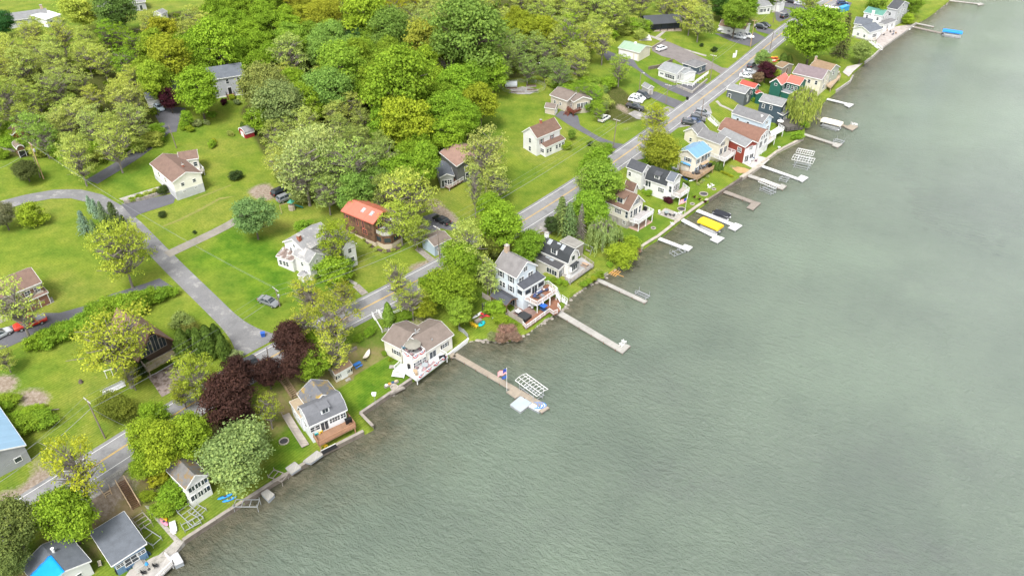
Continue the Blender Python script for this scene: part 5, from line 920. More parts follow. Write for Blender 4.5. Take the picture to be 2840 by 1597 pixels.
T('sparse','C',1390,340,330,(.34,.34,.07),'pale yellow tree on the bank above the small white shed'); T('sparse','C',1130,120,300,(.33,.33,.05),'pale yellow tree with thin limbs by the road verge'); T('sparse','C',1390,80,400,(.33,.33,.05),'tall pale yellow tree standing in front of the road')
T('airy','C',260,560,380,(.27,.31,.04),'loose yellow green tree hiding the road beside the dark slab'); T('airy','C',150,690,230,(.27,.31,.04),'smaller loose yellow green tree over the road')
T('sparse','C',850,820,260,(.19,.23,.03),'small open green tree on the lawn left of the gambrel house'); T('shrub','C',590,390,90,'sage','pale bush at the lane corner','bush')
# arborvitae beside the chalet
for k,(x,y,w) in enumerate(((175,330,150),(240,290,110),(300,310,140),(370,290,140),(440,260,110),(490,330,110))):
    T('column','C',x,y,w,'arb',('first','second','third','fourth','fifth','last')[k]+' dark arborvitae column from the chalet, in the tight row','arborvitae','arborvitae row beside the chalet',ratio=4.6 if k not in(4,) else 5.2)
T('shrub','C',150,120,170,(.13,.16,.05),'grey green bush behind the arborvitae row','bush'); T('shrub','C',230,180,130,'bronze','bronze tinted bush behind the arborvitae row','bush'); T('shrub','C',150,430,110,'green','low green bush at the foot of the arborvitae','bush')
T('layered','B',930,720,700,(.31,.31,.04),'wide spreading golden green tree in front of the brown chalet'); T('shrub','B',1130,940,170,'dark','dark narrow bush beside the golden tree trunk','bush'); T('sparse','B',1050,980,200,'gold','low leafy shoots on the golden tree trunk','sapling')
T('sparse','B',110,410,450,(.3,.31,.09),'open pale tree in front of the brick house'); T('oak','B',930,1250,290,(.09,.11,.02),'dark round bush by the utility pole','bush',ratio=1.7)
hg=[(300,720,150),(370,700,140),(450,660,150),(540,630,140),(620,600,130),(690,570,170),(750,510,170),(830,480,180),(910,430,160),(990,420,150),(1080,410,190),(1150,370,130),(1220,350,130),(1300,330,120),(1370,320,90)]
for k,(x,y,w) in enumerate(hg): T('shrub','B',x,y,w*1.15,'green' if k%3 else 'fresh','broad green shrub in the hedge row along the pickup drive','shrub','hedge row along the drive')
for x,y,w,c in ((60,1190,150,'lime'),(170,1400,260,'green'),(330,1340,220,'green'),(260,1280,160,'fresh'),(120,1330,160,'fresh'),(30,1240,150,'fresh')): T('shrub','B',x,y,w,c,'rough green weeds near the pale blue roof','bush','weedy bushes behind the blue roof',ratio=.9)
T('airy','B',30,850,200,'olive','thin olive sapling at the left edge by the drive','sapling'); T('shrub','B',1440,570,120,(.13,.16,.05),'low grey bush on the chalet lawn','bush') if 0 else None
T('airy','K',1060,1240,500,(.36,.33,.06),'airy golden tree with dark limbs beside the lane',ratio=3.1); T('airy','K',1180,1160,280,(.36,.33,.06),'second airy golden tree against the lane')
for x,y,w,c,l in ((800,860,100,'blue','blue spruce nearest the lane fork'),(850,900,110,'blue','second blue spruce from the lane fork'),(740,1020,160,'blue','broad blue spruce at the lawn side of the row'),(910,930,120,(.09,.12,.06),'grey green spruce in the middle of the row'),(840,1090,120,(.1,.14,.06),'green spruce in front of the row'),(1010,950,170,'dark','dark spruce tallest of the row'),(1110,1040,110,'dark','dark spruce close to the lane'),(1180,1110,110,'dark','last dark spruce leaning over the lane'),(960,1060,120,'dark','dark spruce behind the golden tree')): T('spruce','K',x,y,w,c,l,'spruce',ratio=3.7 if w<150 else 3.0)
T('ball','K',285,950,210,(.25,.3,.012),'round yellow green tree alone on the mown lawn',ratio=2.1); T('oak','K',20,950,220,(.12,.12,.07),'grey brown tree at the left edge of the lawn'); T('oak','K',225,550,230,(.07,.085,.03),'dark juniper beside the tall utility pole','juniper',ratio=1.7); T('shrub','K',10,410,110,'green','green bush at the left edge by the old trailer','bush')
T('shrub','K',2105,600,110,'dark','round dark shrub on the hillside lawn','shrub'); T('shrub','K',1445,950,66,'dark','small dark shrub below the drive','shrub'); T('shrub','K',1890,320,80,'green','small shrub pair on the hill lawn','shrub'); T('shrub','K',1910,290,50,'gold','small golden shrub on the hill lawn','shrub'); T('shrub','K',2055,225,60,'pale','pale flowering shrub near the red shed','shrub'); T('shrub','K',1735,1105,35,'dark','tiny dark shrub by the dirt track','shrub')
for x,y,w,c in ((1315,765,60,'pale'),(1385,740,60,'pale'),(1455,730,90,'dark'),(1250,790,60,'lime'),(1180,815,60,'lime')): T('shrub','K',x,y,w,c,'rounded plant in the bed along the path to the white hillside house','plant','bed plants of the white hillside house')
T('oak','K',2260,960,330,(.08,.15,.055),'broad blue green tree at the end of the dirt track'); T('shrub','J',440,760,130,'green','round green shrub behind the old farmhouse','shrub')
T('maple','L',1860,850,400,(.12,.24,.02),'large round green tree in front of the grey colonial house',ratio=2.4); T('oak','L',1590,930,190,'purple','purple leaved tree on the turning circle'); T('ball','L',1750,1120,130,'fresh','egg shaped fresh green shrub beside the drive','shrub',ratio=2.6); T('shrub','L',1785,1210,70,'lime','small lime shrub beside the egg shaped one','shrub')
for x,y,w,c in ((2180,915,60,'lime'),(2100,955,70,'purple'),(1850,1160,80,'sage'),(1940,1150,60,'sage'),(1720,1190,80,'green'),(2230,960,60,'sage'),(1990,1080,70,'green')): T('shrub','L',x,y,w,c,'low garden shrub in the bed before the grey colonial house','shrub','garden shrubs by the colonial house')
T('column','M',105,1120,45,'arb','small dark column shrub behind the red barn shed','shrub',ratio=3)
# middle
T('airy','J',700,890,360,(.25,.3,.03),'loose yellow green tree growing against the white farmhouse',ratio=2.9); T('shrub','J',690,1140,290,'green','ivy green bushes under the farmhouse tree','bush'); T('shrub','J',780,1050,170,'fresh','leafy bush by the farmhouse window','bush'); T('shrub','J',540,1190,60,'green','low weeds beside the little porch roof','bush')
T('sparse','J',480,1330,320,(.34,.34,.05),'pale yellow tree at the roadside below the farmhouse'); T('sparse','J',760,1330,260,(.34,.34,.05),'second pale yellow tree along the roadside below the farmhouse'); T('sparse','J',1230,1200,330,(.32,.33,.07),'thin pale tree rising in front of the road'); T('maple','J',1485,1240,130,'fresh','small fresh green tree below the road')
T('airy','J',1330,480,480,(.29,.31,.08),'large airy pale tree over the asphalt pad'); T('airy','J',1260,700,340,(.29,.31,.06),'airy pale tree beside the curved balcony'); T('airy','J',1400,800,260,(.27,.31,.05),'airy tree left of the pale blue garage')
T('maple','J',1480,230,260,(.13,.28,.03),'tall fresh green tree left of the dusty brown roof',ratio=3.6); T('oak','J',1060,400,280,(.06,.15,.03),'deep green tree behind the coral roof'); T('bare','J',1060,400,260,(.2,.2,.2),'leafless grey tree behind the coral roof')
T('airy','J',430,220,560,(.27,.27,.12),'very tall pale olive tree above the parked cars',ratio=2.6); T('airy','J',790,240,520,(.2,.26,.07),'tall olive green tree left of the coral roof',ratio=2.5); T('airy','J',600,90,430,(.29,.28,.13),'pale olive tree behind the tall pair'); T('maple','J',880,470,300,(.15,.24,.05),'green tree close behind the coral roof'); T('shrub','J',440,480,200,(.2,.2,.09),'olive bush at the foot of the tall pale tree','bush')
T('airy','J',1990,150,460,(.3,.31,.12),'pale airy tree in front of the dusty brown roof'); T('sparse','J',1900,400,180,'pale','slim pale tree with a bare tall trunk',ratio=6); T('airy','J',2080,380,300,'pale','pale airy tree right of the asphalt drive')
T('maple','J',2040,600,230,(.16,.26,.02),'yellow green tree beside the road above the lawn'); T('maple','J',2110,720,240,(.15,.26,.02),'bright green tree at the road edge'); T('oak','J',1780,1050,330,'green','dense green tree on the lake side of the road'); T('airy','J',1830,920,400,(.24,.27,.09),'soft pale tree above the pale blue garage'); T('oak','J',2010,930,200,(.1,.11,.02),'bronze green bush across the road','bush'); T('airy','J',2010,1180,270,(.2,.22,.08),'thin olive tree left of the tall blue house')
T('oak','J',1700,1300,370,(.2,.29,.03),'large fresh green tree left of the tall blue house'); T('maple','E',80,810,280,(.22,.31,.04),'light green tree between the brown roof and the blue house'); T('maple','E',70,1000,240,(.24,.32,.04),'light green tree overhanging the kayak store')
T('oak','E',460,240,400,(.14,.24,.02),'large rounded bright green tree by the black gambrel roof'); T('maple','E',330,90,220,(.19,.28,.02),'bright green tree beside the road gap'); T('oak','E',690,430,280,(.1,.19,.02),'leafy green tree behind the tall blue house'); T('maple','E',380,430,170,'olivedark','bronze green tree by the road behind the blue house'); T('shrub','E',420,470,130,'bronze','bronze bush behind the tall blue house','bush')
T('spruce','E',990,150,230,(.075,.105,.035),'dark conifer beside the gravel shoulder','conifer',ratio=3.2); T('spruce','E',1060,200,220,(.08,.11,.04),'second dark conifer beside the gravel shoulder','conifer',ratio=3.4); T('dead','E',1165,210,170,(.2,.2,.19),'grey leafless spruce among green conifers','conifer',ratio=4.6); T('oak','E',1250,100,330,'green','green tree left of the white brown roofed house'); T('maple','E',900,230,130,'dark','dark bush on the bank','bush')
T('willow','E',1370,310,330,'willow','weeping willow in front of the white brown roofed house','willow',ratio=2.1); T('shrub','E',1540,510,230,'lime','bright yellow green bush on the bank at the water','bush'); T('shrub','E',1610,420,170,'lime','second yellow green bush above the bank','bush'); T('shrub','E',1515,380,70,'purple','dark purple bush beside the willow','bush'); T('shrub','E',1665,460,70,(.16,.1,.08),'brownish pink bush on the bank','bush'); T('shrub','E',1420,590,60,'green','small green bush on the lawn','bush')
T('ball','E',1335,683,70,'lime','round clipped lime shrub beside the small wooden step','shrub'); T('ball','E',1272,712,62,'gold','round clipped golden shrub at the dock head','shrub')
for x,y,w,c in ((400,980,170,'green'),(455,1080,130,'lime'),(545,1110,80,'green'),(500,1180,130,(.17,.1,.085)),(570,1230,110,(.17,.11,.09)),(460,1240,110,(.16,.1,.08)),(370,1230,90,(.22,.16,.07))): T('shrub','E',x,y,w,c,'shrub on the rough bank between the kayaks and the fenced terrace','shrub','bank shrubs by the terrace fence')
for k in range(16): T('shrub','E',860+k*24-(k%2)*10+(120 if k>7 else 0),690+(k*5 if k<8 else 60-(k-8)*16)+(k%2)*30,60,'green' if k%2 else 'olive','leafy plant in the bed under the weathered deck','plant','bed plants under the weathered deck')
T('column','D',640,270,110,(.07,.13,.02),'dark pointed arborvitae beside the white stairs','arborvitae',ratio=5.5); T('column','D',690,300,70,(.08,.13,.02),'smaller pointed arborvitae beside the white stairs','arborvitae',ratio=4)
for x,y,w in ((740,310,110),(790,280,110),(840,250,110),(720,350,90),(880,225,100)): T('shrub','D',x,y,w,(.09,.17,.02),'green shrub in the hedge behind the brown roofed lake house','shrub','hedge behind the lake house')
T('sparse','D',870,90,330,(.3,.32,.06),'thin yellow green tree behind the lake house hedge'); T('maple','D',1010,190,200,(.24,.28,.02),'yellow green tree left of the light green one'); T('shrub','D',335,500,90,'green','small dark green shrub on the bank','shrub'); T('shrub','D',450,430,110,'fresh','low fresh green plants on the bank','plant'); T('shrub','D',665,710,45,'lime','small lime plant in the bed by the house wall','plant'); T('shrub','D',600,650,50,'green','green plant in the bed by the house wall','plant'); T('airy','D',70,650,200,(.3,.31,.06),'pale tree at the foot of the bank')
# right shore
T('oak','F',250,480,430,(.1,.2,.03),'big mid green tree left of the white charcoal roofed house'); T('maple','F',200,300,330,(.19,.28,.02),'yellow green tree by the road above the big green one'); T('airy','F',110,480,300,(.2,.24,.08),'soft pale tree beside the dead spruce'); T('airy','F',820,60,330,(.3,.3,.05),'pale yellow tree by the road right of the gap'); T('oak','F',900,170,370,(.22,.24,.03),'rounded olive yellow tree beside the blue metal roof'); T('shrub','F',800,260,200,'green','dark green bush behind the charcoal roof','bush')
T('ball','F',220,140,200,(.21,.27,.05),'round pale clipped shrub by the farmhouse drive','shrub'); T('shrub','F',320,120,130,'green','dark green shrub beside the clipped one','shrub'); T('shrub','F',150,70,60,'dark','small blue green shrub on the lawn','shrub')
for x,y,w in ((1450,300,60),(1485,310,60),(1520,320,60)): T('column','F',x,y,w,'arb','dark green column in the short hedge beside the beige house','arborvitae','short hedge by the beige house',ratio=3.2)
for k in range(7): T('shrub','F',1530+k*18,365+k*8,32,(.42,.3,.02),'golden round shrub in the row by the bare soil','shrub','golden shrub row')
for x,y,w,c,l in ((970,665,90,'purple','dark red dome shrub by the small porch deck'),(870,610,60,'sage','grey green shrub by the white wall'),(750,590,80,'fresh','yellow green shrub below the side stairs'),(1140,490,50,'arb','dark clipped shrub by the white gable'),(1165,500,50,'arb','second dark clipped shrub by the white gable')): T('shrub','F',x,y,w,c,l,'shrub')
for k in range(8): T('shrub','F',1230+k*18,625+k*8,30,('green','purple','olive')[k%3],'low flower in the curved bed on the lawn','plant','curved flower bed plants')
for x,y in ((1280,495),(1315,475),(1335,455),(1385,415)): T('ball','F',x,y,36,(.3,.26,.14),'tan grass tuft under the hanging deck','grass tuft','tufts under the deck',ratio=1.5)
T('willow','G',1560,390,370,(.21,.25,.06),'large drooping willow at the water beside the navy house','willow',ratio=2.2); T('shrub','G',1560,600,90,'fresh','yellow green bush under the willow','bush'); T('shrub','G',1495,710,110,'green','clipped green bush by the seawall corner','bush')
T('oak','G',1180,60,170,'purple','dark purple tree behind the green house'); T('oak','G',1098,130,130,(.13,.085,.055),'brown leaved round tree by the parked white cars',ratio=1.9); T('maple','G',1255,105,130,'lime','yellow green tree behind the green house'); T('shrub','G',1280,300,90,'olive','hedge below the green house wall','bush'); T('shrub','G',1050,345,60,'green','small green shrub between the dark houses','shrub'); T('maple','H',530,530,140,(.14,.2,.06),'grey green tree beside the kayak pile'); T('column','H',720,520,70,'arb','dark evergreen beside the kayak pile','evergreen',ratio=2.6); T('column','H',770,530,60,'arb','second dark evergreen by the brown shed','evergreen',ratio=2.6)
T('maple','H',990,290,430,(.11,.22,.015),'huge bright green tree on the lake side of the road',ratio=2.6); T('spruce','H',1260,330,190,(.07,.075,.03),'dark brown green spruce beside the huge tree','spruce',ratio=4.4); T('oak','H',1420,450,190,(.17,.22,.07),'soft green rounded bush on the far bank','bush',ratio=2.2); T('airy','H',960,60,230,(.24,.29,.06),'pale tree behind the huge green one')
T('maple','H',1550,45,200,(.06,.14,.02),'green tree behind the green metal roof'); T('maple','H',1880,30,160,(.08,.16,.02),'green tree at the far shore by the grey house'); T('shrub','H',1830,170,110,'lime','lime bush at the far bank','bush'); T('maple','H',405,62,190,(.1,.19,.015),'green tree at the top beside the small white house'); T('oak','H',175,50,190,(.05,.1,.02),'deep green tree behind the brown roofed garage'); T('spruce','H',40,170,170,(.14,.15,.06),'olive conifer left of the brown roofed garage','conifer',ratio=2.8); T('oak','H',300,20,150,(.06,.12,.02),'deep green tree at the top edge')
for x,y,w,c in ((98,442,56,'dark'),): T('ball','H',x,y,w,c,'round dark shrub on the cabin lawn','shrub')
T('ball','I',1883,432,40,'dark','small round dark shrub on the cabin lawn','shrub')
T('maple','I',640,1280,80,(.1,.17,.03),'small round tree in a mulch ring by the farmhouse'); T('shrub','I',590,1395,90,'lime','lime shrub by the farmhouse porch','shrub'); T('shrub','I',825,1375,60,'dark','blue green shrub by the drive','shrub'); T('airy','I',1100,640,250,(.24,.3,.05),'thin fresh tree on the slope below the cream garage'); T('airy','I',1450,1120,260,(.36,.33,.02),'golden airy tree at the roadside by the parked cars'); T('airy','I',1480,1360,330,(.3,.3,.05),'second golden tree by the road above the blue roof') if 0 else None
T('airy','I',780,470,120,(.29,.33,.03),'slim yellow green tree alone at the wood edge',ratio=5); T('sparse','I',620,330,260,(.24,.33,.02),'tall bright tree with a bare white trunk at the wood edge',ratio=4.2)
# woodland: named giants, then the rest
W_=[('oak','M',2120,330,640,(.06,.135,.03),'very large deep green tree at the back of the wood'),('oak','M',1500,760,620,(.15,.24,.025),'very large fresh green tree in the middle of the wood'),('maple','M',1000,620,420,(.17,.24,.03),'broad yellow green tree left of the middle giant'),('oak','M',880,820,400,(.12,.18,.04),'green tree over the western wood edge'),('maple','M',2230,920,300,(.27,.31,.015),'golden lime tree at the eastern wood edge'),('maple','M',1540,1090,420,(.22,.27,.015),'golden green tree in the notch of the wood'),('maple','M',2020,780,330,(.12,.23,.02),'green tree behind the golden lime one'),('bare','M',1940,620,210,(.2,.2,.2),'leafless grey tree inside the wood'),('oak','M',1160,230,200,(.17,.1,.045),'rust coloured tree in the wood'),('oak','M',1130,330,240,(.05,.1,.035),'dark tree under the rust coloured one'),('maple','M',1200,130,430,(.22,.3,.012),'bright lime domed tree behind the rust one'),('oak','M',1430,270,380,(.06,.14,.03),'deep green tree right of the rust one'),('oak','M',1750,380,380,(.21,.21,.035),'bronze green domed tree at the back of the wood'),('airy','M',530,480,360,(.25,.27,.09),'pale round tree above the western wood edge'),('oak','M',300,790,420,(.14,.16,.05),'olive tree beside the red barn shed'),('maple','M',235,600,230,(.14,.25,.02),'fresh tree hiding the colonial house corner'),('oak','M',420,930,400,(.13,.15,.055),'dull olive tree above the red barn shed'),('airy','M',1070,950,260,'pale','pale tree with grey limbs in the wood'),
 ('maple','L',1530,330,300,(.34,.31,.01),'golden yellow tree left of the colonial house'),('maple','L',1600,560,400,(.3,.31,.012),'broad golden tree in front of the lime maple'),('maple','L',2020,440,440,(.13,.26,.015),'lime green tree behind the colonial house'),('oak','L',1070,100,330,(.05,.12,.03),'dark green dome tree before the top grey house'),('oak','L',740,90,330,(.24,.26,.06),'pale olive dome tree near the top left'),('oak','L',20,210,200,(.04,.1,.03),'dark tree at the upper left edge')]
for q in W_: T(*q)
CP_=[(40,110,'airy','olive'),(120,170,'airy','pale'),(200,120,'airy',(.26,.28,.08)),(300,190,'airy',(.3,.3,.08)),(100,250,'airy',(.26,.29,.08)),(200,300,'airy',(.25,.25,.09)),(340,270,'airy',(.31,.29,.1)),(110,320,'airy',(.19,.28,.06)),(180,360,'airy',(.2,.22,.07)),(280,350,'airy','olive'),(370,330,'oak',(.16,.22,.04)),(400,170,'maple',(.22,.28,.03)),(300,130,'airy','fresh'),
 (470,50,'airy',(.28,.29,.09)),(540,90,'maple',(.19,.29,.012)),(600,60,'maple',(.17,.27,.015)),(690,40,'maple',(.18,.28,.02)),(640,140,'maple',(.16,.25,.015)),(620,200,'oak',(.16,.24,.03)),(720,150,'airy','olive'),(790,22,'oak',(.28,.26,.03)),(870,30,'maple','lime'),(760,110,'maple',(.14,.22,.03)),(840,120,'oak',(.14,.22,.05)),(900,170,'maple',(.2,.27,.03)),(980,140,'maple',(.17,.24,.03)),(740,240,'maple',(.17,.25,.02)),(960,280,'maple',(.16,.25,.02)),(1080,330,'maple',(.14,.27,.02)),(1040,60,'airy',(.27,.29,.1)),
 (1000,20,'airy','gold'),(1240,30,'airy',(.25,.27,.08)),(1330,60,'maple',(.28,.31,.015)),(1400,30,'airy',(.25,.28,.08)),(1330,120,'airy',(.15,.2,.06)),(1440,80,'airy',(.25,.27,.08)),(1260,130,'airy',(.16,.2,.06)),(1500,60,'airy',(.2,.22,.06)),(1590,10,'airy',(.19,.21,.06)),(1700,20,'airy','olive'),(1840,20,'oak',(.08,.15,.02)),(800,300,'airy','pale'),(900,330,'airy',(.22,.26,.07)),(1130,160,'maple',(.2,.27,.02)),(1210,210,'oak','green')]
ZN=lambda x,y: 'far left wood' if x<250 else 'wood left of the golden trees' if x<440 else 'wood behind the colonial house' if x<700 and y<140 else 'wood behind the coral roof' if y>230 else 'wood right of the red barn shed' if x<800 else 'middle of the wood' if x<1200 else 'wood left of the black cabin'
CN=lambda c: 'pale olive' if c[0]>c[1]*.95 else 'yellow green' if c[0]>c[1]*.72 else 'fresh green' if c[1]>.2 else 'deep green'
CROWN=[(-60,140),(60,70),(330,65),(420,20),(640,-20),(1950,-30),(1930,20),(1790,60),(1700,40),(1600,20),(1540,80),(1490,140),(1400,185),(1280,165),(1225,195),(1180,290),(1100,400),(1000,470),(900,500),(800,470),(700,420),(680,320),(620,270),(612,160),(500,165),(430,110),(400,190),(380,240),(385,285),(320,325),(250,362),(170,380),(100,345),(-40,320)]
CLEAR=[(1660,62,75,48),(1590,110,70,40),(1840,90,60,40),(330,-5,70,18),(140,15,90,40),(520,205,105,45),(80,35,75,28),(250,12,110,16),(410,40,30,22),(1215,190,22,16),(395,262,30,22),(625,330,40,25),(1140,400,70,50),(20,360,40,40)]
CRn=np.array(CROWN,float); rr=random.Random(5); cnt=0
exist=np.array([(t[0],t[1]) for t in TREES])
for k in range(5200):
    x,y=rr.uniform(-60,1950),rr.uniform(-30,500)
    if not inside(np.array([[x,y]]),CRn)[0]: continue
    p=at('O',x,y,9+.07*max(0,400-y)*.3); g=tz(p[0],p[1]); p=at('O',x,y,g+8); 
    d=np.hypot(exist[:,0]-p[0],exist[:,1]-p[1]).min(); 
    if d<(6.0 if p[1]<330 else 7.5) or abs(sdist(p[None,:2],ROADX)[0])<14: continue
    if any(abs((p[0]-b[0])*1)+abs(p[1]-b[1])<9 for b in ((-94,256),(-107,247),(-128,243),(20,250))): continue
    if any(abs(x-q[0])<q[2] and abs(y-q[1])<q[3] for q in CLEAR): continue
    if any(math.hypot(x-a,y+14-b)<46 for a,b in ((245,452),(272,440),(300,425),(326,405),(350,385),(374,365),(395,345),(408,325),(412,305),(405,288),(400,265))): continue
    c=min(CP_,key=lambda q:(q[0]-x)**2+(1.6*(q[1]-y))**2+rr.random()*2500); col=TC[c[3]] if isinstance(c[3],str) else c[3]
    R=rr.uniform(3.6,5.4)*(1.0 if p[1]<330 else 1.2); H=R*RATIO[c[2]]*rr.uniform(.85,1.15)
    gp=at('O',x,y,g+H*.6); tree_at(c[2],gp[0],gp[1],R,H,col,'%s %s tree in the %s'%(CN(col),'airy' if c[2]=='airy' else 'leafy',ZN(x,y)),'tree','trees of the '+ZN(x,y)); exist=np.vstack([exist,gp[:2]]); cnt+=1
    if cnt>=285: break
print('woodland trees',cnt)
BR=np.array([(q[1],q[2]) for q in BRUSH],float); cnt=0
for k in range(400):
    x,y=rr.uniform(1380,1650),rr.uniform(180,315)
    if not inside(np.array([[x,y]]),BR)[0] or cnt>75 or (x>1522 and y>222): continue
    T('shrub' if rr.random()<.85 else 'airy','O',x,y-6,rr.uniform(22,46),rr.choice(['green','fresh',(.12,.16,.05),'olive',(.13,.19,.03)]),'scrub bush in the thicket above the parked cars','bush','scrub thicket above the parked cars'); cnt+=1
for k in range(46):       # understorey along the open edge of the wood
    x=rr.uniform(0,410); y=365+40*math.sin(x/130)+rr.uniform(-18,22); T('shrub','O',x,y-34,rr.uniform(30,52),rr.choice(['green','fresh','olive',(.15,.22,.03)]),'leafy bush along the lower edge of the far left wood','bush','edge bushes of the far left wood')
for k in range(26): T('shrub','O',rr.uniform(1480,1620),rr.uniform(50,80)+rr.uniform(-14,14),rr.uniform(24,44),rr.choice(['olive',(.13,.17,.04),'green']),'bush at the wood edge left of the black cabin','bush','edge bushes by the black cabin')

# undergrowth of the woods: one mass of leaves, nobody could count its plants
wp=poly_px(WOODS); ur=np.random.default_rng(3); C=[]
cl=ur.uniform([wp[:,0].min(),wp[:,1].min()],[wp[:,0].max(),min(430,wp[:,1].max())],(2600,2)); cl=cl[inside(cl,wp)]; cl=cl[(cl[:,1]<420)]; zc_=terrain(cl)
for (x,y),z in zip(cl,zc_):
    m=int(ur.uniform(25,60)); r=ur.uniform(.8,2.2); d=ur.normal(size=(m,3)); d/=np.linalg.norm(d,axis=1)[:,None]; d[:,2]=abs(d[:,2]); C.append(np.array([x,y,z+.1])+d*np.array([r,r,r*ur.uniform(.7,1.4)])*(.5+.6*ur.random((m,1))))
C=np.concatenate(C); old=rng; rng=ur; nn_=unit(ur.normal(size=C.shape)+np.array([0,0,.9])); V,Fq=cards(C,nn_,ur.uniform(.22,.5,len(C)),.7); rng=old
us=tag(link('undergrowth',np_mesh('undergrowth',V,Fq,[LEAF])),'green undergrowth filling the floor of the woods','undergrowth',kind='stuff'); us.color=(.17,.23,.03,1)
# ---------------------------------------------------------------- shore walls, docks, boats
def proj(p):
    d=np.array(p)-np.array([0,0,CAM_Z]); yc=d[1]*CP-d[2]*SP; zc=d[1]*SP+d[2]*CP; return (W_PX/2+F_PX*d[0]/yc, H_PX/2-F_PX*zc/yc)
def wall_line(name,label,pts,m,w=.45,top=1.1,bot=-1.0,capm=None,cat=None,z=None,shift=0):
    P=[np.array((at(*q,0) if z is None else G(*q))[:2]) for q in pts]; c=P[0]; z0=0 if z is None else None
    e=empty(name,(c[0],c[1],0),0,label,cat or name.replace('_',' ')); mb=MB(); cb=MB()
    for a,b in zip(P[:-1],P[1:]):
        d=b-a; L=np.linalg.norm(d); k=max(1,int(L/2.4)); n=np.array([-d[1],d[0]])/L
        for i in range(k):
            p=a+d*i/k-c; q=a+d*(i+.985)/k-c; t=(top if z is None else tz(*((p+q)/2+c))+top)+random.uniform(-.03,.03); bb=bot if z is None else t-top-.8; off=n*shift
            mb.bar((*(p+off),(t+bb)/2),(*(q+off),(t+bb)/2),w,t-bb)
            if capm: cb.bar((*(p+off),t+.05),(*(q+off),t+.05),w+.25,.1)
    mb.build('wall',m,e); 
    if capm: cb.build('cap',capm,e)
    return e
TIMB=mat('weathered_timber',(.2,.17,.14),.9,var=.3,scale=2,fine=.3,stripe=(2,.3,.3)); STW=mat('pale_stone_wall',(.4,.36,.31),.9,var=.25,scale=2,fine=.3)
def PT(reg,*xy): return [(reg,xy[i],xy[i+1]) for i in range(0,len(xy),2)]
wall_line('seawall','concrete seawall edge in front of the blue cottage',PT('A',1150,1500,1420,1265,1490,1190),CONC,1.6,1.0,shift=.5)
wall_line('seawall','grey timber seawall below the gambrel house lawn',PT('A',1490,1190,1633,1095)+PT('C',900,1449,1070,1350,1290,1210,1633,1035),TIMB,.4,1.1,capm=WOODG)
wall_line('seawall','dark timber seawall along the lawn with the small white shed',PT('D',490,1420,365,1290,880,940),TIMB,.35,1.15,capm=WOODG)
wall_line('seawall','white painted seawall beside the brown roofed lake house',PT('D',1215,712,1300,645,1450,530),WHITE,.3,1.0)
wall_line('seawall','pale stone capped seawall before the white brown roofed house',PT('F',680,1200,780,1135,860,1090,1110,890,1260,780,1390,690),STW,.6,1.05,capm=STW,shift=.3)
wall_line('seawall','dark timber seawall below the long mown lawn',PT('F',1390,690,1560,580,1740,460),TIMB,.4,1.1,capm=TIMB)
wall_line('seawall','pale concrete seawall beside the bare soil',PT('F',1740,460,1830,405,1960,315),STW,1.2,1.0,shift=.4)
wall_line('seawall','stone seawall below the lawn with the birdbath',PT('G',1130,1015,1290,895,1550,760),STW,.6,1.0,capm=STW,shift=.2)
wall_line('seawall','grey seawall below the mauve roofed house',PT('H',1180,830,1310,740,1335,690),CONC,.5,1.0); wall_line('seawall','long grey seawall round the far point',PT('H',1435,575,1510,520,1600,435,1780,310,1900,220),CONC,.6,1.0)
def riprap(label,pts,n,sp=.8):
    P=np.array([at(*q,0)[:2] for q in pts]); L=smooth_line(P,.5,1); mb=MB()
    for i in range(n):
        c=L[random.randrange(len(L))]+np.array([random.gauss(0,sp*.6),random.gauss(0,sp*.6)]); r=random.uniform(.22,.55); u=[]
        for k in range(3):
            for j in range(6): a=j*1.047+k*.5; rr_=r*(.95,1.05,.5)[k]*random.uniform(.8,1.2); u.append((c[0]+math.cos(a)*rr_,c[1]+math.sin(a)*rr_*.8,-.3+k*r*.55+random.uniform(-.05,.05)))
        mb.add(u,[(k*6+j,k*6+(j+1)%6,k*6+6+(j+1)%6,k*6+6+j) for k in (0,1) for j in range(6)]+[tuple(range(12,18))])
    tag(mb.build('shore_rocks',STONE),label,'rocks',kind='stuff')
riprap('tumbled stones below the white fenced terrace',PT('E',640,1190,700,1195,860,1070,950,1030,1020,960),110); riprap('stones along the bank below the weathered deck',PT('E',1050,895,1180,805,1300,725,1420,665,1500,615,1620,515,1690,455),120,.6); riprap('stones and driftwood on the small bay shore',PT('D',1450,530,1600,500,1760,545,1900,520,2020,455),70,.7); riprap('stones at the foot of the seawall',PT('D',300,1240,600,1130,880,945),24,.3); riprap('stones along the far shore bank',PT('H',1900,220,2060,120,2200,10),70,.8)
WHD=boards((.64,.64,.63),0); PALE=boards((.37,.36,.335),0); TAND=boards((.32,.275,.22),0); BRND=boards((.27,.235,.205),0)
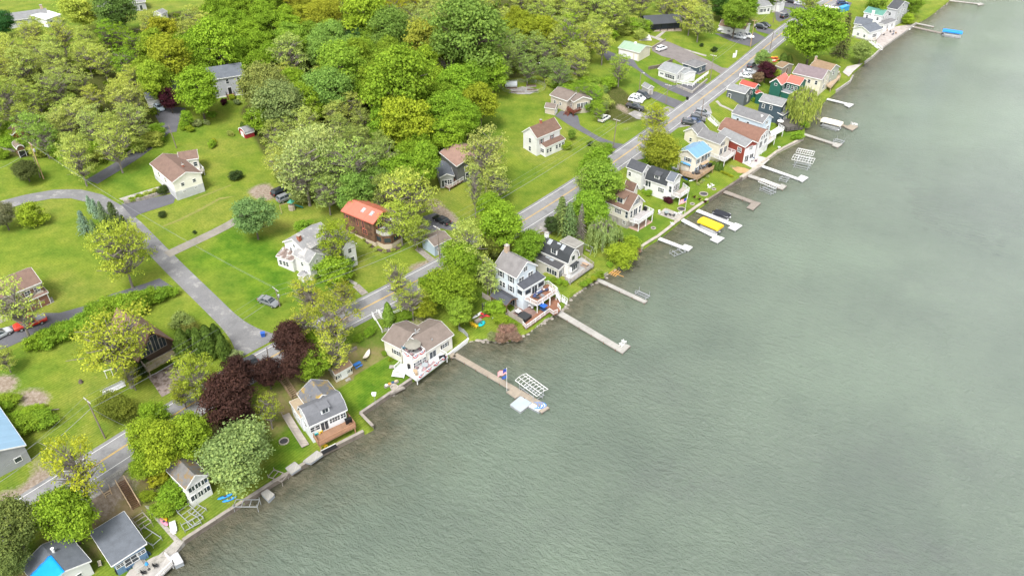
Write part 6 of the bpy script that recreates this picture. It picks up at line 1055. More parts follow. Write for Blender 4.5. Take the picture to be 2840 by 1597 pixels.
def dock(label,reg,pts,w,m,z=.65,plats=(),fascia=None,posts=True,zs=None,group=None):
    P=[at(reg,pts[i],pts[i+1],z)[:2] for i in range(0,len(pts),2)]; c=P[0]; d0=P[-1]-P[0]; rz=math.atan2(d0[1],d0[0])
    e=empty('dock',(c[0],c[1],0),rz,label,'dock',group); Lp=[to_local(e,p) for p in P]; mb=MB(); fr=MB()
    for a,b in zip(Lp[:-1],Lp[1:]):
        a,b=np.array(a),np.array(b); d=(b-a)/np.linalg.norm(b-a); n=np.array([-d[1],d[0]])*w/2
        mb.prism([tuple(a+n),tuple(a-n),tuple(b-n),tuple(b+n)],z-.06,z); n2=n*1.04; fr.prism([tuple(a+n2),tuple(a-n2),tuple(b-n2),tuple(b+n2)],z-.26,z-.065)
        L=np.linalg.norm(b-a); k=max(1,int(L/3.2))
        if posts:
            for i in range(k+1):
                for s in (-1,1): q=a+d*min(L-.1,L*i/k+.1)+n*s*1.05; pb=MB(); pb.cyl(q[0],q[1],-1.0,z+.12,.06,n=6); pb.build('post',STEEL if m is WHD else WOODB,e)
    for pl in plats:
        Q=[to_local(e,at(reg,pl[i],pl[i+1],z)) for i in range(0,len(pl),2)]; mb.prism(Q,z-.055,z+.005); fr.prism([tuple(np.mean(Q,0)+(np.array(q)-np.mean(Q,0))*1.02) for q in Q],z-.27,z-.065)
        for q in Q: qq=np.mean(Q,0)+(np.array(q)-np.mean(Q,0))*.93; pb=MB(); pb.cyl(qq[0],qq[1],-1.0,z-.1,.06,n=6); pb.build('post',STEEL if m is WHD else WOODB,e)
    fr.build('frame',fascia or (ALU if m is WHD else WOODG),e); mb.build('decking',m,e); return e
dock('tan plank dock leading out to the flag and swim platforms','D',(1258,680,1310,662,2029,1078,2180,1165),1.35,TAND,plats=((1828,1035,1893,1003,1985,1062,1915,1098),(2185,1245,2260,1195,2225,1175,2150,1225)))
dock('long pale plank dock with two white chairs at its end','E',(958,1012,1500,1335),1.7,PALE,plats=((1460,1340,1525,1285,1606,1315,1535,1382),))
dock('narrow grey dock beside the small boat lift','E',(1302,718,1745,925),1.25,PALE); dock('short white dock with square end left of the yellow canopy','F',(868,1070,1160,1182),1.3,WHD,plats=((1105,1165,1140,1130,1226,1162,1178,1206),))
dock('white dock with square end beside the yellow canopy','F',(1108,868,1165,900,1480,1058),1.5,WHD,plats=((1408,1082,1470,1036,1562,1066,1488,1120),)); dock('white dock with square end beside the black covered pontoon','F',(1272,773,1690,942),1.5,WHD,plats=((1598,957,1676,905,1750,935,1675,990),))
dock('brown grey dock with square end','F',(1558,572,1870,690),1.5,BRND,plats=((1798,742,1868,675,1946,696,1866,768),)); dock('tan dock under the white lift frame','G',(1000,1108,1360,1232),1.7,PALE,plats=((1290,1235,1330,1195,1385,1215,1345,1252),))
dock('white dock with square end right of the paved terrace','G',(1138,1016,1510,1148),1.3,WHD,plats=((1485,1143,1530,1105,1602,1130,1540,1176),)); dock('long pale dock with chairs near the big willow','G',(1538,688,1890,800),1.4,PALE,plats=((1840,808,1870,780,1946,795,1900,830),))
dock('tan dock end with white chairs beyond the cream canopy','G',(1690,535,1960,610,2010,625),1.2,TAND,plats=((1970,625,2025,598,2102,618,2045,660),)); dock('white dock with swim ladder off the far lawn','G',(1790,342,1990,390),1.3,WHD,plats=((1962,402,2010,384,2060,396,2012,428),)); dock('brown dock leading to the bright blue canopy','H',(1880,240,2150,300,2260,330),1.6,BRND); dock('grey dock at the top right corner','H',(2200,5,2470,35),1.4,PALE,plats=((2440,30,2480,25,2510,40,2460,50),)); dock('short grey dock at the far point','H',(1890,205,2060,240),1.4,PALE)
dock('small wooden step at the water by the clipped shrubs','E',(1335,655,1375,670),1.0,PALE,plats=((1330,655,1360,635,1405,655,1370,680),))
def along(reg,a,b,z):
    A=at(reg,*a,z);B=at(reg,*b,z); d=B-A; return (A+B)/2,math.atan2(d[1],d[0]),np.linalg.norm(d[:2])
def lift(label,reg,a,b,w,top=None,boat=None,topm=ALU,zt=3.0,base=True,name='boat_lift',cat='boat lift',cover=None):
    """cradle on four legs between two sight points (taken at canopy height if there is one)"""
    z=zt if (top or cover) else .6; c,rz,L=along(reg,a,b,z); e=empty(name,(c[0],c[1],0),rz,label,cat)
    for sx in (-1,1):
        for sy in (-1,1): mb=MB(); mb.cyl(sx*L*.32,sy*w*.5,-1,(zt-.3 if (top or cover) else 1.5),.05,n=6); mb.build('leg',STEEL,e)
    mb=MB()
    for sy in (-1,1): mb.bar((-L*.36,sy*w*.5,.35),(L*.36,sy*w*.5,.35),.1); mb.bar((-L*.42,sy*w*.22,.5),(L*.42,sy*w*.22,.5),.16)
    for sx in (-1,1): mb.bar((sx*L*.32,-w*.5,.3),(sx*L*.32,w*.5,.3),.12)
    mb.build('cradle',STEEL,e)
    if top:
        mb=MB()
        for sy in (-1,1): mb.bar((-L/2,sy*w*.52,zt-.3),(L/2,sy*w*.52,zt-.3),.1); mb.bar((-L/2,sy*w*.2,zt),(L/2,sy*w*.2,zt),.07)
        for i in range(9): x=-L/2+L*i/8; mb.tube([(x,-w*.52,zt-.3),(x,-w*.2,zt),(x,w*.2,zt),(x,w*.52,zt-.3)],.045,5)
        mb.build('canopy_frame',VINYL,e)
    if cover:
        prof=[(-w*.55,zt-.75),(-w*.55,zt-.3),(-w*.42,zt-.05),(0,zt+.12),(w*.42,zt-.05),(w*.55,zt-.3),(w*.55,zt-.75)]; k=len(prof); mb=MB(); n=9; vs=[]
        for i in range(n): x=-L/2+L*i/(n-1); vs+=[(x,y*(.985 if i in(0,n-1) else 1),z_-(.1 if i in(0,n-1) else 0)+.03*(i%2)) for y,z_ in prof]
        mb.add(vs,[(i*k+j,(i+1)*k+j,(i+1)*k+j+1,i*k+j+1) for i in range(n-1) for j in range(k-1)]+[tuple(range(k)),tuple(range(n*k-1,(n-1)*k-1,-1))]); mb.build('canopy',cover,e,smooth=False)
    return e,c,rz,L
def pontoon(label,c,rz,L,w=2.5,z=0.0,canopy=None,fur=True,cover=None):
    e=empty('pontoon_boat',(c[0],c[1],z),rz,label,'boat'); mb=MB()
    for sy in (-1,1): mb=MB(); mb.tube([(-L/2,sy*w*.33,.25),(L*.38,sy*w*.33,.25),(L*.47,sy*w*.33,.36),(L/2,sy*w*.33,.5)],[.3,.3,.22,.05],8); mb.build('float_tube',ALU,e,smooth=True)
    mb=MB(); mb.box(-L*.48,L*.45,-w/2,w/2,.55,.65); mb.build('deck',plain('boat_carpet',(.3,.3,.32)),e)
    mb=MB(); 
    for a,b,c_,d in ((-L*.42,L*.42,-w/2,-w/2+.05),(-L*.42,L*.42,w/2-.05,w/2),(L*.4,L*.43,-w/2,w/2),(-L*.43,-L*.4,-w/2,w/2*.3)): mb.box(a,b,c_,d,.75,1.3)
    mb.build('side_panels',ALU,e); mb=MB()
    for x0,x1,y0,y1 in ((.1,.38,-.46,-.24),(.1,.38,.24,.46),(-.38,-.16,-.46,-.22)): mb.box(x0*L,x1*L,y0*w,y1*w,.65,1.05)
    mb.build('seats',plain('boat_seat',(.6,.57,.52)),e); mb=MB(); mb.box(-L*.54,-L*.49,-.2,.2,.3,1.2); mb.build('outboard_motor',BLACK,e,label='black outboard motor')
    if cover:
        mb=MB(); prof=[(-w*.52,.75),(-w*.5,1.4),(-w*.25,1.75),(w*.25,1.75),(w*.5,1.4),(w*.52,.75)]; k=6; vs=[]
        for i in range(7): t=i/6; x=-L*.42+L*.86*t; s=.62+.38*math.sin(math.pi*min(1,max(0,(t*.9+.1)))); vs+=[(x,y,.75+(z_-.75)*s*(1 if i%2 else .92)) for y,z_ in prof]
        mb.add(vs,[(i*k+j,(i+1)*k+j,(i+1)*k+j+1,i*k+j+1) for i in range(6) for j in range(k-1)]+[tuple(range(k)),tuple(range(7*k-1,6*k-1,-1))]); mb.build('cover',cover,e)
    return e
lift('white ribbed boat lift frame beside the flag dock','O',(1310,945),(1365,985),3.0,top=True); lift('small white boat lift beside the narrow grey dock','E',(1640,820),(1785,885),1.7); lift('low grey boat lift beside the short white dock','F',(1030,1185),(1105,1235),4.0)
lift('white ribbed lift frame over the tan dock','G',(1125,1150),(1295,1222),2.6,top=True); lift('low boat lift beside the tan dock','G',(1165,1215),(1260,1258),3.2); lift('low boat lift beside the white terrace dock','G',(1305,1128),(1415,1155),3.2); lift('white ribbed lift frame standing alone, the farther of two','G',(1490,850),(1660,885),3.4,top=True); lift('white ribbed lift frame standing alone, the nearer of two','G',(1450,915),(1660,960),4.0,top=True); lift('low boat lift beside the dock with chairs','G',(1850,745),(1970,780),3.0)
YC=mat('yellow_canopy',(.8,.52,.02),.6,var=.06); _,c,rz,L=lift('boat lift with bright yellow canopy','F',(1310,855),(1525,945),3.0,cover=YC); pontoon('dark hulled pontoon boat under the yellow canopy',c,rz,L*.9,2.4,.3)
_,c,rz,L=lift('boat lift with cream canopy by the willow','G',(1742,535),(1945,585),3.0,cover=CREAMC); pontoon('silver pontoon boat under the cream canopy',c,rz,L*.95,2.4,.3); _,c,rz,L=lift('boat lift with bright blue canopy at the far right','H',(2145,262),(2320,285),3.0,cover=plain('blue_canopy',(.02,.22,.66))); pontoon('silver pontoon boat under the blue canopy',c,rz,L*.95,2.4,.3)
c,rz,L=along('F',(1440,790),(1620,850),.8); pontoon('pontoon boat with black cover moored at the white dock',c,rz,L,2.5,0,cover=plain('black_cover',(.02,.022,.03),.8))
def sheet_obj(name,label,cat,reg,pts,z0,z1,m,parts=None):
    P=[at(reg,pts[i],pts[i+1],z1)[:2] for i in range(0,len(pts),2)]; c=np.mean(P,0); e=empty(name,(c[0],c[1],0),0,label,cat); mb=MB(); mb.prism([tuple(p-c) for p in P],z0,z1-.09); mb.build('float',plain('grey_float',(.25,.27,.29)),e); mb=MB(); mb.prism([tuple(p-c) for p in P],z1-.085,z1); mb.build('top',m,e); mb=MB()
    for i in range(len(P)): mb.bar((*(P[i]-c),z1),(*(P[(i+1)%len(P)]-c),z1),.14,.12)
    mb.build('rim',PALE if m is not WHITE else ALU,e); return e
sheet_obj('swim_platform','pale blue square swim platform at the end of the flag dock','swim platform','O',(1283,1018,1309,1036,1339,1013,1309,996),-.1,.5,plain('pale_blue_mat',(.33,.42,.56)))
e=sheet_obj('inflatable_float','white and blue inflatable lounge float beside the swim platform','float','O',(1329,1022,1356,1036,1375,1018,1349,1004),-.1,.5,WHITE); mb=MB()
for k in range(4): mb.tube([(1.3*math.cos(a)-1.2+.55*k,1.0*math.sin(a),.56) for a in np.linspace(-1.2,1.2,9)],.12,6)
mb.build('stripes',plain('float_blue',(.06,.2,.55)),e)
def flag(label,reg,base,H,kind,z,second=None):
    p=at(reg,*base,z); e=empty('flagpole',(p[0],p[1],z),0,label,'flagpole'); mb=MB(); mb.cyl(0,0,-.3,H,.05,.035); mb.lathe([(.01,H),(.1,H+.08),(.01,H+.18)],8); mb.build('pole',WHITE,e)
    def cloth(zt,hh,ww,cols,canton,nm):
        n=10; root=None
        for r,cm in enumerate(cols):
            mb=MB(); z0=zt-hh*r/len(cols); z1=zt-hh*(r+1)/len(cols)
            for i in range(n+1): x=-ww*i/n*.8; y=.14*math.sin(i*1.1); dz=-.35*ww*(i/n)**1.2; mb.v+=[(x-.05,y,z0+dz),(x-.05,y,z1+dz)]
            mb.f=[(2*i,2*i+1,2*i+3,2*i+2) for i in range(n) if not(canton and r<len(cols)*.54 and i<4)]; o=mb.build(nm if root is None else 'stripe',cm,root or e); root=root or o
            if canton and r<len(cols)*.54: q=MB(); q.v=list(mb.v); q.f=[(2*i,2*i+1,2*i+3,2*i+2) for i in range(4)]; q.build('canton',BUNB,root)
    cloth(H-.1,1.5,2.3,[BUNR if i%2==0 else WHITE for i in range(13)],True,'flag')
    if second: cloth(H-1.9,.8,1.2,[second]*2,False,'pennant')
flag('white flagpole with striped flag and blue pennant on the flag dock','D',(1832,1018),6.0,'us',.7,plain('pennant_blue',(.05,.12,.4))); flag('white flagpole with striped flag on the lakeside lawn','F',(1140,805),5.0,'us',1.0)
# ---------------------------------------------------------------- garden and deck furniture
def put(name,label,cat,reg,x,y,rz=0,z=None,group=None):
    p=G(reg,x,y) if z is None else at(reg,x,y,z); return empty(name,tuple(p),rz,label,cat,group)
def adirondack(reg,x,y,rz,m,label,z=None,group=None):
    e=put('adirondack_chair',label,'chair',reg,x,y,rz,z,group); mb=MB(); mb.add([(-.3,-.3,.38),(.3,-.3,.38),(.3,.3,.25),(-.3,.3,.25),(-.3,-.3,.43),(.3,-.3,.43),(.3,.3,.3),(-.3,.3,.3)],[(3,2,1,0),(4,5,6,7),(0,1,5,4),(1,2,6,5),(2,3,7,6),(3,0,4,7)]); mb.build('seat',m,e); mb=MB()
    for i in range(5): x_=-.26+.13*i; mb.bar((x_,.28,.28),(x_*1.15,.62,1.05+.08*(1-abs(i-2)/2)),.11,.03)
    mb.build('backrest',m,e)
    for s in (-1,1): mb=MB(); mb.box(s*.38-.07,s*.38+.07,-.4,.4,.55,.59); mb.box(s*.38-.03,s*.38+.03,-.38,-.3,0,.55); mb.bar((s*.33,-.3,.35),(s*.33,.5,.05),.05,.12); mb.build('armrest',m,e)
    return e
PLW=plain('white_plastic',(.78,.78,.78)); PLY=plain('yellow_plastic',(.75,.5,.03)); PLT=plain('teal_plastic',(.02,.42,.45)); PLB=plain('navy_plastic',(.03,.07,.16)); PLR=plain('red_plastic',(.55,.04,.04))
def picnic(reg,x,y,rz,m,label,z=None):
    e=put('picnic_table',label,'picnic table',reg,x,y,rz,z); mb=MB(); mb.box(-.9,.9,-.38,.38,.7,.75); mb.build('table_top',m,e)
    for s in (-1,1): mb=MB(); mb.box(-.9,.9,s*.72-.13,s*.72+.13,.42,.46); mb.build('bench',m,e); mb=MB(); mb.bar((s*.6,-.8,0),(s*.6,.3,.7),.08); mb.bar((s*.6,.8,0),(s*.6,-.3,.7),.08); mb.box(s*.6-.04,s*.6+.04,-.8,.8,.36,.42); mb.build('trestle',m,e)
def box_thing(name,label,cat,reg,x,y,rz,w,d,h,m,top=None,z=None,group=None,taper=1.0,lid=.06):
    e=put(name,label,cat,reg,x,y,rz,z,group); mb=MB(); mb.add([(-w/2*taper,-d/2*taper,0),(w/2*taper,-d/2*taper,0),(w/2*taper,d/2*taper,0),(-w/2*taper,d/2*taper,0),(-w/2,-d/2,h),(w/2,-d/2,h),(w/2,d/2,h),(-w/2,d/2,h)],[(3,2,1,0),(4,5,6,7),(0,1,5,4),(1,2,6,5),(2,3,7,6),(3,0,4,7)]); mb.build('body',m,e); mb=MB(); mb.box(-w/2-.03,w/2+.03,-d/2-.03,d/2+.03,h+.003,h+lid); mb.build('lid',top or m,e); return e
def table(reg,x,y,r,label,z=None,m=WHITE,h=.72):
    e=put('round_table',label,'table',reg,x,y,0,z); mb=MB(); mb.lathe([(r*.2,h-.05),(r,h-.03),(r,h),(r*.9,h+.01)],14); mb.build('table_top',m,e); mb=MB(); mb.lathe([(.25,0),(.2,.04),(.04,.08),(.04,h-.04)],8); mb.build('pedestal',DARK,e)
def chair(reg,x,y,rz,m,label,z=None,group=None,w=.55):
    e=put('patio_chair',label,'chair',reg,x,y,rz,z,group); mb=MB(); mb.box(-w/2,w/2,-.28,.28,.36,.46); mb.build('seat',m,e); mb=MB(); mb.add([(-w/2,.24,.42),(w/2,.24,.42),(w/2,.3,.42),(-w/2,.3,.42),(-w/2,.36,1.0),(w/2,.36,1.0),(w/2,.42,.98),(-w/2,.42,.98)],[(3,2,1,0),(4,5,6,7),(0,1,5,4),(1,2,6,5),(2,3,7,6),(3,0,4,7)]); mb.build('backrest',m,e)
    for s in (-1,1): mb=MB(); mb.box(s*w/2-.03,s*w/2+.03,-.28,.32,.62,.66); mb.box(s*w/2-.025,s*w/2+.025,-.27,-.22,0,.62); mb.box(s*w/2-.025,s*w/2+.025,.24,.29,0,.62); mb.build('leg_frame',DARK,e)
def umbrella(reg,x,y,m,label,z=None,r=1.3,h=2.4,sq=False):
    e=put('parasol',label,'parasol',reg,x,y,.4,z); n=4 if sq else 8; mb=MB(); mb.cyl(0,0,0,h+.05,.03); mb.build('pole',DARK,e); v=[(0,0,h+.1)]+[(r*math.cos(2*math.pi*i/n),r*math.sin(2*math.pi*i/n),h-.45) for i in range(n)]+[(r*math.cos(2*math.pi*i/n),r*math.sin(2*math.pi*i/n),h-.6) for i in range(n)]; mb=MB(); mb.add(v,[(0,1+i,1+(i+1)%n) for i in range(n)]+[(1+i,1+n+i,1+n+(i+1)%n,1+(i+1)%n) for i in range(n)]); mb.build('canopy',m,e); mb=MB(); mb.lathe([(.28,0),(.25,.1),(.05,.14)],10); mb.build('base',DARK,e)
def kayak(reg,x,y,rz,m,label,L=3.0,z=None,w=.36,dz=.0,group=None):
    e=put('kayak',label,'kayak',reg,x,y,rz,z,group); e.location.z+=dz; mb=MB(); n=9; vs=[]
    for i in range(n): t=i/(n-1)*2-1; s=math.sqrt(max(0.0,1-abs(t)**2.2))+.02; vs+=[(t*L/2,-w*s,.2+.1*t*t),(t*L/2,-w*.6*s,.03+.17*t*t),(t*L/2,w*.6*s,.03+.17*t*t),(t*L/2,w*s,.2+.1*t*t),(t*L/2,0,.32+.06*t*t*s)]
    mb.add(vs,[(i*5+j,i*5+(j+1)%5,i*5+5+(j+1)%5,i*5+5+j) for i in range(n-1) for j in range(5)]); mb.build('hull',m,e,smooth=True); mb=MB(); mb.lathe([(.24,.3),(.27,.36),(.22,.34)],10); mb.build('cockpit',DARK,e)
def fire_ring(reg,x,y,label,r=.6):
    e=put('fire_pit',label,'fire pit',reg,x,y); mb=MB()
    for i in range(12): a=i*.5236; mb.bar((r*math.cos(a),r*math.sin(a),.1),(r*math.cos(a+.45),r*math.sin(a+.45),.1),.2,.24)
    mb.build('stone_ring',STW,e); mb=MB(); mb.cyl(0,0,0,.04,r-.08,n=12); mb.build('ash',DARK,e)
zd=h4.zg+1.75; adirondack('C',1240,1035,2.2,PLT,'teal adirondack chair on the timber deck',zd); adirondack('C',1276,1018,2.4,PLY,'yellow adirondack chair on the timber deck beside the teal one',zd)
for x,y in ((1365,965),(1385,955)): chair('C',x,y,2.6,plain('brown_cushion',(.2,.13,.1)),'brown patio chair on the timber deck',zd,'brown patio chairs on the timber deck')
box_thing('bench','glass grey bench on the timber deck','bench','C',1420,940,.5,1.6,.6,.5,plain('grey_cushion',(.3,.33,.33)),z=zd); chair('C',1462,915,2.6,PLB,'dark patio chair by the deck corner',zd); box_thing('grill','black covered grill at the timber deck corner','grill','C',1508,940,.5,1.3,.6,1.1,BLACK,z=zd,taper=.9); table('C',1528,968,.4,'small round table by the deck corner',zd,WOODB)
adirondack('C',1315,1130,2.4,PLY,'yellow adirondack chair on the grass below the timber deck'); fire_ring('C',985,1090,'dark fire pit hollow on the lawn',.9)
z6=1.95
for k,(x,y) in enumerate(((925,805),(975,775),(1020,745),(1095,775),(1045,800),(1000,835))): chair('D',x,y,2.5 if k<3 else -.6,plain('dusty_pink_cover',(.36,.24,.25)),'dusty pink covered chair on the lower bunting deck',z6,'covered chairs on the bunting deck',.8)
table('D',1010,790,.8,'grey round table among pink chairs on the bunting deck',z6,plain('grey_table',(.3,.33,.35))); box_thing('grill','black grill on the bunting deck corner','grill','D',1185,715,.4,1.4,.6,1.0,BLACK,z=z6); box_thing('planter','brown planter on the bunting deck','planter','D',925,870,.4,.5,.5,.7,WOODT,z=z6); table('D',912,850,.5,'small round wicker table at the bunting deck corner',z6,WOODT); box_thing('grill','small black grill beside the sliding door of the bunting house','grill','D',850,800,.4,.6,.5,1.0,BLACK,z=z6)
zb6=1.5+3.25; umbrella('D',893,625,plain('grey_parasol',(.22,.21,.18)),'grey octagonal parasol on the rooftop balcony',zb6,1.8,2.3)
for x,y,c in ((835,640,'dusty_pink_cover'),(960,620,'dusty_pink_cover'),(880,675,'dusty_pink_cover'),(800,610,'blue_cover')): chair('D',x,y,2.4,MATS.get(c) or plain('blue_cover',(.06,.15,.22)),'%s covered chair on the rooftop balcony'%('pink' if c[0]=='d' else 'blue'),zb6,'rooftop balcony chairs',.8)
picnic('D',330,780,.75,plain('bright_blue_wood',(.04,.17,.5)),'bright blue picnic table beside the small white shed'); p=put('hammock','pale hammock on a stand at the lawn edge','hammock','D',425,690,1.3); mb=MB(); n=9
for i in range(n): t=i/(n-1)*2-1; s=.45*(1-abs(t)**3)+.05; mb.v+=[(t*1.6,-s,.55+.5*t*t),(t*1.6,0,.45+.55*t*t),(t*1.6,s,.55+.5*t*t)]
mb.f=[(i*3+j,i*3+j+1,i*3+4+j,i*3+3+j) for i in range(n-1) for j in (0,1)]; mb.build('bed',plain('hammock_cloth',(.6,.55,.47)),p); mb=MB(); mb.tube([(-1.9,0,1.1),(-1.2,0,.1),(1.2,0,.1),(1.9,0,1.1)],.05); mb.bar((-1.1,-.6,.05),(-1.1,.6,.05),.08); mb.bar((1.1,-.6,.05),(1.1,.6,.05),.08); mb.build('stand',DARK,p)
e=put('bird_house','white martin house on a thin pole at the lake edge','bird house','D',512,1165); mb=MB(); mb.cyl(0,0,0,2.6,.04); mb.build('pole',STEEL,e); mb=MB(); mb.box(-.35,.35,-.3,.3,2.6,3.1); mb.build('house',WHITE,e); mb=MB(); mb.prism([(-.45,-.4),(.45,-.4),(.45,.4),(-.45,.4)],3.1,[3.12]*4); mb.add([(-.45,-.4,3.12),(.45,-.4,3.12),(.45,.4,3.12),(-.45,.4,3.12),(-.45,0,3.4),(.45,0,3.4)],[(0,1,5,4),(2,3,4,5),(1,2,5),(3,0,4)]); mb.build('roof',WHITE,e)
box_thing('stepping_slab','round pale slab on the lawn by the white steps','slab','D',676,787,0,1.0,1.0,.06,CONC,lid=.03); box_thing('stepping_slab','square slab on the lawn before the shed door','slab','D',233,912,.6,1.1,1.0,.06,CONC,lid=.03)
e=put('fire_pit_bench','stone fire pit with colourful logs and benches at the seawall','fire pit','D',700,1000,.6); mb=MB()
for s in (-1,1): mb.box(-1.6,1.6,s*1.2-.25,s*1.2+.25,0,.5)
mb.build('bench',STONE,e); mb=MB(); mb.lathe([(.8,0),(.85,.45),(.6,.45),(.55,.1)],12); mb.build('fire_bowl',STW,e); 
for k,cm in enumerate((PLW,plain('orange_cushion',(.6,.25,.06)),PLB,plain('tan_cushion',(.5,.38,.25)))): mb=MB(); mb.box(-1.4+.75*k,-.9+.75*k,.95,1.45,.5,.65); mb.build('cushion',cm,e)
# kayak store on the rough bank
for x,y,rz,c,l,L in ((235,1050,.9,PLW,'white kayak leaning on the rack in the rough bank',3.4),(305,1045,2.6,PLR,'red kayak on the rough bank',2.8),(285,1060,.7,plain('dark_red',(.35,.03,.05)),'dark red kayak beside the red one',2.6),(275,1125,1.0,PLT,'turquoise paddle boat on the rough bank',2.4),(400,1050,1.1,plain('pale_grey_hull',(.55,.58,.6)),'pale grey canoe on the rough bank',3.2)): kayak('E',x,y,rz,c,l,L,w=.42 if 'paddle' not in l else .7)
for x,y,k in ((195,1130,0),(225,1150,1)): adirondack('E',x,y,2.2+k*.3,PLY,('left','right')[k]+' yellow adirondack chair by the turquoise paddle boat')
box_thing('storage_box','grey wooden lid box on the rough bank','box','E',245,1100,.6,1.6,.9,.5,WOODG); box_thing('utility_cabinet','dark grey outdoor cabinet behind the bank bush','cabinet','N',40,1040,.6,1.4,1.0,1.9,DARK)
z7d=z7+3.1; BLUC=plain('navy_cushion',(.05,.07,.16)); WICK=plain('dark_wicker',(.06,.06,.07))
e=put('outdoor_sofa','navy outdoor sofa with white cushions on the upper deck','sofa','N',905,775,h7.rz+1.57,z7d); mb=MB(); mb.box(-1,1,-.4,.4,.1,.42); mb.build('base',WICK,e); mb=MB(); mb.box(-1,1,.28,.45,.42,.85); mb.build('backrest',BLUC,e); mb=MB(); mb.box(-.8,.8,-.35,.28,.425,.55); mb.build('seat_cushion',BLUC,e)
for k in range(3): mb=MB(); mb.box(-.75+.55*k,-.35+.55*k,.14,.26,.55,.9); mb.build('cushion',WHITE,e)
for x,y,rz,l in ((825,845,.3,'navy armchair at the near end of the upper deck'),(1015,735,-1.2,'navy armchair at the far end of the upper deck')): chair('N',x,y,h7.rz+rz,BLUC,l,z7d,w=.8)
box_thing('coffee_table','grey coffee table on the upper deck','table','N',950,820,h7.rz,.9,.6,.4,plain('grey_wicker',(.2,.2,.21)),z=z7d); box_thing('ottoman','dark ottoman on the upper deck','ottoman','N',880,855,h7.rz,.6,.6,.4,WICK,z=z7d); table('N',855,825,.25,'small white side table on the upper deck',z7d); table('N',975,745,.25,'second small white side table on the upper deck',z7d); 
for k,(x,y) in enumerate(((735,830),(1095,735))): adirondack('N',x,y,1,PLW,('near','far')[k]+' white chair against the upper deck railing',z7d)
box_thing('hot_tub','black covered hot tub on the terrace','hot tub','N',665,1185,h7.rz+.05,2.4,2.3,.95,BLACK,plain('charcoal_vinyl',(.035,.037,.04)),z=1.3,lid=.14); box_thing('fire_table','white topped square fire table on the terrace','fire table','N',563,1082,h7.rz,1.1,1.1,.45,DARK,WHITE,z=1.3); table('N',790,985,.8,'white round table below the upper deck',1.3)
for k,(x,y) in enumerate(((740,985),(790,1020),(840,980),(760,960))): chair('N',x,y,k*1.6,PLW,'white metal chair at the round table below the upper deck',1.3,'chairs round the terrace table')
e=put('swing_seat','blue canopied swing seat below the upper deck','swing seat','N',955,1060,h7.rz,1.55); mb=MB(); mb.box(-1.0,1.0,-.7,.7,1.75,1.85); mb.build('canopy',plain('royal_blue',(.02,.1,.38)),e); mb=MB()
for sx in (-1,1): mb.bar((sx,-.8,0),(sx,0,1.8),.06); mb.bar((sx,.8,0),(sx,0,1.8),.06)
mb.build('frame',DARK,e); mb=MB(); mb.box(-.9,.9,-.3,.3,.45,.55); mb.box(-.9,.9,.25,.35,.55,1.0); mb.build('seat',PLB,e)
for x,y,l in ((250,975,'left'),(325,1000,'right')): chair('N',x,y,2.4,plain('beige_cushion',(.5,.44,.35)),l+' beige cushioned chair under the timber pavilion',1.3,w=.8)
for k,(x,y) in enumerate(((1525,1315),(1545,1290))): adirondack('E',x,y,2.3,PLW,('near','far')[k]+' white chair at the end of the long pale dock',.66)
zdk=h8.zg+.9; picnic('E',1198,605,h8.rz,plain('tan_table',(.4,.28,.2)),'tan picnic table on the weathered deck',zdk); box_thing('bench','pale green bench under the bay window','bench','E',1080,645,h8.rz,1.6,.5,.45,plain('pale_green',(.4,.47,.42)),z=zdk)
for k,(x,y) in enumerate(((1010,690),(1030,700))): box_thing('sun_lounger','white sun lounger on the weathered deck, the '+('nearer' if k else 'farther')+' of two','lounger','E',x,y,h8.rz+.3,1.8,.6,.35,PLW,z=zdk)
e=put('garden_swing','bare grey swing frame on the lawn','swing frame','E',1225,480,h8.rz); mb=MB()
for sx in (-1.3,1.3): mb.bar((sx,-1,0),(sx,0,2.1),.08); mb.bar((sx,1,0),(sx,0,2.1),.08)
mb.bar((-1.5,0,2.1),(1.5,0,2.1),.1); mb.build('frame',plain('grey_metal',(.25,.27,.28)),e); mb=MB(); mb.box(-.7,.7,-.2,.2,.5,.56); mb.bar((-.7,0,.5),(-.7,0,2.1),.03); mb.bar((.7,0,.5),(.7,0,2.1),.03); mb.build('seat',WOODG,e)
e=put('raft','row of orange floating poles at the shore','raft','E',1465,665,h8.rz,.1); mb=MB()
for k in range(4): mb.tube([(-.9+.6*k,-1.3,0),(-.9+.6*k,1.3,.1)],.12,6)
mb.bar((-1.3,-.5,.15),(2.8,-.2,.15),.1); mb.build('poles',plain('orange_wood',(.5,.27,.07)),e)
area(R_('F',850,815,935,752,1150,830,1075,900),CONC,'grey concrete patio beside the seawall',name='patio')
for k,(x,y) in enumerate(((870,810),(940,830),(985,835),(1020,840))): chair('F',x,y,k*1.3,PLW if k in(0,) else DARK,('white','dark','dark','dark')[k]+' patio chair on the concrete patio',None,'patio chairs on the concrete patio')
for k,(x,y) in enumerate(((1040,820),(1092,815))): adirondack('F',x,y,2.6+k,PLW,('left','right')[k]+' white adirondack chair on the concrete patio')
table('F',945,815,.7,'round glass table on the concrete patio',None,plain('glass_table',(.25,.3,.3))); fire_ring('F',1043,880,'small fire bowl at the patio corner',.45); fire_ring('F',808,965,'stone fire ring on the lawn before the raised deck'); fire_ring('F',1220,710,'stone fire ring by the curved flower bed'); fire_ring('F',1448,553,'stone fire ring beside the white chairs'); fire_ring('F',1340,605,'round stone edged flower bed on the lawn',1.2); fire_ring('F',1105,765,'oval stone edged flower bed by the flagpole',1.1)
for k,(x,y) in enumerate(((1400,540),(1430,520))): adirondack('F',x,y,1+k*1.2,PLW,('left','right')[k]+' white adirondack chair beside the lawn fire ring')
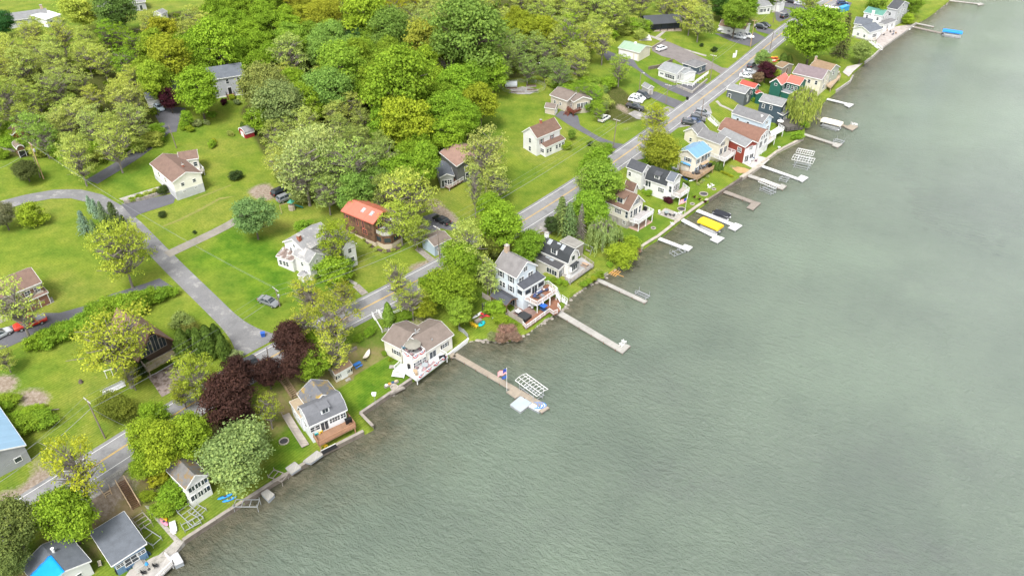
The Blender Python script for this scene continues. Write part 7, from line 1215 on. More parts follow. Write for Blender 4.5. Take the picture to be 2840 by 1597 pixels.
adirondack('F',1008,930,2,PLW,'small white chair at the seawall by the lawn'); zc=h9.zg+2.75; box_thing('grill','black grill on the raised white deck','grill','F',720,775,h9.rz,1.0,.6,1.0,BLACK,z=zc); box_thing('utility_cabinet','white door cabinet under the raised deck','cabinet','F',578,930,h9.rz,1.4,.8,2.0,WHITE)
z11=h11.zg+1.5; table('F',1265,392,.8,'dark oval table on the hanging deck',z11,DARK); umbrella('F',1330,330,plain('pale_blue_mat',(.33,.42,.56)),'small pale parasol on the hanging deck',z11,.8,1.6); box_thing('grill','black grill at the hanging deck corner','grill','F',1405,315,h11.rz,1.2,.6,1.0,BLACK,z=z11)
for k,(x,y) in enumerate(((1225,405),(1290,385),(1250,372),(1310,405))): chair('F',x,y,k*1.5,DARK,'dark chair round the oval table on the hanging deck',z11,'chairs on the hanging deck')
kayak('F',1225,460,h11.rz-.2,PLW,'white hull lying under the hanging deck',3.2,w=.4); kayak('F',1145,445,h11.rz+1.2,plain('deep_blue',(.03,.1,.3)),'blue hull lying under the hanging deck',2.8); 
for k,(x,y) in enumerate(((1020,340),(1050,352))): box_thing('trash_bin','grey tub beside the beige house, the '+('left' if k==0 else 'right')+' one','tub','F',x,y,.4,.9,.7,.5,STEEL)
area(R_('F',1680,240,1780,200,1850,180,2040,240,1960,315,1880,345),plain('pale_pavers',(.42,.4,.38)),'pale paved terrace at the seawall',name='terrace')
for k,(x,y) in enumerate(((1770,255),(1800,235),(1830,265),(1860,240),(1890,262),(1820,290))): chair('F',x,y,k*1.1,(PLB,plain('plum',(.2,.05,.1)),PLW)[k%3],('navy','plum','white')[k%3]+' patio chair on the pale terrace',None,'chairs on the pale terrace')
table('F',1835,250,.9,'round table among chairs on the pale terrace'); umbrella('G',1312,612,WHITE,'white striped parasol on the dark porch',h16.zg+1.0,1.1,2.2)
e=put('birdbath','white birdbath on the small lawn','birdbath','G',1303,850); mb=MB(); mb.lathe([(.25,0),(.1,.1),(.1,.7),(.5,.8),(.5,.85),(.3,.82)],10); mb.build('basin',WHITE,e)
for k,(x,y) in enumerate(((2040,600),(2065,605),(2080,612))): adirondack('G',x,y,2+k*.4,PLW,('first','second','third')[k]+' white chair on the tan dock end',.66)
for k,(x,y,rz,c) in enumerate(((600,520,.2,PLR),(640,530,.4,PLR),(630,512,.1,PLY),(655,545,.3,plain('orange_plastic',(.65,.22,.03))),(610,545,.0,PLW),(625,560,.2,PLR))): kayak('H',x,y,rz,c,('red','red','yellow','orange','white','red')[k]+' kayak in the bright pile by the brown shed',3.4,dz=.25*(k%2),group='kayak pile')
for x,y,rz,c,l in ((1330,975,-.9,plain('yellow_kayak',(.7,.4,.02)),'yellow orange kayak on the grass by the concrete path'),(1330,1015,-.7,plain('pink_kayak',(.65,.25,.36)),'pink kayak on the grass beside the yellow one')): kayak('A',x,y,rz,c,l,2.6,w=.4)
e=put('rowing_boat','white upturned dinghy on the grass','boat','A',1405,1065,-1.1); mb=MB(); n=8
for i in range(n): t=i/(n-1); s=.6*math.sin(math.pi*min(.95,.12+t*.8))**.6; mb.v+=[(t*2.6-1.3,-s,.08),(t*2.6-1.3,-s*.75,.5),(t*2.6-1.3,s*.75,.5),(t*2.6-1.3,s,.08)]
mb.f=[(i*4+j,i*4+j+1,i*4+5+j,i*4+4+j) for i in range(n-1) for j in range(3)]+[(0,1,2,3),(4*n-1,4*n-2,4*n-3,4*n-4)]; mb.build('hull',WHITE,e); mb=MB(); mb.box(-1.28,1.1,-.52,.52,.5,.53); mb.build('flat_bottom',plain('pale_grey_hull',(.55,.58,.6)),e)
kayak('O',567,1250,.5,plain('bright_blue_hull',(.03,.25,.7)),'bright blue kayak among the stored frames',2.8); kayak('O',578,1257,.5,plain('bright_blue_hull',(.03,.25,.7)),'second bright blue kayak among the stored frames',2.6)
# blue cottage waterfront
area(R_('A',1000,1470,1050,1400,1240,1295,1420,1230,1480,1180,1420,1265,1230,1430,1150,1500),mat('patio_slab',(.4,.37,.34),.9,var=.15,fine=.2),'pale concrete patio before the blue cottage',name='patio'); sheet_obj('floating_dock','white floating dock square off the blue cottage','dock','A',(1365,1295,1435,1255,1482,1335,1415,1365),-.1,.9,WHITE)
e,P_=deck(empty('lake_deck',tuple(at('A',1300,1400,.2)),0,'grey plank lake deck with white railing at the blue cottage','deck'),'A',(1150,1470,1345,1290,1405,1350,1250,1500),1.0,boards((.4,.38,.36),0),VINYL,[(1,2,3)],posts=(1,2),drop=-1.2)
for k in range(3): box_thing('patio_step','tiered grey step platform before the blue cottage door, tier %s'%('bottom','middle','top')[k],'step','A',1125,1350,h2.rz,3.6-.7*k,2.0-.5*k,.18,PALE,z=tz(*G('A',1125,1350)[:2])+.24*k,lid=.06)
adirondack('A',1040,1390,1.0,PLB,'dark blue adirondack chair left of the grey steps'); adirondack('A',1195,1285,1.0,PLB,'dark blue adirondack chair right of the grey steps'); chair('A',1265,1375,2,BLACK,'black folding chair on the lake deck',1.0); chair('A',1170,1430,2,BLACK,'black folding chair at the lower edge of the patio'); umbrella('A',1205,1395,plain('blue_parasol',(.04,.25,.55)),'small blue closed parasol on the lake deck',1.0,.3,2.0); box_thing('grill','black grill at the blue cottage corner','grill','A',975,1415,.4,1.2,.7,1.0,BLACK); chair('A',815,1365,.5,plain('beige_cushion',(.5,.44,.35)),'beige chair between the two cottages')
def frame_rack(label,reg,a,b,w,m,z,n=4,name='storage_rack',legs=True):
    c,rz,L=along(reg,a,b,z); e=empty(name,(c[0],c[1],z-.5),rz,label,'rack'); mb=MB()
    for s in (-1,1): mb.bar((-L/2,s*w/2,.5),(L/2,s*w/2,.5),.12)
    for i in range(n): x=-L/2+L*i/(n-1); mb.bar((x,-w/2,.5),(x,w/2,.5),.1)
    mb.build('frame',m,e)
    for i in (0,n-1):
        for s in (-1,1): x=-L/2+L*i/(n-1); q=MB(); q.cyl(x,s*w/2,-.9,1.1,.05,n=6); q.build('leg',m,e)
frame_rack('weathered dock frame stored at the seawall corner','C',(880,1345),(990,1385),1.8,WOODG,1.3); frame_rack('long steel dock frame stored on the grass, nearest the kayaks','A',(1480,900),(1600,1010),2.2,STEEL,1.5,5); frame_rack('second steel dock frame stored on the grass','A',(1480,1060),(1610,990),1.6,STEEL,1.4,4); frame_rack('steel dock frame stored at the water edge','O',(590,1265),(650,1265),1.6,STEEL,1.4,4); frame_rack('steel lift rails leaning on the blue cottage lawn','A',(1130,1080),(1270,1170),1.8,STEEL,1.6,3); frame_rack('grey timber rack beside the blue cottage','A',(1110,960),(1180,1040),2.0,WOODG,2.2,4); frame_rack('steel frame stored beyond the soft grey green tree','A',(1560,900),(1633,940),2.0,STEEL,1.5,4)
for pts,l in (((998,1305,1070,1255,1122,1298,1045,1350),'square grey dock section stored at the seawall'),((1140,1250,1250,1165,1298,1195,1200,1265),'long grey dock section stored at the seawall')): sheet_obj('dock_section',l,'dock section','C',pts,1.0,1.5,PALE)
sheet_obj('dock_section','grey dock piece standing at the water below the soft grey green tree','dock section','O',(657,1240,672,1230,690,1243,675,1258),-.2,.8,PALE); c,rz,L=along('C',(1290,1180),(1410,1120),1.3); e=empty('gangway','','') if 0 else empty('gangway',(c[0],c[1],1.0),rz,'narrow black and white gangway lying by the seawall','gangway'); mb=MB(); mb.box(-L/2,L/2,-.4,.4,.1,.25); mb.build('walkway',BLACK,e); mb=MB(); mb.bar((-L/2,.45,.4),(L/2,.45,.4),.1); mb.build('rail',WHITE,e)
picnic('C',785,1160,.7,WOODG,'grey picnic table beside the soft grey green tree'); box_thing('well_cover','pale square cover on the lawn','slab','C',795,1000,.4,1.6,1.2,.5,CONC)
# roadside stairs, rails, fences
def gs(reg,x,y,dz=0): g=G(reg,x,y); return [g[0],g[1],g[2]+dz]
TANW=mat('new_pine',(.5,.37,.24),.75,var=.15,fine=.15)
stairs('staircase','tan timber staircase with dark treads down the mulch bank',gs('A',985,700,.6),gs('A',1105,900,.1),1.5,TANW,TANW,tread=BLACK if 0 else WOODB,n=16); stairs('staircase','weathered plank staircase between the maroon trees',gs('C',955,570,.6),gs('C',1075,740,.1),1.3,mat('old_plank',(.25,.18,.11),.85),mat('old_plank',(.25,.18,.11)),n=13); stairs('staircase','white railed staircase from the road to the brown roofed lake house',gs('D',515,275,.5),gs('D',615,435,.1),1.6,VINYL,VINYL,tread=PALE,n=14)
stairs('staircase','worn stone steps down to the road below the farmhouse',gs('J',885,1270,.1),gs('J',965,1345,.05),1.6,STONE,None,n=8); stairs('staircase','stone steps with timber edges left of the pale blue garage',gs('J',1415,955,.1),gs('J',1540,1060,.05),1.6,STONE,None,n=11); area(R_('J',780,1205,800,1195,900,1250,885,1275),CONC,'worn concrete path above the steps',name='path'); stairs('staircase','white staircase from the parking bay to the pale blue house',gs('G',600,545,.4),gs('G',690,620,.1),1.3,VINYL,VINYL,n=8)
rampL=[('C',1000,880),('C',1080,1010),('C',1160,1135)]; e=empty('boardwalk',tuple(G('C',1080,1010)),0,'grey plank boardwalk beside the gambrel house','boardwalk'); P=[G(*q) for q in rampL]; mb=MB(); hb=MB()
for a,b in zip(P[:-1],P[1:]): d=b-a; mb.bar(a-np.array(e.location)+[0,0,.35],b-np.array(e.location)+[0,0,.35],1.5,.12); n=np.array([-d[1],d[0],0])/np.linalg.norm(d[:2]); hb.bar(a-np.array(e.location)-n*.75+[0,0,1.1],b-np.array(e.location)-n*.75+[0,0,1.1],.1,.1)
mb.build('planks',mat('boardwalk_planks',(.36,.32,.28),.85,var=.2,stripe=(1,.3,.35)),e); hb.build('handrail',WOODG,e)
def fence(name,label,pts,m,h=1.1,rails=(.45,.95),step=2.2,solid=False,dz=0,picket=False):
    P=[G(*q) for q in pts]; c=P[0]; e=empty(name,tuple(c),0,label,'fence' if 'rail' not in name else 'railing'); mb=MB()
    for a,b in zip(P[:-1],P[1:]):
        d=b-a; L=np.linalg.norm(d[:2]); k=max(1,round(L/step)); z=lambda t:max(tz(*(a+d*t)[:2]),.85)+dz
        for i in range(k):
            p=a+d*i/k; q=a+d*(i+1)/k; p[2]=z(i/k); q[2]=z((i+1)/k); p-=c; q-=c
            po=MB(); po.box(p[0]-.06,p[0]+.06,p[1]-.06,p[1]+.06,p[2]-.5,p[2]+h+.05); po.build('post',m,e)
            if solid: mb.bar(p+np.array([0,0,h/2]),q+np.array([0,0,h/2]),.04,h)
            else:
                for r in rails: mb.bar(p+np.array([0,0,r*h]),q+np.array([0,0,r*h]),.05,.13)
            if picket:
                n=max(3,int(np.linalg.norm(q-p)/.2))
                for j in range(n): w_=p+(q-p)*j/n; mb.box(w_[0]-.04,w_[0]+.04,w_[1]-.02,w_[1]+.02,w_[2]+.1,w_[2]+h)
    mb.build('panel' if solid else 'rails',m,e)
fence('guard_rail','white timber railing on the road edge above the mulch bank, left run',PT('A',615,860,720,800,830,745),PALE,1.0,(.4,.7,1.0)); fence('guard_rail','white timber railing on the road edge, right run',PT('A',870,695,960,640,1070,575),PALE,1.0,(.4,.7,1.0)); fence('guard_rail','tan timber landing rail beside the tan staircase',PT('A',800,745,855,815,905,785,890,735),TANW,1.0,(.5,1.0)); fence('guard_rail','white road rail behind the pointed arborvitae',PT('D',525,245,600,275,700,262,850,200,1010,110),VINYL,.9,(.5,1.0)); fence('guard_rail','low log rail on the bank above the small white shed',PT('C',1420,415,1500,385,1575,345),WOODG,.7,(.5,1.0)); fence('wood_fence','grey board fence beside the paver terrace',PT('N',-10,840,150,930,330,1050,420,1140,640,1275),mat('fence_grey',(.38,.34,.3),.85,stripe=(0,.15,.2)),1.5,solid=True); fence('guard_rail','dark timber parking rail at the gravel shoulder',PT('E',800,330,880,300,940,265),WOODB,.9,(.4,.9)); fence('wood_fence','painted arch fence panel at the little side yard',PT('D',1350,420,1400,450,1445,500),mat('grey_panel',(.3,.31,.33),.8),1.2,solid=True)
wall_line('retaining_wall','concrete retaining wall below the white bungalow',PT('I',1645,832,1790,895,1935,775),CONC,.4,.9,z=1); fence('white_fence','white picket fence on the retaining wall below the bungalow',PT('I',1645,812,1795,845,1830,810,1945,728),VINYL,1.1,(.1,1.0),dz=.8,picket=True); wall_line('retaining_wall','weathered timber retaining wall behind the white bungalow',PT('I',1375,668,1480,650,1600,592),TIMB,.4,1.2,z=1); wall_line('retaining_wall','low stone retaining wall beside the cream garage drive',PT('I',1405,470,1470,430,1535,392),STONE,.4,.8,z=1); wall_line('retaining_wall','log retaining wall on the bank above the blue picnic table',PT('D',60,735,200,670,325,600),TIMB,.4,.6,z=1); wall_line('retaining_wall','stone wall along the asphalt drive of the white hillside house',PT('K',1110,855,1300,815,1525,745),STONE,.4,.9,z=1)
# ---------------------------------------------------------------- vehicles
WHEEL=MB(); WHEEL.tube([(0,-.11,0),(0,.11,0)],.34,12); RIM=MB(); RIM.tube([(0,-.125,0),(0,.125,0)],.2,8)
WHEELM=WHEEL.mesh('wheel',RUBBER); RIMM=RIM.mesh('rim',ALU); HEADL=plain('headlight_glass',(.7,.72,.72),.2); TAILL=plain('tail_light',(.4,.02,.02),.3)
def loft(sec):
    mb=MB(); k=len(sec[0]); n=len(sec); mb.add([p for s in sec for p in s],[(i*k+j,i*k+(j+1)%k,i*k+k+(j+1)%k,i*k+k+j) for i in range(n-1) for j in range(k)]+[tuple(range(k-1,-1,-1)),tuple(range((n-1)*k,n*k))]); return mb
def ring(x,hw,z0,z1): return [(x,-hw*.94,z0),(x,-hw,z0+(z1-z0)*.35),(x,-hw,z0+(z1-z0)*.75),(x,-hw*.9,z1),(x,hw*.9,z1),(x,hw,z0+(z1-z0)*.75),(x,hw,z0+(z1-z0)*.35),(x,hw*.94,z0)]
KINDS={ # length, hull stations (x, half width, bottom, top), cabin (x base rear, x roof rear, x roof front, x base front, belt, roof)
 'sedan':(4.7,[(-2.32,.74,.42,.78),(-2.2,.86,.3,.98),(-1.5,.91,.26,1.02),(1.0,.91,.26,.98),(1.9,.88,.28,.86),(2.25,.8,.34,.72),(2.34,.66,.42,.6)],(-1.75,-.95,.35,1.15,.98,1.45)),
 'suv':(4.8,[(-2.36,.8,.45,.95),(-2.28,.9,.34,1.12),(-1.4,.94,.3,1.16),(1.0,.94,.3,1.12),(1.95,.9,.32,1.02),(2.3,.82,.38,.86),(2.4,.68,.46,.7)],(-2.2,-1.85,.35,1.2,1.12,1.72)),
 'pickup':(5.8,[(-2.9,.9,.5,1.05),(-2.85,.96,.45,1.12),(-.9,.98,.4,1.14),(1.1,.98,.4,1.16),(2.4,.95,.42,1.12),(2.8,.88,.45,1.0),(2.9,.75,.5,.8)],(-.95,-.75,.55,1.3,1.14,1.85))}
CARP={}
def car_proto(k):
    L,st,cb=KINDS[k]; body=loft([ring(*s) for s in st]).mesh('body',PAINT,False); xr,xrr,xrf,xf,zb,zt=cb; hb,ht=.86 if k!='pickup' else .92,.68 if k!='pickup' else .74
    g=MB(); g.add([(xr,-hb,zb-.04),(xf,-hb,zb-.04),(xf,hb,zb-.04),(xr,hb,zb-.04),(xrr,-ht,zt),(xrf,-ht,zt),(xrf,ht,zt),(xrr,ht,zt)],[(3,2,1,0),(4,5,6,7),(0,1,5,4),(1,2,6,5),(2,3,7,6),(3,0,4,7)])
    r=MB(); r.add([(xrr-.08,-ht-.03,zt-.05),(xrf+.06,-ht-.03,zt-.05),(xrf+.06,ht+.03,zt-.05),(xrr-.08,ht+.03,zt-.05),(xrr+.05,-ht+.08,zt+.05),(xrf-.1,-ht+.08,zt+.05),(xrf-.1,ht-.08,zt+.05),(xrr+.05,ht-.08,zt+.05)],[(3,2,1,0),(4,5,6,7),(0,1,5,4),(1,2,6,5),(2,3,7,6),(3,0,4,7)])
    for s in (-1,1):
        for a,b in (((xr,s*hb,zb-.02),(xrr,s*ht,zt)),((xf,s*hb,zb-.02),(xrf,s*ht,zt)),(((xr+xf)/2-.1,s*(hb+.01),zb-.02),((xrr+xrf)/2-.1,s*(ht+.01),zt))): r.bar(a,b,.09,.09)
    P=[('body',body),('windows',g.mesh('windows',GLASS)),('roof',r.mesh('roof',PAINT))]
    if k=='pickup': m=MB(); m.box(-2.75,-1.05,-.8,.8,1.125,1.17); P.append(('bed',m.mesh('bed',DARK)))
    x0=st[-2][0]+.02; xr0=st[0][0]-.01; zz=st[-2][3]
    for s in (-1,1): m=MB(); m.box(x0-.12,x0+.02,s*.6-.16,s*.6+.16,zz-.2,zz-.06); P.append(('headlight',m.mesh('headlight',HEADL))); m=MB(); m.box(xr0-.02,xr0+.14,s*.72-.12,s*.72+.12,st[0][3]-.16,st[0][3]+.08); P.append(('tail_light',m.mesh('tail_light',TAILL)))
    wb=.3*L; return P,[(sx*wb+(.05 if sx>0 else -.05),sy*(st[2][1]-.09)) for sx in (-1,1) for sy in (-1,1)]
CC=dict(white=(.75,.75,.75),silver=(.45,.47,.5),grey=(.2,.21,.23),black=(.012,.013,.016),red=(.5,.03,.015),navy=(.02,.05,.14),blue=(.03,.08,.25),dark=(.04,.043,.05),pale=(.42,.5,.58))
def car(kind,reg,rear,front,col,label,group=None,sc=None,bed=None):
    if kind not in CARP: CARP[kind]=car_proto(kind)
    P,wh=CARP[kind]; A=G(reg,*rear); B=G(reg,*front); d=B-A; c=(A+B)/2; z=tz(c[0],c[1])+.06; rz=math.atan2(d[1],d[0]); cl=CC[col]
    e=empty({'sedan':'car','suv':'suv','pickup':'pickup_truck'}[kind],(c[0],c[1],z),rz,label,'pickup' if kind=='pickup' else 'car',group); s=sc or 1.12; e.scale=(s,s,s)
    pitch=math.atan2(tz(*(c[:2]+d[:2]/np.linalg.norm(d[:2])*2))-tz(*(c[:2]-d[:2]/np.linalg.norm(d[:2])*2)),4); e.rotation_euler=(0,-pitch,rz)
    for nm,me in P: o=link(nm,me,e); o.color=(*cl,1)
    for x,y in wh: w_=link('wheel',WHEELM,e,(x,y,.34)); link('rim',RIMM,w_)
    if bed: mb=MB(); mb.box(-2.8,-1.0,-.86,.86,1.175,1.24); mb.build('bed_cover',bed,e)
    return e
car('pickup','B',(345,560),(160,625),'red','bright red pickup with grey bed cover on the asphalt drive',bed=plain('tonneau',(.25,.25,.27))); car('sedan','B',(-70,720),(70,650),'silver','dark windowed silver car cut by the left edge of the photo'); car('suv','C',(715,470),(645,500),'dark','dark suv with pale roof driving at the lane mouth',sc=1.05); car('sedan','J',(80,1400),(205,1449),'grey','grey car on the grass beside the utility pole')
car('suv','J',(185,515),(300,460),'black','black suv parked at the wood edge'); car('suv','J',(230,565),(350,515),'grey','grey suv parked beside the black one'); car('sedan','J',(1665,750),(1570,705),'black','black sedan on the asphalt pad above the blue garage'); car('suv','I',(910,1178),(990,1130),'white','white car alone on the sloping lawn')
car('pickup','I',(1180,1025),(1310,1060),'black','black pickup with open bed in the gravel parking'); car('suv','I',(1195,965),(1305,990),'white','white suv between the black pickup and another white car'); car('sedan','I',(1230,930),(1325,965),'white','white car second from the grey shed'); car('suv','I',(1290,915),(1360,945),'dark','dark suv nearest the grey shed'); car('suv','I',(1460,495),(1535,470),'white','white suv on the brown gravel drive'); car('sedan','I',(1380,1110),(1480,1135),'grey','grey car half hidden by the golden roadside tree')
car('pickup','H',(255,330),(375,358),'silver','silver pickup before the boat trailer'); car('pickup','H',(345,320),(430,350),'white','white pickup with dark bed beside the silver one'); car('suv','H',(470,250),(555,265),'black','black suv in the short parking bay'); car('sedan','H',(520,230),(580,245),'black','black car behind the suv in the short bay'); car('suv','H',(700,170),(750,150),'black','black suv with pale windscreen near the far lawn'); car('suv','H',(750,22),(815,35),'black','black suv at the far white house'); car('sedan','H',(825,42),(895,52),'silver','silver car at the far white house'); car('suv','H',(1200,42),(1280,45),'navy','navy suv in the far asphalt yard')
car('sedan','H',(335,690),(430,705),'white','white sedan parked by the brown leaved tree'); car('sedan','H',(375,655),(450,665),'silver','silver sedan behind the white one'); car('suv','H',(410,615),(450,585),'dark','dark car under the grey green roadside tree')
car('suv','G',(475,495),(590,520),'grey','silver grey minivan at the top of the row by the parking bay'); car('suv','G',(430,555),(535,580),'dark','dark suv in the middle of the roadside row'); car('sedan','G',(415,580),(490,600),'navy','dark blue car squeezed in the roadside row'); car('suv','G',(340,595),(460,615),'dark','dark suv nearest the camera in the roadside row'); car('sedan','L',(1465,1000),(1530,1055),'pale','pale blue car on the turning circle')
def trailer_boat(label,reg,a,b,cov):
    A=G(reg,*a);B=G(reg,*b);c=(A+B)/2;d=B-A; e=empty('boat_on_trailer',(c[0],c[1],tz(c[0],c[1])),math.atan2(d[1],d[0]),label,'boat'); L=np.linalg.norm(d); mb=MB(); k=9; m=7
    for i in range(k):
        t=i/(k-1); s=min(1,1.4*math.sin(math.pi*min(.97,.25+t*.75)))*1.1; x=-L/2+L*t
        mb.v+=[(x,-s,1.3+.15*t),(x,-s*.6,.7+.3*t*t),(x,0,.55+.4*t*t),(x,s*.6,.7+.3*t*t),(x,s,1.3+.15*t),(x,s*.5,1.55+.25*math.sin(3*t)),(x,-s*.5,1.55+.25*math.sin(3*t))]
    mb.f=[(i*m+j,i*m+(j+1)%m,i*m+m+(j+1)%m,i*m+m+j) for i in range(k-1) for j in range(m)]+[tuple(range(m)),tuple(range(k*m-1,(k-1)*m-1,-1))]; mb.build('hull',cov,e); mb=MB(); mb.box(-L*.45,L*.6,-.08,.08,.45,.55); mb.box(-L*.4,L*.3,-.7,-.6,.45,.52); mb.box(-L*.4,L*.3,.6,.7,.45,.52); mb.build('trailer',DARK,e)
    for sy in (-1,1): link('wheel',WHEELM,e,(-.4,sy*1.0,.34))
trailer_boat('grey boat under white cover on a trailer by the white garage','H',(130,285),(260,290),plain('boat_cover',(.55,.56,.57))); trailer_boat('white covered boat in the far asphalt yard, nearer the road','H',(1075,85),(1150,95),WHITE); trailer_boat('white covered boat in the far asphalt yard beside the blue container','H',(1120,100),(1210,105),WHITE); box_thing('container','blue container at the far yard edge','container','H',1250,100,.7,6,2.2,2.2,plain('container_blue',(.05,.3,.6)))
trailer_boat('old white boat on a trailer beside the pale tall tree','J',(285,395),(350,360),plain('old_white',(.55,.5,.44)))
# ---------------------------------------------------------------- poles and wires
POLEM=mat('pole_wood',(.22,.18,.15),.9,var=.25,fine=.3); POLEP=mat('pole_pine',(.42,.28,.17),.85,var=.2,fine=.2)
POLES={}
def pole(key,label,reg,base,top,m=POLEM,arm=True,trans=False,lamp=False,rz=None,name='utility_pole'):
    g=G(reg,*base); a,b,s=REG[reg]; yt=b+top[1]*s; lo,hi=2,25
    for _ in range(40):
        mid=(lo+hi)/2
        if proj((g[0],g[1],g[2]+mid))[1]>yt: lo=mid
        else: hi=mid
    H=lo; i=int(np.argmin(np.linalg.norm(rl-g[:2],axis=1))); d=rl[min(i+1,len(rl)-1)]-rl[max(i-1,0)]; rz=math.atan2(d[1],d[0])+math.pi/2 if rz is None else rz
    q=at(reg,*top,g[2]+H); lean=np.clip((q[:2]-g[:2]),-1.2,1.2)
    e=empty(name,tuple(g),0,label,'utility pole' if name=='utility_pole' else 'lamp post'); mb=MB(); mb.tube([(0,0,-.5),(lean[0],lean[1],H)],[.16,.1],8); mb.build('shaft',m,e); c,s_=math.cos(rz),math.sin(rz)
    if arm:
        mb=MB(); z=H-.35; mb.bar((lean[0]-c*1.2,lean[1]-s_*1.2,z),(lean[0]+c*1.2,lean[1]+s_*1.2,z),.12,.14); ar=mb.build('crossarm',m if m is POLEP else plain('arm_grey',(.45,.44,.42)),e)
        for k in (-1.05,-.4,.4,1.05): mb=MB(); mb.lathe([(.05,z+.05),(.07,z+.15),(.04,z+.28)],6,(lean[0]+c*k,lean[1]+s_*k)); mb.build('insulator',plain('insulator',(.5,.5,.48),.3),ar)
    if trans: mb=MB(); mb.lathe([(.2,H-2.6),(.25,H-2.5),(.25,H-1.8),(.15,H-1.7)],10,(lean[0]*.8+.4,lean[1]*.8)); mb.build('transformer',STEEL,e)
    if lamp: mb=MB(); mb.tube([(lean[0],lean[1],H-.2),(lean[0]+c*-1,lean[1]+s_*-1,H+.1)],.05,6); mb.build('bracket',STEEL,e); mb=MB(); mb.lathe([(.08,H-.1),(.22,H),(.12,H+.12)],8,(lean[0]-c*1.1,lean[1]-s_*1.1)); mb.build('lamp_head',PLW,e)
    POLES[key]=(np.array(g)+[lean[0],lean[1],H],np.array([c,s_,0]),np.array(g)); return e
pole('a','weathered utility pole on the grass by the dark round bush','A',(852,335),(700,20)); pole('a2','short pole at the road edge among yellow green trees','A',(1055,300),(1020,238),arm=False); pole('b','utility pole beside the grey parked car','J',(237,1449),(195,1292),trans=True); pole('c','dark utility pole in front of the pale blue garage','J',(1606,1050),(1576,765)); pole('d','utility pole on the lawn edge left of the golden roadside tree','I',(1035,1425),(1072,1140)); pole('e','utility pole beside the gravel parking','I',(1540,1000),(1566,808)); pole('f','utility pole below the white bungalow','I',(1965,765),(2000,525)); pole('g','tall tan utility pole by the white pickups','H',(420,425),(463,180),POLEP,trans=True); pole('h','brown utility pole on the lake side of the road bend','H',(592,468),(630,292),arm=False); pole('i','utility pole on the far roadside lawn','H',(625,205),(660,0)); pole('j','dark pole at the roadside parking row','G',(522,522),(553,345),arm=False); pole('k','tall new tan utility pole at the left by the juniper','K',(392,634),(268,312),POLEP,trans=True); pole('l','bare leaning pole beside the curved drive','K',(1578,358),(1505,155),arm=False); pole('m','old short pole beside the tall tan one','K',(360,620),(295,430),arm=False); pole('n','thin lamp pole on the slope above the thicket','I',(1282,890),(1305,695),arm=False,lamp=True,name='lamp_post'); pole('o','leaning lamp pole at the wood edge','I',(303,710),(310,600),BARKP,arm=False,lamp=True,name='lamp_post'); pole('p','broken dead trunk by the road verge','C',(1315,265),(1285,150),BARK,arm=False,name='dead_trunk'); pole('q','pale tree trunk pole left of the road over the lane','C',(865,480),(845,330),BARKP,arm=False,name='dead_trunk')
WIREM=plain('wire',(.2,.21,.22))
def wire(label,A,B,sag=.9,r=.03):
    A,B=np.array(A),np.array(B); e=MB(); c=A; pts=[]
    for i in range(13): t=i/12; p=A+(B-A)*t; p=p-c; p[2]-=sag*4*t*(1-t); pts.append(p)
    e.tube(pts,r,5); e.build('overhead_wire',WIREM,None,tuple(c),label=label,cat='wire',group='overhead wires')
off=at('A',-260,800,11.); chain=['a','b','c','d','e','f','g','i']; NM=dict(a='dark bush pole',b='grey car pole',c='blue garage pole',d='lawn edge pole',e='gravel parking pole',f='bungalow pole',g='pickups pole',i='far lawn pole')
for nm,ra,dz,r in (('thick cable',0,-2.2,.042),('thin hillward wire',1.0,.0,.016),('thin lakeward wire',-1.0,.0,.016)):
    prev=off+np.array([ra,0,dz+1]); pn='left edge'
    for k in chain: p,dr,g=POLES[k]; q=p+dr*ra+[0,0,dz-.1]; wire('%s, %s to %s'%(nm,NM.get(pn,pn),NM[k]),prev,q,1.0 if dz else .8,r); prev=q; pn=k
for ra in (-1,1): p,dr,g=POLES['k']; b=POLES['b']; wire('pale service wire from the tall tan pole over the spruces, %s one'%('left' if ra<0 else 'right'),p+dr*ra,b[0]+b[1]*ra,2.0,.018)
wire('pale service wire from the tall tan pole to the left edge',POLES['k'][0]-[0,0,1.5],at('K',-60,560,16),.6,.03); wire('guy wire of the pole by the dark round bush',POLES['a'][0]-[0,0,2],POLES['a2'][0],.3,.03)
# ---------------------------------------------------------------- odd things in the gardens
e=put('playset','small play tower with green roof and slide','playset','J',340,620,.5); mb=MB(); mb.lathe([(.9,0),(.9,1.3),(.8,1.35)],8); mb.build('tower',mat('playset_stone',(.35,.3,.24)),e); mb=MB(); mb.lathe([(1.1,2.3),(.05,3.1)],4); mb.build('roof',plain('playset_green',(.05,.25,.17)),e)
for a in range(4): mb=MB(); mb.cyl(.7*math.cos(a*1.57),.7*math.sin(a*1.57),1.3,2.35,.06,n=6); mb.build('post',WOODT,e)
mb=MB(); mb.bar((.8,0,1.3),(2.8,-.6,.2),.7,.1); mb.build('slide',plain('slide_green',(.02,.13,.11)),e); mb=MB(); mb.bar((-.5,0,2.2),(-3,0,2.2),.1); mb.bar((-3,-.9,0),(-3,0,2.2),.08); mb.bar((-3,.9,0),(-3,0,2.2),.08); mb.build('swing_beam',WOODT,e)
e=put('basketball_hoop','white basketball hoop on a dark pole at the wood edge','basketball hoop','M',1920,1230,.6); mb=MB(); mb.cyl(0,0,0,3.4,.07); mb.build('pole',BLACK,e); mb=MB(); mb.box(-.9,.9,-.4,-.34,2.9,4.0); mb.build('backboard',WHITE,e); mb=MB(); mb.tube([(.23*math.cos(a),-.65+.23*math.sin(a),3.05) for a in np.linspace(0,6.28,13)],.02,5); mb.build('rim',PLR,e)
e=put('ladder_pile','stack of white ladders and gutters on the grass','ladders','B',915,1100,.75); mb=MB()
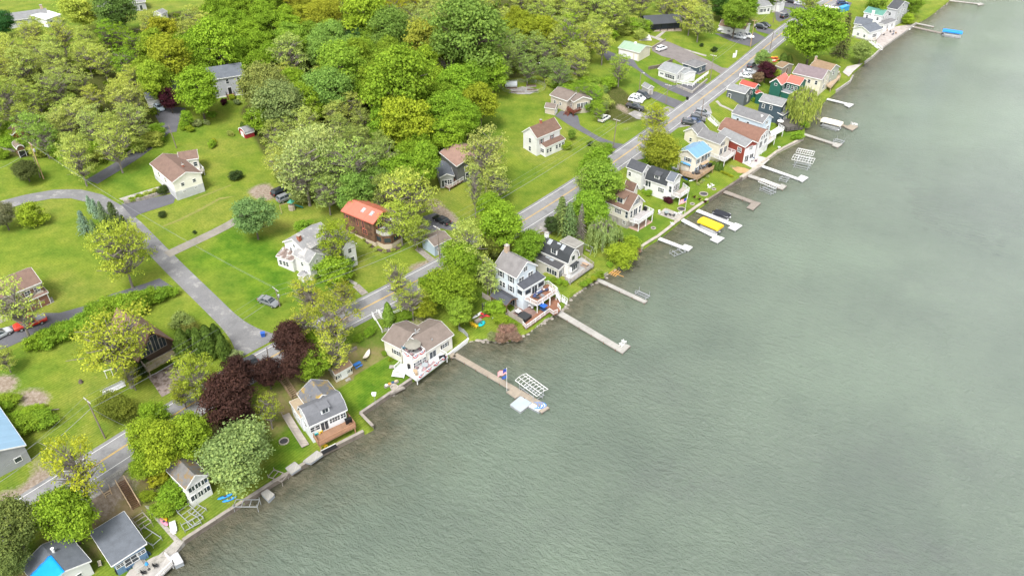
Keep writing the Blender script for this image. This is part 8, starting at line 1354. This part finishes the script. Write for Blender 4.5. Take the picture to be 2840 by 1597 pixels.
for k in range(6): mb.bar((-2.4+.15*k,-.8+.32*k,.25),(2.2+.1*k,-.8+.32*k,.3),.1,.1)
for k in range(14): mb.bar((-2.2+.32*k,.2,.36),(-2.2+.32*k,.8,.36),.05)
mb.build('rails',ALU,e); mb=MB()
for k in range(5): mb.box(-2.0,2.2,-1.0+.25*k,-.8+.25*k,.05,.2)
mb.build('gutters',PLW,e)
e=put('garden_arch','white timber arch standing under the golden tree','frame','B',893,1010,.5); mb=MB(); mb.cyl(-.6,0,0,2.0,.07); mb.cyl(.6,0,0,2.0,.07); mb.bar((-.8,0,2),(.8,0,2),.15); mb.build('arch',WHITE,e); e=put('log','pale fallen log in the weeds','log','A',300,133,.25); mb=MB(); mb.tube([(-4,0,.2),(0,.2,.25),(4,0,.2)],[.14,.17,.1],7); mb.build('trunk',BARKP,e); e=put('stump','broken brown stump on the grass near the white arch','stump','B',655,1050); mb=MB(); mb.lathe([(.5,0),(.4,.3),(.3,.6),(.1,.8)],7); mb.build('wood',BARK,e)
for k,(x,y) in enumerate(((1335,872),(1355,880))): box_thing('trash_bin','black wheeled bin against the grey shed, '+('left' if k==0 else 'right')+' one','bin','I',x,y,.4,.7,.8,1.1,BLACK,taper=.8)
box_thing('trash_bin','blue recycling tub at the lane corner','bin','C',818,240,.3,.9,.8,1.0,plain('recycle_blue',(.03,.1,.4)),taper=.85); box_thing('mailbox','black mailbox post by the asphalt drive mouth','mailbox','I',1745,958,.5,.5,.8,1.1,BLACK); box_thing('trailer','old flat utility trailer at the left edge','trailer','K',70,378,.2,4.5,2.2,.6,WOODG); box_thing('well_cover','concrete slab on the cabin lawn','slab','I',1335,360,0,5.0,8.0,.06,mat('pale_slab',(.62,.6,.57),.9,var=.12),lid=.03); box_thing('sign','white lawn sign on the grass near the road','sign','I',2195,552,.3,1.4,.3,1.6,WHITE); box_thing('sign','white board standing beside the lawn sign','sign','I',2210,535,.3,.5,.3,2.0,WHITE)
e=put('kitchen_garden','fenced vegetable garden with hoop tunnel and raised beds','garden','I',175,850,.05); 
for k,(x,y,w_,d) in enumerate(((-4,0,4,1.6),(3,2,3.5,1.4),(3,-2,3.5,1.4),(-2,-3.5,5,1.2))): mb=MB(); mb.box(x-w_/2,x+w_/2,y-d/2,y+d/2,0,.4); bd=mb.build('raised_bed',WOODG,e); mb=MB(); mb.box(x-w_/2+.1,x+w_/2-.1,y-d/2+.1,y+d/2-.1,.405,.46); mb.build('soil',plain('soil',(.09,.06,.04)),bd)
mb=MB(); mb.lathe([(1.3,0),(1.3,4.2)],14); q=MB(); q.v=[(-6.2+v[2],v[1]+2.4,max(.05,v[0]+.6)) for v in mb.v]; q.f=mb.f; q.build('hoop_tunnel',plain('poly_film',(.5,.53,.55),.3),e)
for i in range(14): a=i/14*6.283; mb=MB(); mb.cyl(8*math.cos(a),5.5*math.sin(a),0,1.4,.05,n=5); mb.build('fence_post',WOODG,e)
mb=MB()
for zz in (.3,.7,1.1,1.4): mb.tube([(8*math.cos(i/14*6.283),5.5*math.sin(i/14*6.283),zz) for i in range(15)],.02,4,False)
mb.build('wire_fence',STEEL,e); area(R_('I',45,860,170,830,330,860,240,905,120,905),GRAVEL,'gravel floor of the vegetable garden',name='path')
e=put('satellite_dish','small grey satellite dish on the tarped cottage','dish','A',455,1405,.4,4.9); mb=MB(); mb.lathe([(.05,0),(.3,.06),(.4,.16)],12); mb.build('dish',plain('dish_grey',(.4,.4,.42)),e); mb=MB(); mb.bar((0,0,0),(.2,-.2,-.5),.05); mb.build('bracket',STEEL,e)
umbrella('J',1690,355,PLB,'dark blue parasol on the white railed terrace of the dark grey house',h35.zg+.5,1.3,2.3); table('J',1690,375,.6,'dark table under the dark blue parasol',h35.zg+.5,DARK); table('J',1115,795,.8,'white round table on the curved balcony',h36.zg+3.42); umbrella('J',1205,745,WHITE,'white parasol on the curved balcony',h36.zg+3.42,.9,2.0)
for k,(x,y) in enumerate(((1695,1000),(1720,985),(1745,1000))): chair('I',x-1695+690,y-1000+1005,k,(PLT,PLW,DARK)[k],('teal','white','dark')[k]+' chair on the dark red deck',h32.zg+.9)
for k in range(7): a=[(960,880),(1000,930),(1050,965),(1130,985),(1200,970),(1260,930),(1285,900)][k]; T('shrub','J',a[0],a[1]-6,36,'olive','small plant in the mulch bed round the cedar house','plant','mulch bed plants of the cedar house')
area(R_('J',955,870,1060,950,1130,965,1200,955,1265,900,1295,910,1260,960,1190,985,1110,990,1020,950,950,885),plain('mulch',(.07,.05,.04),.95),'dark mulch bed round the cedar house',name='flower_bed'); area(R_('F',1640,330,1700,315,1780,330,1850,360,1790,385,1700,380),mat('bare_soil',(.42,.27,.13),.95,var=.3,scale=2,fine=.3),'orange patch of bare soil by the seawall',name='dirt_patch',dz=.03)
for k,(x,y) in enumerate(((1420,255),(1480,265),(1550,240))): pass
area(R_('H',1245,650,1285,600,1430,568,1340,655,1300,690),mat('patio_slab2',(.42,.39,.37),.9,var=.15),'grey patio pier beside the sage house',name='patio',dz=.2); area(R_('H',1560,330,1640,250,1800,230,1890,215,1780,305,1600,430,1540,400),mat('stone_terrace',(.38,.34,.32),.9,var=.25,scale=2,fine=.2),'long stone terrace of the far point',name='terrace',dz=.1)
for k,(x,y) in enumerate(((1670,295),(1700,290),(1720,305),(1610,320),(1690,315),(1640,280))): chair('H',x,y,k*1.2,(DARK,PLB,plain('tan_cushion2',(.45,.3,.18)))[k%3],('dark','navy','tan')[k%3]+' chair on the far stone terrace',None,'chairs on the far stone terrace')
kayak('H',1815,195,.7,plain('orange_plastic',(.65,.22,.03)),'orange kayak at the far bank'); kayak('H',1830,205,.7,PLY,'yellow kayak at the far bank')
for k,(x,y) in enumerate(((1820,265),(1835,250),(1850,240))): e=put('jet_ski','grey jet ski at the far terrace, '+('near','middle','far')[k]+' one','jet ski','H',x,y,-.6,.2); mb=MB(); mb.add([(-1.3,-.45,0),(.8,-.5,0),(1.5,0,.25),(.8,.5,0),(-1.3,.45,0),(-1.3,-.4,.45),(.6,-.4,.5),(1.3,0,.45),(.6,.4,.5),(-1.3,.4,.45)],[(4,3,2,1,0),(5,6,7,8,9),(0,1,6,5),(1,2,7,6),(2,3,8,7),(3,4,9,8),(4,0,5,9)]); mb.build('hull',(PLW,plain('grey_hull',(.2,.22,.25)),PLW)[k],e); mb=MB(); mb.box(-1.1,.2,-.2,.2,.48,.8); mb.bar((.4,-.4,1.0),(.4,.4,1.0),.08); mb.build('seat',BLACK,e)
stairs('staircase','white railed gangway at the point by the rounded bush',[*at('H',1490,370,2.2)],[*at('H',1590,450,.6)],1.4,VINYL,VINYL,n=10)
for o in list(COL.objects):
    if o.type=='EMPTY' and not o.children: print('empty without parts',o.name,o.get('label'))
print('objects',len(COL.objects))
